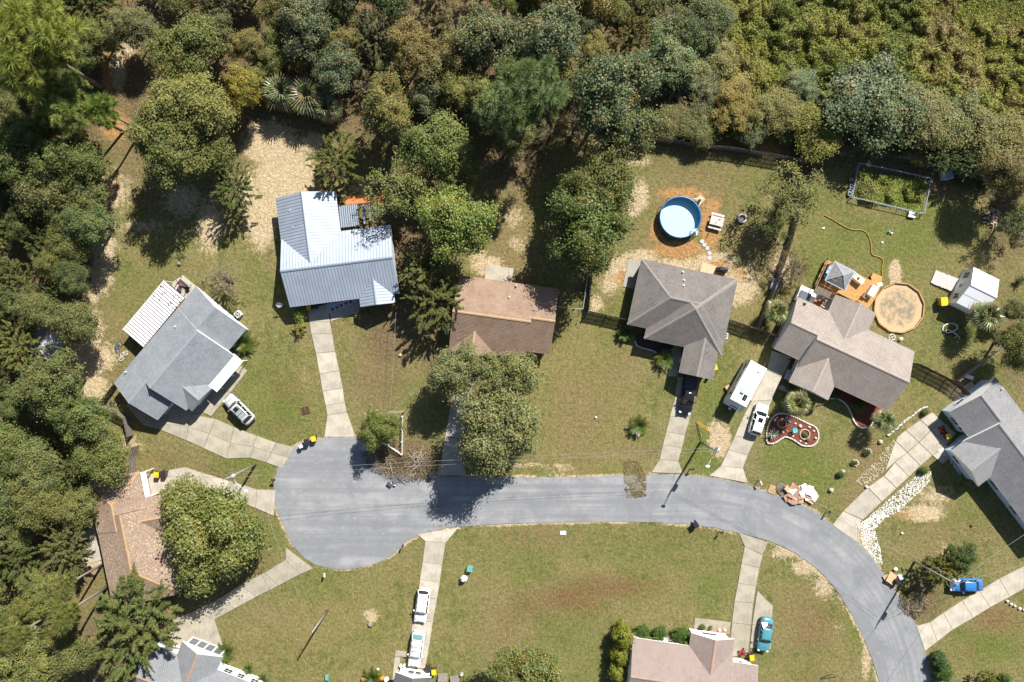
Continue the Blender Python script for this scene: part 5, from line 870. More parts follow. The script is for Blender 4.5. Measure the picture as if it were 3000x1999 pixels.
m = MB(); x0, z0, x1, z1 = L / 2 - .72, 3.0, L / 2 + .13, 1.72; m.add([(x0, -hw, z0 + .01), (x0, hw, z0 + .01), (x1 + .01, hw, z1), (x1 + .01, -hw, z1), (L / 2 + .12, -hw, 1.1), (L / 2 + .12, hw, 1.1)], [(0, 3, 2, 1), (3, 4, 5, 2)]); m.build('front_cap', M('trailer_silver', (.42, .47, .53), .3, .5, .08), t)
m = MB(); m.box(L / 2 - .18, L / 2 + .0, -.6, .6, 1.95, 2.1); m.build('front_window', CGL, t)
for nm, a, mt_ in (('solar_panel', (1.15, 2.05, .15, .75), CGL), ('air_conditioner', (.55, 1.25, -.55, .05), paint('ac_blue_grey', (.35, .42, .5), .5)), ('roof_hatch', (-2.05, -1.55, -.95, -.45), WHITE), ('vent', (-2.5, -2.3, .3, .5), BLACK), ('vent', (-2.15, -1.98, .35, .5), BLACK), ('vent', (1.0, 1.1, -.1, 0), BLACK)):
    m = MB(); m.box(*a, 3.03, 3.3 if 'air' in nm else 3.1, taper=.03); m.build(nm, mt_, t)
for s in (-1, 1):
    for x, w_ in ((-2.4, .9), (-.6, 1.1), (1.7, .8)): m = MB(); m.box(x - w_ / 2, x + w_ / 2, s * hw - .02, s * hw + .02, 1.6, 2.2); m.build('window', CGL, t)
    for x in (-.75, .1): m = MB(); m.tube([(x, s * (hw - .28), .34), (x, s * (hw - .02), .34)], .34, 14); m.build('wheel', TYRE, t)
m = MB(); m.box(-2.2, .9, -hw - .14, -hw, 2.6, 2.8); m.build('awning', M('awning_green_grey', (.2, .24, .22), .7), t)
m = MB(); m.beam((L / 2, .45, .5), (L / 2 + 1.3, 0, .5), .1); m.beam((L / 2, -.45, .5), (L / 2 + 1.3, 0, .5), .1); m.build('tow_bar', DKM, t); m = MB(); m.lathe([(.15, .55), (.17, .6), (.17, 1.0), (.08, 1.1)], 10, (L / 2 + .35, 0)); m.build('gas_bottle', WHITE, t)

# ------------------------------------------------------------------ bins, boxes, small street things
BY, BB, BM = M('lid_yellow', (.62, .42, .01), .45, .4, .06), M('lid_black', (.02, .022, .03), .4, .5, .1), M('bin_maroon', (.13, .03, .035), .5, .4, .1); BG = M('lid_grey', (.5, .52, .54), .5)
def wheelie(p, rz, lid, label, body=BM, sz=1.0):
    t = thing('trash_bin', (p.x, p.y, .0), rz, label, 'trash bin', 'wheeled trash bins'); s = sz
    m = MB(); m.add([(x * w, y * w, z) for z, w in ((.05, .78), (1.0, 1)) for x, y in ((-.31 * s, -.37 * s), (.31 * s, -.37 * s), (.31 * s, .37 * s), (-.31 * s, .37 * s))], [(3, 2, 1, 0), (4, 5, 6, 7), (0, 1, 5, 4), (1, 2, 6, 5), (2, 3, 7, 6), (3, 0, 4, 7)]); m.build('body', body, t)
    m = MB(); m.box(-.34 * s, .34 * s, -.41 * s, .38 * s, 1.0, 1.09, taper=.04); m.build('lid', lid, t); m = MB(); m.tube([(-.26 * s, .43 * s, 1.0), (.26 * s, .43 * s, 1.0)], .025, 6); m.build('handle', BLACK, t)
    for x in (-.3, .3): m = MB(); m.tube([(x * s - .03, .34 * s, .13), (x * s + .03, .34 * s, .13)], .13, 10); m.build('wheel', TYRE, t)
    return t
for k, x, y, r, l, lb in [('G', 507, 110, 0, BY, 'yellow lidded bin by the white porch strip of the pink roof'), ('G', 550, 105, 0, BB, 'black lidded bin by the white porch strip of the pink roof'), ('32', 460, 928, .3, BB, 'black lidded bin, middle of three at the turning circle'), ('32', 526, 897, .25, BY, 'yellow lidded bin, right of three at the turning circle'),
                         ('34', 1660, 872, .2, BY, 'yellow lidded bin before the grey house on the right'), ('I', 1198, 382, .15, BY, 'yellow lidded bin beside the red mower at the brown house'), ('J', 798, 305, .1, BB, 'black lidded bin at the foot of the straight driveway'), ('J', 862, 338, .1, BY, 'yellow lidded bin at the foot of the straight driveway'), ('M', 105, 170, .3, BY, 'yellow bin lid behind the dark house garage'),
                         ('B', 264, 812, 0, BY, 'yellow lidded bin half under the metal roof eave'), ('B', 304, 806, 0, BB, 'black lidded bin half under the metal roof eave'), ('43', 968, 70, .5, BB, 'lone black lidded bin at the street edge above the large lawn'), ('Q', 155, 268, .4, BB, 'black lidded bin beside the cardboard at the street'), ('32', 1607, 1228, .3, BB, 'black lidded bin in the shade at the brown house driveway')]: wheelie(Z(k, x, y, 1), r, l, lb)
wheelie(Z('32', 415, 962, .6), .4, BG, 'small pale bin, left of three at the turning circle', M('bin_grey', (.4, .42, .43)), .75)
t = wheelie(Z('L', 238, 425, 1.2), .1, BY, 'large yellow box standing at the corner of the white shed', M('box_yellow', (.6, .4, .01)), 1.55); t.name = 'storage_box'; t['category'] = 'box'; del t['group']
def mower(p, rz, lb):
    t = thing('lawn_mower', (p.x, p.y, .05), rz, lb, 'lawn mower'); red = M('mower_red', (.35, .025, .02), .4, .5); m = MB(); m.box(-.45, .45, -.35, .35, .15, .45, taper=.08); m.build('deck', red, t); m = MB(); m.lathe([(.2, .45), (.22, .6), (.12, .68)], 12); m.build('engine', BLACK, t)
    for x in (-.4, .4):
        for y in (-.36, .36): m = MB(); m.tube([(x, y - .04, .14), (x, y + .04, .14)], .14, 10); m.build('wheel', TYRE, t)
    m = MB(); m.tube([(.4, -.25, .4), (1.1, -.25, .95), (1.1, .25, .95), (.4, .25, .4)], .02, 5); m.build('handle', DKM, t)
mower(Z('34', 1610, 815, .4), 1.9, 'red machine beside the yellow bin before the grey house'); mower(Z('I', 1126, 345, .4), .5, 'red lawn mower on the old driveway by the brown house')
def mailbox(k, x, y, rz, lb, col=BLACK):
    p = Z(k, x, y, 1); t = thing('mailbox', (p.x, p.y, 0), rz, lb, 'mailbox', 'mailboxes along the street'); m = MB(); m.box(-.05, .05, -.05, .05, 0, 1.0); m.box(-.05, .3, -.04, .04, .92, 1.0); m.build('post', BARK, t)
    m = MB(); pr = [(-.11, 1.0), (.11, 1.0), (.11, 1.14), (.07, 1.22), (-.07, 1.22), (-.11, 1.14)]; m.add([(-.15, y_, z) for y_, z in pr] + [(.4, y_, z) for y_, z in pr], [tuple(range(6))[::-1], tuple(range(6, 12))] + [(i, (i + 1) % 6, 6 + (i + 1) % 6, 6 + i) for i in range(6)]); m.build('box', col, t)
    m = MB(); m.box(.1, .13, .11, .13, 1.1, 1.3); m.build('flag', TAIL, t)
WB = M('mailbox_white', (.6, .62, .64), .5)
for a_ in [('32', 152, 1275, 0, 'black mailbox at the left edge of the turning circle'), ('42', 1345, 322, 1.2, 'black mailbox below the right side of the turning circle'), ('42', 630, 588, 1.6, 'grey blue mailbox below the turning circle', WB), ('33', 1652, 1180, .4, 'black mailbox beside the narrow driveway mouth'), ('33', 2283, 1292, -1.2, 'white mailbox right of the pale driveway mouth', WB), ('32', 2028, 1212, 1.5, 'white mailbox in the shade right of the brown house driveway', WB), ('43', 1100, 112, .8, 'dark mailbox on the large lawn near the old driveway'), ('44', 320, 8, 1, 'black mailbox left of the wide right driveway mouth')]: mailbox(*a_)
def dish(k, x, y, z, lb):
    p = Z(k, x, y, z); t = thing('satellite_dish', (p.x, p.y, 0), 0, lb, 'satellite dish'); m = MB(); m.tube([(0, 0, 0), (0, 0, z - .2), (.1, .05, z)], .035, 6); m.build('mast', GALV, t)
    m = MB(); m.lathe([(.02, 0), (.22, .03), (.42, .12), (.43, .12), (.22, .01), (.02, -.03)], 18); o = m.build('reflector', M('dish_grey', (.6, .63, .66), .5), t, True, (.1, .05, z)); o.rotation_euler = (.75, .2, 0); m = MB(); m.tube([(.1, .05, z), (.1, -.45, z + .35)], .02, 5); m.build('arm', GALV, t)
dish('B', 76, 797, 1.8, 'satellite dish on a mast left of the metal roofed house'); dish('D', 697, 667, 2.2, 'satellite dish beside the dark hip roofed house garage'); 
def ac(k, x, y, rz, lb):
    p = Z(k, x, y, .8); t = thing('air_conditioner', (p.x, p.y, 0), rz, lb, 'air conditioner', 'outdoor air conditioner units'); m = MB(); m.box(-.42, .42, -.42, .42, .05, .85); m.build('case', M('ac_case', (.5, .52, .53), .6), t); m = MB(); m.lathe([(.34, .85), (.34, .88), (.28, .88), (.28, .86)], 16); m.build('fan_guard', DKM, t)
    for i in range(4): m = MB(); m.box(-.05, .05, .02, .27, .862, .868, rot=i * math.pi / 2); m.build('fan_blade', GALV, t)
ac('D', 734, 562, -.2, 'air conditioner at the right wall of the dark hip roofed house'); ac('C', 152, 474, 0, 'air conditioner at the left wall of the brown roofed house'); ac('A', 692, 252, .7, 'air conditioner at the right end of the blue grey house')
def lump(name, k, x, y, r, lb, cat, mat, h=.3, seed=1):
    p = Z(k, x, y); m = MB(); m.blob((0, 0, h * .35), (r, r * .85, h * .65), seed); return tag(m.build(name, mat, loc=(p.x, p.y, 0)), lb, cat)
ST, STW, TERRA = M('field_stone', (.42, .38, .32), .9, .2, .25, 4), M('pale_rock', (.6, .56, .5), .9, .2, .2, 5), M('terracotta', (.36, .13, .06), .8, .2, .2)
lump('garden_urn', '42', 1910, 605, .5, 'round white urn on the lawn right of the straight driveway', 'urn', WHITE, 1.1, 3); lump('tree_stump', '42', 1050, 1034, .36, 'sawn grey tree stump on the sandy patch of lawn', 'stump', BARK_P, .4, 4); lump('tree_stump', '21', 1645, 858, .3, 'grey stump behind the striped patio roof', 'stump', BARK_P, .35, 5); lump('tree_stump', '32', 1327, 127, .26, 'freshly cut round stump in the shade below the metal roofed house', 'stump', M('cut_wood', (.55, .38, .2)), .3, 6)
def ubox(k, x, y, w, d_, h_, mat, nm, lb, cat, rz=0):
    p = Z(k, x, y, h_); m = MB(); m.box(-w / 2, w / 2, -d_ / 2, d_ / 2, 0, h_, taper=.04); o = m.build(nm, mat, None, loc=(p.x, p.y, 0)); o.rotation_euler.z = rz; q = MB(); q.box(-w / 2 - .02, w / 2 + .02, -d_ / 2 - .02, d_ / 2 + .02, h_, h_ + .05, taper=.03); q.build('lid', mat, o); return tag(o, lb, cat)
TEA = M('utility_teal', (.1, .3, .26), .6); ubox('42', 1962, 530, .8, .7, .7, TEA, 'utility_box', 'teal utility cabinet beside the white urn', 'utility box', -.2); ubox('42', 648, 1526, .45, .7, .3, TEA, 'utility_box', 'low teal utility box on the grass near the bottom edge', 'utility box'); ubox('43', 268, 111, .85, .55, .04, M('meter_lid', (.5, .54, .56)), 'meter_cover', 'pale rectangular meter cover set in the large lawn', 'meter cover'); ubox('34', 1850, 330, 1.2, .5, .25, WHITE, 'styrofoam_slab', 'white slab lying by the board fence', 'slab', -.3); ubox('34', 1855, 425, 1.4, 1.2, .06, C_PALE, 'concrete_pad', 'loose concrete pad by the grey house back corner', 'pad', .6)
p = Z('32', 455, 635); t = thing('wooden_grate', (p.x, p.y, 0), .25, 'small rusty slatted grate lying on the grass', 'grate'); m = MB()
for i in range(7): m = MB(); x = -.62 + i * .19; m.box(x, x + .1, -.5, .5, .06, .1); m.build('slat', RUST if i % 3 else BARK, t)
m = MB(); m.box(-.66, .66, -.52, -.44, 0, .06); m.box(-.66, .66, .44, .52, 0, .06); m.build('batten', RUST, t)

# ------------------------------------------------------------------ fences
WOOD_G = M('grey_fence_wood', (.2, .17, .145), .9, .2, .3, 4); WOOD_D = M('dark_fence_wood', (.085, .07, .06), .9, .2, .3, 4)
def picket_mesh(nm, w, h_, mat): m = MB(); m.add([(0, y, 0) for y in (0, .02)] + [(w, y, 0) for y in (0, .02)] + [(w, y, h_ - .06) for y in (0, .02)] + [(w / 2, y, h_) for y in (0, .02)] + [(0, y, h_ - .06) for y in (0, .02)], [(0, 2, 4, 6, 8), (9, 7, 5, 3, 1), (0, 1, 3, 2), (2, 3, 5, 4), (4, 5, 7, 6), (6, 7, 9, 8), (8, 9, 1, 0)]); return m.mesh(nm, mat)
PK = {}
def fence(pts, label, mat=WOOD_G, h_=1.85, w=.14, gap=.03, name='wooden_fence', rails=(.35, 1.0, 1.6), post=2.4, lean=0):
    p0 = pts[0]; t = thing(name, (p0.x, p0.y, 0), 0, label, 'fence'); key = (mat.name, h_, w)
    if key not in PK: PK[key] = picket_mesh('picket', w, h_, mat)
    for a, b in zip(pts, pts[1:]):
        L = (b - a).length; d = (b - a).normalized(); an = ang(a, b); n = int(L / (w + gap)); nr = Vector((-d.y, d.x, 0))
        for i in range(n):
            q = a - p0 + d * (i * L / n); o = link('picket', PK[key], t, (q.x, q.y, random.uniform(-.03, .02)), an + random.uniform(-.05, .05)); o.rotation_euler.x = lean + random.uniform(-.02, .02)
        m = MB()
        for r_ in rails: m.beam(a - p0 - nr * .04 + Vector((0, 0, r_)), b - p0 - nr * .04 + Vector((0, 0, r_)), .04, .09)
        m.build('rail', mat, t); k = max(1, int(L / post))
        for i in range(k + 1): q = a - p0 + d * (L * i / k) - nr * .1; m = MB(); m.box(q.x - .05, q.x + .05, q.y - .05, q.y + .05, -.1, h_ + .02); m.build('post', mat, t)
    return t
def FF(l): return [W(*p) for p in l]
fence(FF([(266, 1169), (377, 1220), (391, 1275)]), 'angled grey picket fence left of the blue grey house carport'); fence(FF([(408, 1306), (399, 1336), (398, 1383)]), 'short leaning fence panel above the pink roof', lean=.12)
fence(FF([(352, 1122), (303, 1187)]), 'dark fence section against the blue grey house corner', WOOD_D)
fence(FF([(1733, 778), (1722, 912), (1832, 938)]), 'fence casting slatted shade left of the dark hip roofed house', WOOD_G); fence(FF([(2131, 938), (2250, 978), (2280, 990)]), 'fence casting slatted shade right of the dark hip roofed house', WOOD_G)
fence(FF([(2335, 622), (2296, 750), (2255, 862), (2214, 962)]), 'long weathered fence dividing the pool yard from the deck yard', WOOD_G); fence(FF([(1892, 416), (1975, 420), (2058, 434), (2131, 440), (2250, 460), (2380, 482), (2370, 512)]), 'curved grey back fence behind the round pool yard', WOOD_G, gap=.05)
fence(FF([(2674, 1064), (2770, 1112), (2802, 1134), (2838, 1166)]), 'dark fence between the taupe house and the grey right house', WOOD_D)
WP2 = M('white_fence_paint', (.74, .74, .73), .6, .3, .08, 3)
fence(FF([(1181, 1219), (1180, 1330)]), 'white picket fence running beside the small green tree', WP2, 1.0, .1, .12, 'picket_fence', (.3, .75), 1.8); fence(FF([(1179, 1331), (1138, 1304), (1082, 1281)]), 'white picket fence angling behind the brush heap', WP2, 1.0, .1, .12, 'picket_fence', (.3, .75), 1.8)
fence(FF([(3040, 895), (3000, 928), (2948, 1000)]), 'board fence leading to the right edge below the palm', M('pale_fence_wood', (.36, .32, .29), .9), 1.2, .12, .35, 'board_fence', (.25, .6, .95), 2.2); fence(FF([(2948, 1000), (2870, 1062), (2800, 1117)]), 'rail fence with wide boards descending to the grey right house', M('pale_fence_wood'), 1.2, .12, .45, 'board_fence', (.25, .6, .95), 2.2)
def wire_fence(pts, label, h_=1.2, mat=GALV, name='wire_fence', step=2.2, rr_=.03):
    p0 = pts[0]; t = thing(name, (p0.x, p0.y, 0), 0, label, 'fence'); m, w = MB(), MB()
    for a, b in zip(pts, pts[1:]):
        a, b = a - p0, b - p0; n = max(1, int((b - a).length / step)); m.tube([a + Vector((0, 0, h_)), b + Vector((0, 0, h_))], rr_, 5)
        for z in (.1, .35, .6, .85): w.tube([a + Vector((0, 0, z * h_)), b + Vector((0, 0, z * h_))], .008, 3)
        for i in range(n + 1): q = a.lerp(b, i / n); pm_ = MB(); pm_.tube([q + Vector((0, 0, -.1)), q + Vector((0, 0, h_ + .04))], rr_, 6); pm_.build('post', mat, t)
    m.build('rail', mat, t); w.build('wire', mat, t)
wire_fence(FF([(2467, 429), (2600, 459), (2728, 490), (2840, 515), (2945, 537), (3060, 562)]), 'galvanised wire fence along the woods at the upper right'); wire_fence(FF([(1721, 800), (1706, 907), (1634, 900)]), 'galvanised wire fence right of the brown roofed house')
PIPE = M('pipe_white_blue', (.36, .4, .46), .5, .4, .1, 2)
wire_fence(FF([(2510, 481), (2490, 581), (2700, 629), (2720, 526), (2612, 502), (2510, 481)]), 'white pipe frame around the fenced vegetable plot', .75, PIPE, 'plot_fence', 3.2, .045)
ubox('24', 1325, 405, 1.0, .8, .3, WHITE, 'white_board', 'white board lying at the lower corner of the vegetable plot', 'board', -.2)
for i, (x, y) in enumerate(((760, 88), (758, 145), (748, 190), (742, 217))):
    p = Z('24', x, y); t = MB(); t.lathe([(.22, 0), (.3, .35), (.25, .35), (.2, .08)], 12); tag(t.build('bucket', PIPE, loc=(p.x, p.y, 0)), ('topmost', 'second', 'third', 'lowest')[i] + ' white ringed pot at the left side of the vegetable plot', 'pot', 'pots beside the vegetable plot')
p = Z('24', 1650, 40, .8); t = thing('compost_bin', (p.x, p.y, 0), .2, 'grey blue covered bin in the shade right of the vegetable plot', 'bin'); m = MB(); m.box(-.7, .7, -.6, .6, 0, .9); m.build('body', M('bin_grey'), t); m = MB(); m.box(-.75, .75, -.65, .65, .9, 1.0, taper=.1); m.build('lid', M('lid_blue_grey', (.3, .36, .42)), t)
def sticks(nm, k, x, y, r, n, lb, cat, mat, L0=.5, L1=1.6, h_=.6, rad=.045, seed=1):
    p = Z(k, x, y); rr_ = random.Random(seed); t = thing(nm, (p.x, p.y, 0), 0, lb, cat)
    for i in range(n):
        a, q, l = rr_.uniform(0, 6.28), r * math.sqrt(rr_.random()), rr_.uniform(L0, L1) / 2; b = rr_.uniform(0, 6.28); c = Vector((q * math.cos(a), q * math.sin(a), h_ * (1 - q / r) * rr_.random() + .06)); d = Vector((math.cos(b) * l, math.sin(b) * l, rr_.uniform(-.08, .12)))
        m = MB(); m.tube([c - d, c + d * .1 + Vector((0, 0, .03)), c + d], [rad * rr_.uniform(.6, 1.4)] * 3, 5); m.build('log' if 'wood' in nm else 'branch', mat[i % len(mat)], t)
    return t
FW = [M('split_wood', (.5, .36, .26), .9, .2, .2), M('split_wood_pale', (.6, .47, .37), .9, .2, .2), BARK]
sticks('firewood_pile', '24', 2055, 430, 1.35, 70, 'heap of split pale firewood on the lawn near the right edge', 'firewood', FW, .4, 1.0, .7, .07, 2); sticks('branch_pile', '24', 2315, 600, .9, 40, 'small heap of pinkish branches at the right edge', 'branches', FW, .6, 1.4, .5, .03, 3)
TW = [M('dry_twig', (.3, .24, .18), .9), M('grey_twig', (.36, .32, .28), .9), BARK]
sticks('branch_pile', 'O', 560, 640, 1.9, 90, 'tangle of dry cut branches at the street below the white picket fence', 'branches', TW, 1.0, 2.6, .9, .028, 4); sticks('branch_pile', 'O', 300, 640, 1.5, 40, 'darker tangle of cut branches left of the dry branches at the street', 'branches', [BARK, TW[0]], 1, 2.4, .9, .028, 5); sticks('branch_pile', 'Q', 235, 400, 1.7, 60, 'heap of cut branches at the street below the blue car', 'branches', TW, .8, 2.2, .8, .028, 6)

# ------------------------------------------------------------------ poles and wires
POLE = M('pole_grey_wood', (.25, .23, .21), .9, .2, .2, 4); LAMPG = M('lamp_grey', (.6, .63, .66), .4)
TOPS = {}
def pole(key, base, hgt, label, arm=None, cross=0.0, tr=True, lamp=None):
    p = W(*base); t = thing('utility_pole', (p.x, p.y, 0), 0, label, 'utility pole'); m = MB(); m.tube([(0, 0, -.2), (0, 0, hgt / 2), (0, 0, hgt)], [.17, .14, .1], 10); m.build('pole', POLE, t, True); TOPS[key] = Vector((p.x, p.y, hgt))
    if arm is not None:
        c, s = math.cos(arm), math.sin(arm); m = MB(); m.beam((-c * cross, -s * cross, hgt - .4), (c * cross, s * cross, hgt - .4), .1, .12); m.build('crossarm', POLE, t)
        for f in (-.9, 0, .9): m = MB(); m.lathe([(.05, hgt - .34), (.06, hgt - .2), (.03, hgt - .1)], 8, (c * cross * f, s * cross * f)); m.build('insulator', LAMPG, t)
    if tr: m = MB(); m.lathe([(.2, hgt - 1.7), (.26, hgt - 1.6), (.26, hgt - .9), (.2, hgt - .82)], 12, (.36, .1)); m.build('transformer', GALV, t, True)
    if lamp:
        e = Vector(lamp); m = MB(); m.tube([(0, 0, hgt - 1.5), e * .5 + Vector((0, 0, hgt - .9)), e + Vector((0, 0, hgt - .8))], .045, 6); m.build('lamp_arm', GALV, t); m = MB(); m.blob((e.x * 1.12, e.y * 1.12, hgt - .82), (.34, .2, .12)); m.build('lamp_head', LAMPG, t, True)
    return t
pole('p1', (748, 1362), 10.6, 'utility pole with a transformer and street lamp left of the turning circle', .35, .9, True, (1.9, -1.6, 0)); pole('p2', (2052, 1296), 8.8, 'utility pole with a street lamp between the two right driveways', 1.2, .6, True, (-1.0, -1.9, 0)); pole('p3', (2680, 1646), 10.2, 'tall utility pole leaning over the blue car on the photo', 1.1, .9, True); pole('p4', (958, 1790), 8.0, 'slim lamp pole with a long shadow on the lower left lawn', None, 0, False, None)
p = TOPS['p4']; 
def at(key, dz=-.35): return TOPS[key] + Vector((0, 0, dz))
WIREM = M('cable', (.035, .035, .04), .6); WIREL = M('bare_cable', (.26, .26, .26), .6)
def wire(a, b, lb, sag=.5, mat=None, r_=.015):
    m = MB(); m.tube([a.lerp(b, i / 12) - Vector((0, 0, sag * 4 * (i / 12) * (1 - i / 12))) for i in range(13)], r_, 4); tag(m.build('power_line', mat or WIREM), lb, 'cable', 'overhead cables')
off = Vector((.0, .7, 0))
wire(at('p1'), at('p2'), 'lower main cable strung between the turning circle pole and the next pole', 1.1, WIREL); wire(at('p1', -.3) + off, at('p2', -.3) + off * .6, 'upper main cable strung between the turning circle pole and the next pole', 1.0, WIREL)
wire(at('p2'), at('p3'), 'lower main cable following the bend of the street to the tall right pole', 1.0, WIREL); wire(at('p2', -.3) + off * .6, at('p3', -.3) + off, 'upper main cable following the bend of the street to the tall right pole', .9, WIREL)
wire(at('p1'), W(250, 1392, 4), 'cable from the turning circle pole to the pink roof', .3); wire(at('p1'), Z('31', 1365, 850, .5), 'guy cable running up left from the turning circle pole', .1); wire(at('p2'), Z('M', 545, 130, 4), 'service cable crossing the travel trailer', .4, WIREL); wire(at('p2'), Z('M', 83, 235, 3), 'service cable to the dark hip roofed house garage', .3, WIREL); wire(at('p3'), W(3060, 1530, 5), 'cable from the tall right pole to the grey right house', .4, WIREL); wire(at('p3'), W(3070, 1640, 6), 'cable from the tall right pole to the right edge', .4, WIREL); wire(at('p3'), W(2560, 2060, 9), 'cable from the tall right pole down to the bottom edge', .4)
wire(at('p4', -.1), W(800, 1560, 9), 'cable running up from the slim lamp pole', .4, WIREL); wire(Z('22', 1285, 1300, 3.0), W(1143, 1209, 3.2), 'pale cable hanging down from the metal roofed house to the white fence', .1, WIREL); wire(W(1143, 1209, 3.2), Z('32', 1520, 420, 3), 'pale cable slanting to the brown house oaks', .1, WIREL); wire(W(800, 1560, 9), W(750, 1398, 10), 'cable rising to the turning circle pole', .2, WIREL)
# pipe frame at the bottom edge
p = W(2435, 1975, 1.5); m = MB(); m.tube([(-.9, -1.3, 0), (0, 0, 1.6), (1.3, -1.1, 0)], .05, 6); tag(m.build('pipe_frame', DKM, loc=(p.x, p.y, 0)), 'dark bent pipe frame at the bottom edge on the curved street lawn', 'frame')
p = Z('32', 1285, 650, 1.6); m = MB(); m.box(-1.1, 1.1, -.1, .1, 1.5, 1.62); o = m.build('arbor_beam', POLE, None, loc=(p.x, p.y, 0)); o.rotation_euler.z = .05; tag(o, 'wooden cross beam on posts at the head of the white picket fence', 'arbor')
for x in (-1, 1): m = MB(); m.box(x - .06, x + .06, -.06, .06, 0, 1.5); m.build('post', POLE, o)

# ------------------------------------------------------------------ round pool
c = Z('23', 1549, 427, 1.2); R = 2.93; t = thing('swimming_pool', (c.x, c.y, 0), 0, 'round above ground pool with a bright blue liner', 'pool')
LIN = M('pool_liner', (.03, .36, .6), .4, .4, .03, 1); LINF = M('pool_floor', (.6, .84, .9), .5, .3, .04, .6); WALLB = M('pool_wall_blue', (.05, .13, .3), .5, .4, .1, 2)
m = MB(); n = 48; cs = [(math.cos(2 * math.pi * i / n), math.sin(2 * math.pi * i / n)) for i in range(n)]
m.add([(R * x, R * y, z) for z in (0, 1.2) for x, y in cs], [(i, (i + 1) % n, n + (i + 1) % n, n + i) for i in range(n)]); m.build('wall', WALLB, t, True)
m = MB(); r2 = R - .06; m.add([(r2 * x, r2 * y, z) for z in (.06, 1.2) for x, y in cs], [(n + i, n + (i + 1) % n, (i + 1) % n, i) for i in range(n)]); m.build('liner', LIN, t, True); m = MB(); m.add([(r2 * x, r2 * y, .06) for x, y in cs], [tuple(range(n))]); m.build('floor', LINF, t)
m = MB(); m.add([(R * x * s, R * y * s, z) for s, z in ((.977, 1.2), (1.02, 1.21), (1.02, 1.15)) for x, y in cs], [(j * n + i, j * n + n + i, j * n + n + (i + 1) % n, j * n + (i + 1) % n) for j in range(2) for i in range(n)][:: 1]); m.build('rim', M('pool_rim', (.08, .12, .22), .4, .5, .1), t, True)
a = NT('pool_water'); tp, gl = a.n('BsdfTransparent'), a.n('BsdfGlossy'); a.put(tp.inputs[0], (.86, .97, 1.0)); gl.inputs['Roughness'].default_value = .04; fr = a.n('Fresnel'); fr.inputs[0].default_value = 1.33
bp = a.n('Bump'); bp.inputs['Strength'].default_value = .12; a.l(a.noise(a.obj(), 3, 2), bp.inputs['Height']); a.l(bp.outputs[0], gl.inputs['Normal']); mx = a.n('MixShader'); a.l(fr.outputs[0], mx.inputs[0]); a.l(tp.outputs[0], mx.inputs[1]); a.l(gl.outputs[0], mx.inputs[2]); a.l(mx.outputs[0], a.out.inputs[0])
m = MB(); m.add([((r2 - .01) * x, (r2 - .01) * y, .82) for x, y in cs], [tuple(range(n))]); m.build('water', a.m, t)
for i in range(12): x, y = cs[i * 4]; m = MB(); m.beam((R * 1.03 * x, R * 1.03 * y, 1.18), (R * 1.12 * x, R * 1.12 * y, 0), .07); m.build('leg', M('pool_rim'), t)
an = math.radians(-42); t2 = thing('pool_ladder', (c.x + R * math.cos(an), c.y + R * math.sin(an), 0), an, 'ladder over the lower right rim of the round pool', 'ladder')
for s in (-.25, .25): m = MB(); m.tube([(.6, s, 0), (.08, s, 1.5), (-.08, s, 1.5), (-.5, s, .1)], .025, 6); m.build('rail', LAMPG, t2)
for i in range(4): m = MB(); f = .15 + i * .25; m.box(.6 - .52 * f - .06, .6 - .52 * f + .06, -.25, .25, 1.5 * f - .02, 1.5 * f + .02); m.build('rung', LAMPG, t2); m = MB(); m.box(-.5 + .42 * f - .06, -.5 + .42 * f + .06, -.25, .25, .1 + 1.4 * f - .02, .1 + 1.4 * f + .02); m.build('rung', LAMPG, t2)
p = Z('23', 1727, 268); t2 = thing('pool_pump', (p.x, p.y, 0), -.75, 'pool pump standing on a square plywood board', 'pump'); m = MB(); m.box(-.5, .5, -.6, .6, 0, .05); m.build('board', M('plywood', (.5, .34, .18), .8), t2); m = MB(); m.lathe([(.18, .05), (.2, .5), (.1, .6)], 12); m.build('filter', GALV, t2, True); m = MB(); m.tube([(0, 0, .3), (-.5, -.3, .4), (-.9, -.9, .8)], .05, 6); m.tube([(.1, 0, .2), (.5, -.8, .2), (.2, -1.5, .7)], .05, 6); m.build('hose', LAMPG, t2)
# picnic table, fire ring, grill
p = Z('23', 1882, 465, .7); t = thing('picnic_table', (p.x, p.y, 0), -.25, 'white weathered picnic table right of the round pool', 'picnic table')
for i in range(5): m = MB(); y = -.62 + i * .25; m.box(-.95, .95, y, y + .22, .72, .77); m.build('plank', WP, t)
for s in (-1, 1): m = MB(); y = s * 1.0; m.box(-.95, .95, y - .14, y + .14, .42, .47); m.build('bench', WP, t); m = MB(); m.beam((s * .7, -.9, 0), (s * .7, -.2, .72), .09); m.beam((s * .7, .9, 0), (s * .7, .2, .72), .09); m.beam((s * .7, -1.1, .39), (s * .7, 1.1, .39), .08); m.build('leg', WP, t)
m = MB(); m.tube([(0, 0, .77), (0, 0, 1.9)], .03, 6); m.lathe([(.1, 1.9), (.07, 2.2), (.02, 2.7)], 8); m.build('umbrella', GALV, t)
p = Z('23', 2110, 440); t = thing('fire_pit', (p.x, p.y, 0), 0, 'round fire pit of grey blocks right of the picnic table', 'fire pit')
for i in range(14):
    a_ = 2 * math.pi * i / 14
    for j in range(2): m = MB(); m.box(.45, .68, -.13, .13, j * .19, j * .19 + .18, taper=.012); o = m.build('block', M('fire_block', (.42, .41, .42), .9), t); o.rotation_euler.z = a_ + j * .2
m = MB(); m.lathe([(.43, .03), (.2, .06), (.01, .08)], 14); m.build('ash', M('ash', (.3, .27, .22), .9), t)
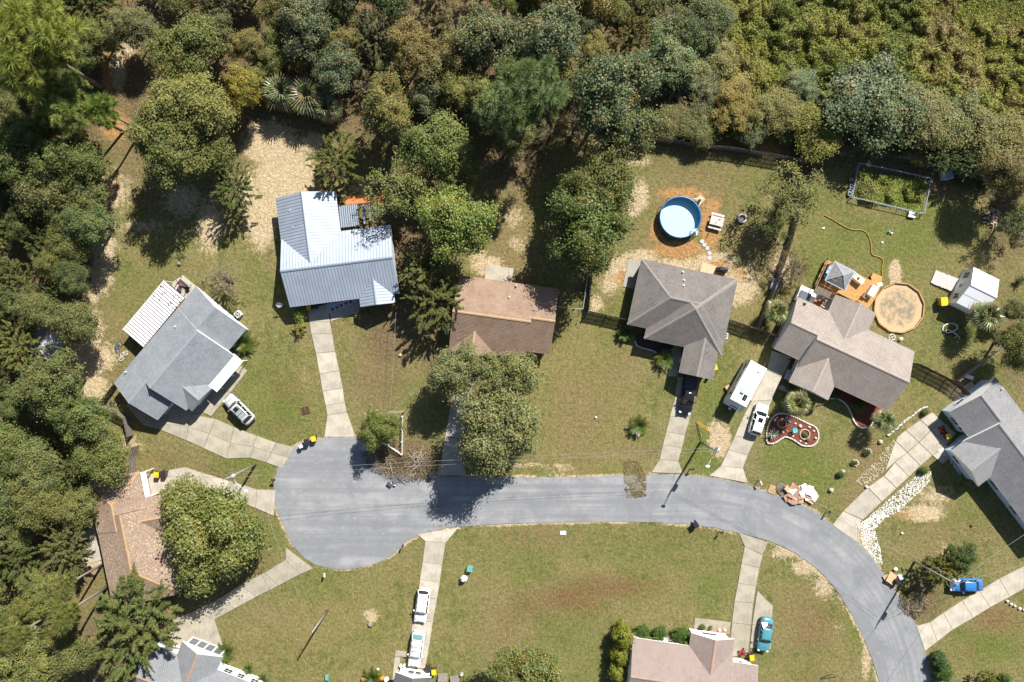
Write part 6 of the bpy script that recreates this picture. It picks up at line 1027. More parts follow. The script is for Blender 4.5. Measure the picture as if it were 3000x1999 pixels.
p = Z('23', 1940, 908, 1); t = thing('grill', (p.x, p.y, 0), -.1, 'grill under a black cover on the tan patio slab', 'grill'); m = MB(); m.box(-.75, .75, -.35, .35, .1, .95, taper=.06); m.blob((-.2, 0, .95), (.55, .36, .3), 3); m.blob((.45, .05, .9), (.3, .3, .2), 4); m.build('cover', M('black_cover', (.02, .02, .022), .6, .4, .3), t)
for x in (-.6, .6): m = MB(); m.tube([(x, -.3, .08), (x, -.2, .08)], .08, 8); m.build('wheel', TYRE, t)

# ------------------------------------------------------------------ timber deck with pavilion, timber ring
DECKM = M('cedar_deck', (.46, .245, .085), .75, .3, .22, 3); DECKO = M('old_deck', (.3, .2, .13), .85, .2, .25, 3)
a0, a1, a2 = Z('K', 325, 62, .5), Z('K', 800, 300, .5), Z('K', 225, 300, .5); an = ang(a0, a1) ; t = thing('timber_deck', (a0.x, a0.y, 0), an, 'cedar deck with a grey pavilion behind the taupe roofed house', 'deck')
cA, sA = math.cos(-an), math.sin(-an)
def dl(x, y, z=.5): p = Z('K', x, y, z); dx, dy = p.x - a0.x, p.y - a0.y; return (cA * dx - sA * dy, sA * dx + cA * dy)
dp = [dl(*q) for q in ((325, 62), (760, 275), (840, 300), (790, 420), (720, 520), (620, 465), (425, 380), (375, 440), (215, 305))]
y = min(q[1] for q in dp); bmn, bmx = y, max(q[1] for q in dp); nb = int((bmx - bmn) / .15); polyd = dp
for j in range(nb):
    yy = bmn + (bmx - bmn) * (j + .5) / nb; xs = []
    for i in range(len(polyd)):
        u, v = polyd[i], polyd[(i + 1) % len(polyd)]
        if (u[1] > yy) != (v[1] > yy): xs.append(u[0] + (yy - u[1]) / (v[1] - u[1]) * (v[0] - u[0]))
    xs.sort()
    for u, v in zip(xs[::2], xs[1::2]): m = MB(); m.box(u, v, yy - .068, yy + .068, .44, .5 + random.uniform(-.005, .005)); m.build('board', DECKM, t)
m = MB(); m.prism(shrink(dp, .1), .1, .4); m.build('frame', DECKO, t)
st_ = [dl(*q) for q in ((752, 200), (845, 240), (835, 290), (760, 255))]
for j in range(3): m = MB(); m.prism([(q[0] + .05 * j, q[1] + .3 * j - .3) for q in st_], .05, .42 - .13 * j); m.build('step', DECKM, t)
m = MB(); 
for (u, v) in zip((dl(325, 62), dl(215, 305)), (dl(215, 305), dl(215, 310))): m.beam(u + (1.4,), v + (1.4,), .08); m.beam(u + (.95,), v + (.95,), .06)
m.build('handrail', DECKO, t)
for i in range(5): q = Vector(dl(325, 62)).lerp(Vector(dl(215, 305)), i / 4); m = MB(); m.box(q.x - .05, q.x + .05, q.y - .05, q.y + .05, .5, 1.45); m.build('post', DECKO, t)
# pavilion
q = [Z('K', *p, 2.6) for p in ((400, 78), (588, 175), (500, 357), (305, 270))]; cc = sum(q, Vector((0, 0, 0))) / 4
t = thing('pavilion', (cc.x, cc.y, .5), ang(q[0], q[1]), 'grey hardtop pavilion with a pyramid roof on the timber deck', 'pavilion'); hx, hy = (q[1] - q[0]).length / 2, (q[2] - q[1]).length / 2
PV = M('pavilion_grey', (.2, .215, .235), .45, .4, .08, 1); PVL = M('pavilion_seam', (.34, .36, .38), .5); ap = Vector((0, 0, 3.25)); cn = [Vector((-hx, hy, 2.15)), Vector((hx, hy, 2.15)), Vector((hx, -hy, 2.15)), Vector((-hx, -hy, 2.15))]
for i in range(4):
    u, v = cn[i], cn[(i + 1) % 4]; e = (v - u).normalized() * .0
    for lo, hi in ((0, .36), (.36, .7), (.7, 1)):
        for s0_, s1_ in ((0, 1 / 3), (1 / 3, 2 / 3), (2 / 3, 1)):
            if hi == 1 and s0_ > 0: continue
            if hi == 1: s0_, s1_ = 0, 1
            f = lambda s, w: (u.lerp(v, s)).lerp(ap, w); g_ = .008; m = MB(); m.add([f(s0_ + g_, lo + g_), f(s1_ - g_, lo + g_), f(s1_ - g_, hi - g_), f(s0_ + g_, hi - g_)], [(3, 2, 1, 0)]); m.build('roof_panel', PV, t)
    m = MB(); m.beam(u, ap, .06); m.build('hip_rib', PVL, t); m = MB(); m.beam(u, v, .1); m.build('eave_beam', PVL, t); w_ = u * .88; m = MB(); m.box(w_.x - .06, w_.x + .06, w_.y - .06, w_.y + .06, 0, 2.1); m.build('post', DKM, t)
BLUEC = M('cushion_blue', (.3, .48, .66), .9, .2, .1)
p = Z('K', 335, 180, 1); t = thing('patio_sofa', (p.x, p.y, .5), ang(Z('K', 360, 125), Z('K', 310, 225)), 'pale blue cushioned sofa at the left edge of the pavilion', 'sofa'); m = MB(); m.box(-1, 1, -.4, .4, 0, .35); m.box(-1, 1, -.45, -.3, .35, .8); m.build('frame', RUST, t)
for i in range(3): m = MB(); m.box(-.95 + i * .64, -.95 + i * .64 + .6, -.3, .38, .36, .5, taper=.03); m.build('cushion', BLUEC, t)
p = Z('K', 612, 235, 1.2); t = thing('patio_table', (p.x, p.y, .5), ang(Z('K', 585, 190), Z('K', 660, 250)) , 'white topped table with a yellow flower pot on the timber deck', 'table'); m = MB(); m.box(-1.1, 1.1, -.4, .4, .75, .8); m.build('top', WHITE, t)
for x in (-1, 1):
    for y in (-.33, .33): m = MB(); m.box(x - .04, x + .04, y - .04, y + .04, 0, .75); m.build('leg', DECKO, t)
m = MB(); m.box(-1.05, 1.05, -.36, -.33, .2, .75); m.build('skirt', DECKM, t)
for nm, x, y, r_, z, mt_ in (('flower_pot', .15, .05, .16, 1.25, TERRA), ('wreath', -.55, .1, .2, .06 + 1.25, DKM)):
    c2 = t.location + Vector((math.cos(t.rotation_euler.z) * x - math.sin(t.rotation_euler.z) * y, math.sin(t.rotation_euler.z) * x + math.cos(t.rotation_euler.z) * y, 0)); m = MB()
    if nm == 'wreath': m.tube([(r_ * math.cos(a_ * .524), r_ * math.sin(a_ * .524), 1.33) for a_ in range(13)], .035, 5)
    else: m.lathe([(.1, 1.3 - .5), (.15, 1.05 - .5 + .3)], 12); m.v = [(x_, y_, z_ + .0) for x_, y_, z_ in m.v]
    o = m.build(nm, mt_, None, loc=(c2.x, c2.y, .0 if nm == 'wreath' else .5)); tag(o, 'dark ring wreath on the white deck table' if nm == 'wreath' else 'small terracotta pot of yellow flowers on the white deck table', nm.replace('_', ' '))
    if nm != 'wreath': m = MB(); m.blob((.0, 0, .95), (.2, .2, .15), 5); m.build('flowers', M('yellow_flowers', (.5, .38, .04), .8, .2, .4, 12), o)
p = Z('K', 757, 362, 1.2); t = thing('chest_cooler', (p.x, p.y, .5), ang(Z('K', 715, 390), Z('K', 762, 312)), 'white chest with a hinged lid on the timber deck', 'chest'); m = MB(); m.box(-.75, .75, -.45, .45, 0, .8); m.build('body', WHITE, t); m = MB(); m.box(-.8, .8, -.5, .5, .81, .9, taper=.05); m.build('lid', M('chest_lid', (.78, .79, .8), .4), t); m = MB(); m.box(-.2, .2, .46, .5, .55, .6); m.build('handle', GALV, t)
p = Z('K', 678, 408, .8); t = thing('deck_chair', (p.x, p.y, .5), .9, 'dark folding chair on the timber deck beside the white chest', 'chair')
def chair(t, mat=DKM, seat=None):
    m = MB(); m.box(-.28, .28, -.28, .28, .4, .44); m.build('seat', seat or mat, t); m = MB(); m.box(-.28, .28, .26, .32, .44, .95); m.build('backrest', seat or mat, t)
    for x in (-.26, .26):
        for y in (-.26, .28): m = MB(); m.tube([(x, y, 0), (x, y, .42)], .022, 5); m.build('leg', mat, t)
chair(t, DECKO)
p = Z('K', 140, 410, 1); t = thing('hot_tub', (p.x, p.y, .05), ang(Z('K', 70, 400), Z('K', 190, 450)), 'white tub with a dark folded cover behind the taupe roofed house', 'hot tub'); m = MB(); m.box(-1.3, 1.2, -1.0, 1.2, 0, .9); m.build('shell', WHITE, t); m = MB(); m.box(-1.1, .55, -.95, .55, .91, 1.02, taper=.05); m.build('cover', M('tub_cover', (.1, .115, .14), .5), t)
m = MB(); cc = Z('K', 270, 440); m.prism([(q.x, q.y) for q in (Z('K', 225, 305), Z('K', 378, 375), Z('K', 320, 530), Z('K', 190, 450))], 0, .1); o = m.build('patio', M('patio_white', (.62, .6, .57), .8, .2, .1, 2)); tag(o, 'small white floored patio between tub and deck', kind='structure')
m = MB(); m.prism([(q.x, q.y) for q in (Z('K', 232, 308, 2.3), Z('K', 375, 375, 2.3), Z('K', 350, 435, 2.3), Z('K', 205, 368, 2.3))], 2.25, 2.3); o = m.build('awning', M('leafy_awning', (.08, .07, .065), .8, .2, .4, 4, col2=(.2, .15, .1))); tag(o, 'dark leaf strewn awning between tub and pavilion', 'awning')
for q in ((232, 308), (375, 375)): pq = Z('K', *q, 2.3); m = MB(); m.box(pq.x - .05, pq.x + .05, pq.y - .05, pq.y + .05, 0, 2.25); m.build('post', DECKO, o)
p = Z('K', 262, 475, .8); t = thing('wooden_table', (p.x, p.y, .1), 0, 'round orange wood table on the small white patio', 'table'); m = MB(); m.lathe([(.04, .7), (.5, .7), (.5, .74), (.04, .74)], 18); m.build('top', M('orange_wood', (.4, .17, .06), .6), t); m = MB(); m.tube([(0, 0, 0), (0, 0, .7)], .06, 8); m.build('leg', DECKO, t)
for x, y, r_ in ((290, 455, 2), (215, 460, 4)): p = Z('K', x, y, .5); t = thing('wooden_chair', (p.x, p.y, .1), r_, 'orange wooden chair %s the round orange table' % ('right of' if x > 270 else 'left of'), 'chair'); chair(t, M('orange_wood'))
# ring of timbers from a removed pool
c = Z('24', 1200, 1260); t = thing('timber_ring', (c.x, c.y, 0), 0, 'twelve sided timber border around a bare sand circle', 'border'); RT = 3.62; TIM = M('border_timber', (.42, .25, .12), .85, .2, .3, 3)
for i in range(12):
    u, v = (Vector((RT * math.cos(2 * math.pi * (i + j + .3) / 12), RT * math.sin(2 * math.pi * (i + j + .3) / 12), .14)) for j in (.015, .985)); m = MB(); m.beam(u, v, .16, .28); m.build('timber', TIM, t)
m = MB(); m.lathe([(0.02, .015), (RT - .75, .015), (RT - .1, .02), (RT - .1, -.05)], 36); a = NT('ring_sand'); o = a.obj(); ln = a.n('VectorMath', operation='LENGTH'); a.l(o, ln.inputs[0])
f = a.ramp(a.math('ADD', ln.outputs['Value'], a.math('MULTIPLY', a.noise(o, 1.1, 6, .7), 2.2)), 4.05, 3.5); cc_ = a.mix(a.ramp(a.noise(o, 5, 5, .7), .3, .7), (.48, .355, .215), (.4, .28, .16)); f = a.math('MULTIPLY', f, a.ramp(a.noise(o, .9, 6, .75), .4, .56)); m.build('sand', a.done(a.mix(f, cc_, a.mix(a.noise(o, 7, 4), (.13, .12, .08), (.28, .24, .17))), .95, .1), t)
p = Z('24', 1030, 1048, .5); ubox('24', 1028, 1048, .7, .5, .5, WHITE, 'cooler_box', 'small white box where the deck steps meet the timber ring', 'box', .3)
t = thing('round_fan', (Z('24', 1135, 1530).x, Z('24', 1135, 1530).y, .0), 0, 'white wire wheel lying beside the taupe house wall', 'wheel'); m = MB(); m.tube([(.45 * math.cos(i * .524), .45 * math.sin(i * .524), .15) for i in range(13)], .04, 6); m.build('ring', WHITE, t)
for i in range(4): m = MB(); m.beam((0, 0, .15), (.45 * math.cos(i * 1.57 + .4), .45 * math.sin(i * 1.57 + .4), .15), .04); m.build('spoke', WHITE, t)
lump('white_pot', '24', 1215, 1548, .3, 'white pot beside the wire wheel by the taupe house', 'pot', WHITE, .5)
# hoses
def hose(nm, pts, lb, mat, r_=.05, z=.05): m = MB(); q = smooth_poly([p.to_2d() for p in pts], 5, 0, False); m.tube([(p.x, p.y, z + .01 * (i % 3)) for i, p in enumerate(q)] , r_, 5); tag(m.build(nm, mat), lb, 'hose')
hose('garden_hose', ZZ('24', [(515, 410), (600, 455), (700, 515), (780, 545), (860, 548), (915, 590), (945, 680), (955, 770), (1020, 795), (1055, 830), (1045, 910), (1050, 985)]), 'yellow garden hose winding across the lawn to the deck steps', M('hose_yellow', (.42, .25, .03), .6), .055)
hose('drain_hose', ZZ('24', [(1755, 1530), (1690, 1480), (1635, 1460), (1640, 1490), (1690, 1480), (1735, 1450), (1720, 1415), (1665, 1405), (1610, 1430), (1602, 1475)]), 'looped white drain hose on the lawn below the white shed', WHITE, .07, .08); hose('drain_hose', ZZ('24', [(1602, 1480), (1650, 1505), (1740, 1518), (1825, 1520)]), 'dark drain hose lying under the looped white one', BLACK, .07)

# ------------------------------------------------------------------ kidney shaped flower bed
BED = [(150, 700), (140, 560), (180, 400), (250, 290), (330, 240), (430, 235), (560, 275), (700, 340), (820, 400), (930, 450), (980, 530), (990, 640), (930, 740), (840, 770), (720, 755), (620, 690), (530, 640), (440, 620), (380, 650), (290, 710), (210, 730)]
bp_ = ZZ('N', BED); t = thing('flower_bed', (0, 0, 0), 0, 'kidney shaped flower bed of red mulch ringed with white stones', 'flower bed'); MULCH = M('red_mulch', (.12, .035, .025), .95, .1, .4, 9, col2=(.2, .075, .05), bump=.6)
sp = smooth_poly([p.to_2d() for p in bp_], 8); m = MB(); m.prism([tuple(p) for p in sp], -.05, .06); m.build('mulch', MULCH, t); acc = 0; per = sum((sp[i] - sp[i - 1]).length for i in range(len(sp))); ns = 88
pos, i, rem = [], 0, 0.0
for j in range(ns):
    tgt = per * j / ns; s_ = 0
    for i in range(len(sp)):
        l = (sp[(i + 1) % len(sp)] - sp[i]).length
        if s_ + l >= tgt: pos.append(sp[i].lerp(sp[(i + 1) % len(sp)], (tgt - s_) / max(l, 1e-6))); break
        s_ += l
EDG = [MB().blob((0, 0, .1), (.15, .12, .14), s, 0).mesh('edging_stone', STW) for s in range(3)]
def edging(t, pos, sc_=1.0):
    for j, q in enumerate(pos): o = link('edging_stone', EDG[j % 3], t, (q.x - t.location.x, q.y - t.location.y, 0), j * 1.7); o.scale = (sc_,) * 3
edging(t, pos)
for nm, (x, y), r_ in (('ring_a', (393, 392), 70), ('ring_b', (765, 575), 80)):
    c = Z('N', x, y); R_ = r_ * .1786 * H / FP; m = MB(); m.tube([(c.x + R_ * math.cos(i * .2618), c.y + R_ * math.sin(i * .2618), .15) for i in range(25)], .09, 6, False); m.build('planter_ring', M('ring_pink', (.5, .36, .28), .8), t)
for i, (x, y, r_, cl) in enumerate(((275, 342, .22, 'white'), (468, 302, .2, 'pale blue'), (512, 360, .25, 'blue grey'), (612, 398, .16, 'white'), (690, 440, .27, 'white and grey'), (838, 458, .2, 'cream'), (915, 520, .17, 'white'), (940, 635, .2, 'cream'), (780, 725, .2, 'white'), (570, 605, .18, 'pinkish'), (530, 577, .17, 'white'), (410, 537, .18, 'white'), (475, 517, .17, 'tan'), (322, 525, .2, 'white'), (262, 480, .12, 'white'), (695, 685, .14, 'white'))):
    lump('garden_rock', 'N', x, y, r_, '%s rock in the flower bed, %s' % (cl, ('leftmost on the upper side', 'next to the top edge', 'right of the upper ring', 'midway along the top edge', 'largest near the middle', 'below the right top edge', 'upper of two at the right end', 'lower of two at the right end', 'below the lower ring', 'right of two under the bird bath', 'left of two under the bird bath', 'between agave and bird bath', 'left of the bird bath', 'just above the agave', 'small above the agave', 'left under the lower ring')[i]), 'rock', M('blue_rock', (.4, .5, .56), .8) if 'blue' in cl else STW if cl != 'tan' else M('tan_stone', (.42, .35, .24), .9, .2, .3, 6), r_ * 1.6, i)['group'] = 'ornamental rocks in the flower bed'
p = Z('N', 610, 512, .7); t = thing('bird_bath', (p.x, p.y, .05), 0, 'turquoise bird bath in the middle of the flower bed', 'bird bath'); TQ = M('turquoise_glaze', (.05, .45, .5), .25, .5, .1, 3); m = MB(); m.lathe([(.22, 0), (.08, .1), (.07, .6), (.1, .66)], 12); m.build('stand', TQ, t, True); m = MB(); m.lathe([(.1, .66), (.34, .76), (.36, .76), (.3, .7), (.02, .68)], 18); m.build('basin', TQ, t, True)
bush('bush0', 'N', 400, 390, 6, (.16, .13, .06), 'brownish plant inside the upper ring of the flower bed'); bush('bush0', 'N', 772, 590, 6, (.05, .1, .03), 'green plant inside the lower ring of the flower bed'); bush('bush0', 'N', 832, 668, 5, (.14, .17, .12), 'grey green plant beside the lower ring of the flower bed')
# mulch bed against the taupe house
q = ZZ('34', [(565, 525), (640, 530), (715, 580), (760, 660), (790, 740), (850, 795), (920, 785), (965, 735), (970, 690), (1100, 640), (600, 430)]); t = thing('mulch_bed', (0, 0, 0), 0, 'curved mulch bed with white edging along the taupe house front', 'flower bed'); m = MB(); m.prism([tuple(p.to_2d()) for p in q], -.05, .05); m.build('mulch', MULCH, t)
e_ = smooth_poly([p.to_2d() for p in q[:9]], 7, 0, False); edging(t, e_, .95)
q = ZZ('34', [(150, 180), (215, 170), (200, 260), (190, 370), (300, 420), (420, 480), (550, 545), (600, 430), (240, 150)]); m = MB(); m.prism([tuple(p.to_2d()) for p in q], -.05, .045); tag(m.build('mulch_bed', MULCH), 'dark mulch strip beside the door of the taupe house', 'flower bed')
q = ZZ('33', [(1130, 0), (1150, 40), (1210, 65), (1270, 80), (1325, 105), (1480, 60), (1480, -60), (1130, -60)]); t = thing('mulch_bed', (0, 0, 0), 0, 'shaded bed with stone edging at the dark hip roofed house front', 'flower bed'); m = MB(); m.prism([tuple(p.to_2d()) for p in q], -.05, .05); m.build('mulch', M('dark_mulch', (.06, .045, .035), .95), t); edging(t, smooth_poly([p.to_2d() for p in q[:5]], 7, 0, False), .8)
q = ZZ('I', [(800, 130), (1032, 160), (1028, 205), (940, 190), (800, 165)]); m = MB(); m.prism([tuple(p.to_2d()) for p in q], -.05, .05); tag(m.build('mulch_bed', M('stony_mulch', (.3, .2, .14), .95, .1, .3, 8)), 'small stony bed before the brown house gable', 'flower bed')
for i, (x, y) in enumerate(((948, 168), (990, 168))): lump('garden_rock', 'I', x, y, .25, ('left', 'right')[i] + ' white rock in the stony bed before the brown house', 'rock', STW, .35, i)
# rings of stones, rocks, flag
for i, (x, y, lb) in enumerate(((800, 1118, 'ring of pale stones around a tiny plant on the lawn'), (915, 1015, 'ring of pale stones around a small shrub left of the rubble strip'))):
    c = Z('34', x, y); t = thing('stone_ring', (c.x, c.y, 0), 0, lb, 'stone ring'); edging(t, [Vector((c.x + .42 * math.cos(a_ * .7), c.y + .42 * math.sin(a_ * .7))) for a_ in range(9)], .9)
for i, (k, x, y, r_, lb) in enumerate((('34', 1027, 922, .35, 'round glossy stone by the end of the weedy bed'), ('34', 575, 1365, .4, 'grey stone with a white patch on the front lawn'), ('34', 905, 1338, .25, 'white rock at the left edge of the wide right driveway'), ('34', 685, 1195, .3, 'pale stone beside a dark plant on the lawn'), ('44', 703, 112, .18, 'small white object on the lawn right of the gravel'), ('44', 1068, 72, .2, 'small reddish hydrant like stub on the right lawn'), ('44', 668, 300, .3, 'white bag at the street near the tall right pole'), ('33', 770, 700, .2, 'flat pale stone on the mown lawn'))): lump('stone', k, x, y, r_, lb, 'stone', (ST, ST, STW, ST, WHITE, BM, WHITE, STW)[i], r_ * 1.2, i)
for i, (x, y) in enumerate(((1255, 468), (1275, 484), (1295, 493), (1320, 507), (1343, 515))): lump('edging_rock', '44', x, y, .2, '%s of five white stones in a row below the right driveway' % ('first from left', 'second from left', 'third from left', 'fourth from left', 'rightmost')[i], 'stone', WHITE, .3, i)['group'] = 'row of white stones'
wl = ZZ('34', [(1100, 865), (1180, 800), (1250, 735), (1320, 685), (1390, 630), (1460, 600)]); t = thing('garden_border', (0, 0, 0), 0, 'weedy border of dark stones left of the wide right driveway', 'border'); edging(t, smooth_poly([p.to_2d() for p in wl], 6, .05, False), 1.1)
for ch in t.children: ch.data = ch.data
p = Z('N', 1066, 80, 1.6); t = thing('garden_flag', (p.x, p.y, 0), .5, 'striped flag on a short pole before the taupe house', 'flag'); m = MB(); m.tube([(0, 0, 0), (0, 0, 1.8)], .025, 6); m.build('pole', WHITE, t)
for j in range(7): m = MB(); m.box(-1.0, 0, -.01, .01, 1.0 + j * .1, 1.1 + j * .1); m.build('stripe', (M('flag_red', (.4, .04, .05)), WHITE)[j % 2], t)
m = MB(); m.box(-.42, 0, -.016, .016, 1.32, 1.7); m.build('canton', M('flag_blue', (.04, .06, .2)), t)
# debris along the street
p = Z('34', 38, 1362); PALW = M('pallet_wood', (.45, .31, .17), .85, .2, .25, 4)
def pallet(p, rz, lb, mat, n=7):
    t = thing('wooden_pallet', (p.x, p.y, 0), rz, lb, 'pallet')
    for y in (-.5, 0, .5): m = MB(); m.box(-.6, .6, y - .05, y + .05, 0, .1); m.build('stringer', mat, t)
    for j in range(n): m = MB(); x = -.6 + j * 1.2 / n; m.box(x + .02, x + 1.2 / n - .03, -.55, .55, .1, .125); m.build('slat', mat, t)
pallet(p, 1.2, 'tan pallet at the left end of the debris by the street', PALW); pallet(Z('34', 110, 1345), 1.1, 'dark grey pallet between the tan pallet and the cardboard', WOOD_G); pallet(Z('34', 135, 1375, .2), .7, 'grey pallet half under the cardboard heap', WOOD_G)
def sheets(nm, k, x, y, r_, n, mats, lb, cat, seed, s0=.4, s1=1.1):
    p = Z(k, x, y); rr_ = random.Random(seed); t = thing(nm, (p.x, p.y, 0), 0, lb, cat)
    for i in range(n):
        a_, q = rr_.uniform(0, 6.28), r_ * math.sqrt(rr_.random()); w_, l_ = rr_.uniform(s0, s1), rr_.uniform(s0, s1); m = MB(); m.box(-w_ / 2, w_ / 2, -l_ / 2, l_ / 2, -.015, .015); o = m.build('sheet', mats[i % len(mats)], t, loc=(q * math.cos(a_), q * math.sin(a_), .08 + .035 * i * 12 / n + rr_.random() * .1)); o.rotation_euler = (rr_.uniform(-.25, .25), rr_.uniform(-.25, .25), rr_.uniform(0, 3))
    return t
CARD, CARD2 = M('cardboard', (.36, .22, .15), .9, .2, .2), M('cardboard_tan', (.45, .3, .18), .9, .2, .2)
sheets('cardboard_pile', '34', 235, 1395, 1.25, 30, [CARD, CARD, CARD2, WHITE, CARD], 'heap of torn red brown cardboard in the street debris', 'cardboard', 3); sheets('white_sheets', '34', 355, 1400, .9, 10, [WHITE, WHITE, CARD2], 'white boards at the right end of the street debris', 'boards', 4, .8, 1.6); sheets('white_sheets', '34', 315, 1340, .35, 3, [WHITE], 'small white boards on top of the cardboard heap', 'boards', 5, .7, 1.0)
sheets('cardboard_pile', 'Q', 98, 246, .25, 3, [CARD2], 'flattened tan cardboard box at the street near the tall right pole', 'cardboard', 6, 1.1, 1.6); ubox('Q', 172, 240, .7, .6, .5, BG, 'plastic_tub', 'grey tub lid beside the black bin at the street', 'tub', .3)
sheets('debris', 'O', 315, 805, .55, 7, [M('tarp_grey', (.12, .125, .13), .6), LAMPG, DKM], 'broken grey lamp parts lying on the turning circle edge', 'debris', 8, .3, .9); m = MB(); p = Z('O', 400, 790); m.beam((-.65, .5, .1), (.75, -.5, .1), .14); tag(m.build('broken_post', POLE, loc=(p.x, p.y, 0)), 'broken dark post lying on the street beside the lamp parts', 'post')
# boards at the tarped shed, bikes, patio chairs
p = Z('31', 560, 220); t = thing('lumber_pile', (p.x, p.y, 0), .65, 'loose orange boards leaning by the small tarped shed', 'lumber')
for j in range(7): m = MB(); m.box(-1.6 + j * .1, 1.5 - j * .12, j * .17, j * .17 + .09, .02 * j, .02 * j + .05, rot=random.uniform(-.12, .12)); m.build('board', DECKM if j % 2 else BARK, t)
p = Z('31', 552, 118, 1); t = thing('lumber_stack', (p.x, p.y, 0), .05, 'stack of orange boards at the lower end of the tarped shed', 'lumber')
for j in range(4): m = MB(); m.box(-.8, .8, j * .16 - .3, j * .16 - .17, .8, .86); m.build('board', DECKM, t)
m = MB(); m.box(-.7, -.6, -.3, .35, 0, .8); m.box(.6, .7, -.3, .35, 0, .8); m.build('trestle', BARK, t)
def bike(p, rz, lb, mat):
    t = thing('bicycle', (p.x, p.y, .03), rz, lb, 'bicycle')
    for x in (-.5, .5):
        m = MB(); m.tube([(x + .33 * math.cos(i * .524), .33 * math.sin(i * .524) * .95, .12 + .04 * math.sin(i)) for i in range(13)], .035, 6, False); w = m.build('wheel', mat if 'white' in mat.name else TYRE, t); m = MB()
        for i in range(4): m.tube([(x - .3 * math.cos(i * .78), -.3 * math.sin(i * .78), .12), (x + .3 * math.cos(i * .78), .3 * math.sin(i * .78), .12)], .008, 3)
        m.build('spoke', GALV, w)
    m = MB(); m.tube([(-.5, 0, .16), (-.12, .42, .2), (.4, .36, .2), (.5, 0, .16)], .035, 6); m.tube([(-.12, .42, .2), (-.05, -.05, .16), (.4, .36, .2)], .035, 6); m.tube([(-.5, 0, .16), (-.05, -.05, .16)], .03, 6); m.build('frame', mat, t)
    m = MB(); m.tube([(.4, .36, .2), (.36, .6, .3), (.36, .6, .05)], .025, 5); m.build('handlebar', BLACK, t); m = MB(); m.box(-.25, .0, .45, .57, .15, .23, taper=.02); m.build('saddle', BLACK, t)
bike(Z('31', 1095, 55), 1.2, 'dark blue bicycle lying on the grass, upper of two', M('bike_blue', (.08, .15, .25), .4)); bike(Z('31', 1138, 135), .9, 'white bicycle lying on the grass, lower of two', M('bike_white', (.6, .58, .52), .5)); bike(Z('31', 1035, 582), .1, 'dark bicycle lying against the angled picket fence', DKM)
for i, (x, y, r_, lb, sm) in enumerate(((395, 95, 1, 'dark chair with a red cushion on the small patio', M('cushion_red', (.3, .04, .07))), (428, 118, -.6, 'dark chair near the roof edge on the small patio', DKM), (385, 125, 2.5, 'dark chair at the lower left of the small patio', DKM))): p = Z('A', x, y - 2, .5); t = thing('patio_chair', (p.x, p.y, .05), r_, lb, 'chair'); chair(t, DKM, sm)
p = Z('A', 403, 88, .7); t = thing('patio_swing', (p.x, p.y, .05), -.7, 'dark metal swing frame on the small patio', 'swing'); m = MB(); m.tube([(-.9, -.5, 0), (-.9, 0, 1.7), (-.9, .5, 0)], .03, 5); m.tube([(.9, -.5, 0), (.9, 0, 1.7), (.9, .5, 0)], .03, 5); m.tube([(-.9, 0, 1.7), (.9, 0, 1.7)], .03, 5); m.build('frame', DKM, t); m = MB(); m.box(-.7, .7, -.2, .2, .45, .5); m.build('seat', DKM, t)
# bottom centre: plank gates, pumpkins, yard swing set
for i, (x, y, rz, lb) in enumerate(((960, 380, 0, 'grey plank gate beside the bins at the bottom edge'), (1085, 405, .2, 'leaning grey plank shelter at the bottom edge'))):
    p = Z('J', x, y, 1); t = thing('plank_gate', (p.x, p.y, 0), rz, lb, 'gate')
    for j in range(8): m = MB(); m.add([(j * .17 - .7, 0, .1), (j * .17 - .55, 0, .1), (j * .17 - .55, -.85, 1.1), (j * .17 - .7, -.85, 1.1), (j * .17 - .7, 0, .05), (j * .17 - .55, 0, .05), (j * .17 - .55, -.85, 1.05), (j * .17 - .7, -.85, 1.05)], [(3, 2, 1, 0), (4, 5, 6, 7), (0, 1, 5, 4), (1, 2, 6, 5), (2, 3, 7, 6), (3, 0, 4, 7)]); m.build('plank', WOOD_G, t)
    m = MB(); m.box(-.7, .65, -.85, -.78, 0, 1.04); m.build('frame', WOOD_D, t)
PUM = M('pumpkin_orange', (.5, .2, .03), .6)
for i, (x, y, r_, lb) in enumerate(((95, 410, .4, 'orange inflatable pumpkin left of the bottom cycad'), (255, 365, .22, 'small orange pumpkin above the bottom cycad'), (300, 395, .42, 'orange inflatable pumpkin right of the bottom cycad'))): lump('pumpkin', 'J', x, y, r_, lb, 'pumpkin', PUM, r_ * 1.5, i)
lump('garden_ghost', 'J', 348, 400, .35, 'white yard figure beside the right orange pumpkin', 'yard figure', WHITE, .9, 4); lump('stone', 'J', 250, 300, .22, 'pale round stone above the bottom cycad', 'stone', STW, .25, 5)
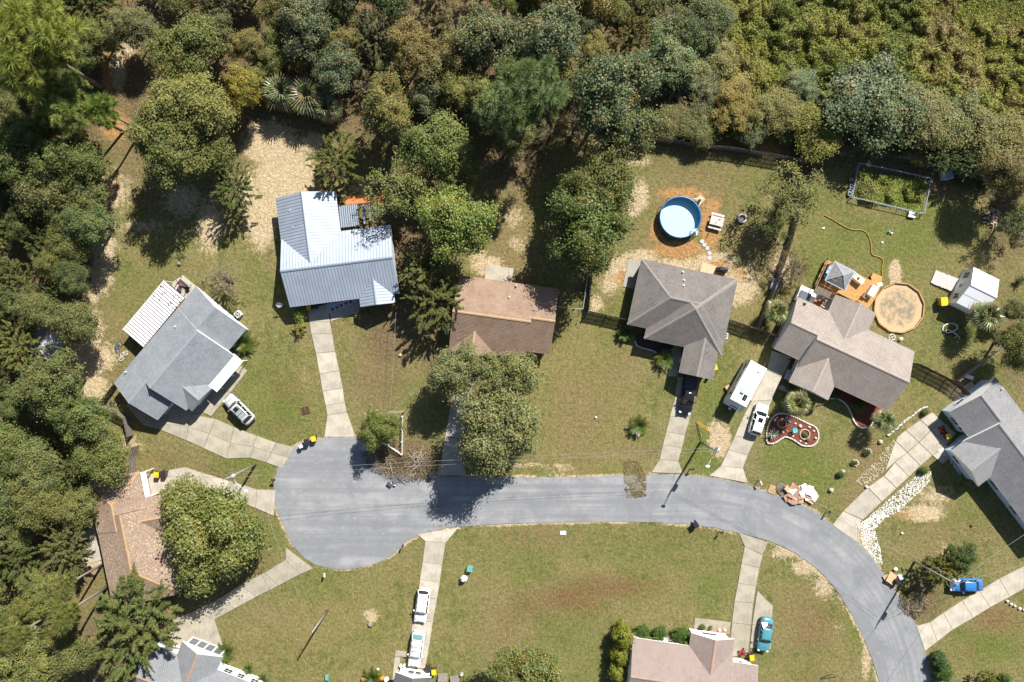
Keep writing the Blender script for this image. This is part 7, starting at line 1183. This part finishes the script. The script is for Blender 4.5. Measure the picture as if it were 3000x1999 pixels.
for i, x in enumerate((497, 533)): p = Z('J', x, 272, .6); m = MB(); m.lathe([(.17, 0), (.2, .4), (.18, .6), (.02, .62)], 12); tag(m.build('white_pot', WHITE, loc=(p.x, p.y, 0)), ('left', 'right') [i] + ' of two white pots at the white gable front', 'pot')
p = Z('42', 1885, 1480, 1); lump('garden_figure', '42', 1888, 1485, .28, 'grey weathered figure by the plank shelter at the bottom edge', 'yard figure', ST, .8, 6)
# swing frame on the narrow verge, yellow
p = Z('33', 1768, 785, 1.5); t = thing('sign_frame', (p.x, p.y, 0), .9, 'thin yellow guy wire guards on the grass above the utility pole', 'guy guard')
for s in (-.12, .12): m = MB(); m.tube([(s, -.9, 1.6), (s, .9, .1)], .045, 6); m.build('guard', M('guard_yellow', (.6, .36, .02), .5), t)
for i, (x, y, cl, mt_) in enumerate(((1108, 565, 'turquoise', TQ), (1130, 578, 'pale', WHITE), (1050, 660, 'flat pale', STW), (508, 530, 'faint pale', STW))): lump('ball' if i < 2 else 'stone', '24', x, y, .18, cl + (' ball' if i < 2 else ' stone') + ' on the lawn above the timber deck' + ('' if i != 3 else ' near the fence'), 'ball' if i < 2 else 'stone', mt_, .3 if i < 2 else .08, i)
p = Z('24', 60, 1040, .6); ubox('24', 62, 1045, .9, 1.6, .5, GALV, 'metal_box', 'grey box against the long weathered fence', 'box', -.3)
p = Z('M', 222, 350, .5); ubox('M', 222, 352, .7, .8, .35, M('plywood'), 'step_box', 'plywood step beside the travel trailer', 'step', .6)
p = Z('M', 83, 225, 1.3); ubox('M', 82, 228, .4, .3, 1.3, GALV, 'electric_meter', 'grey electric meter at the dark house garage corner', 'meter')
p = Z('M', 740, 255, .8); ubox('M', 752, 235, .6, 1.4, .7, M('bench_blue_grey', (.3, .36, .42)), 'storage_bench', 'blue grey bench by the white door of the taupe house', 'bench', -.4)
lump('flower_pot', '22', 418, 1358, .22, 'left of two white pots below the porch bush', 'pot', WHITE, .45, 1); lump('flower_pot', '22', 460, 1352, .22, 'right of two white pots below the porch bush', 'pot', WHITE, .45, 2)
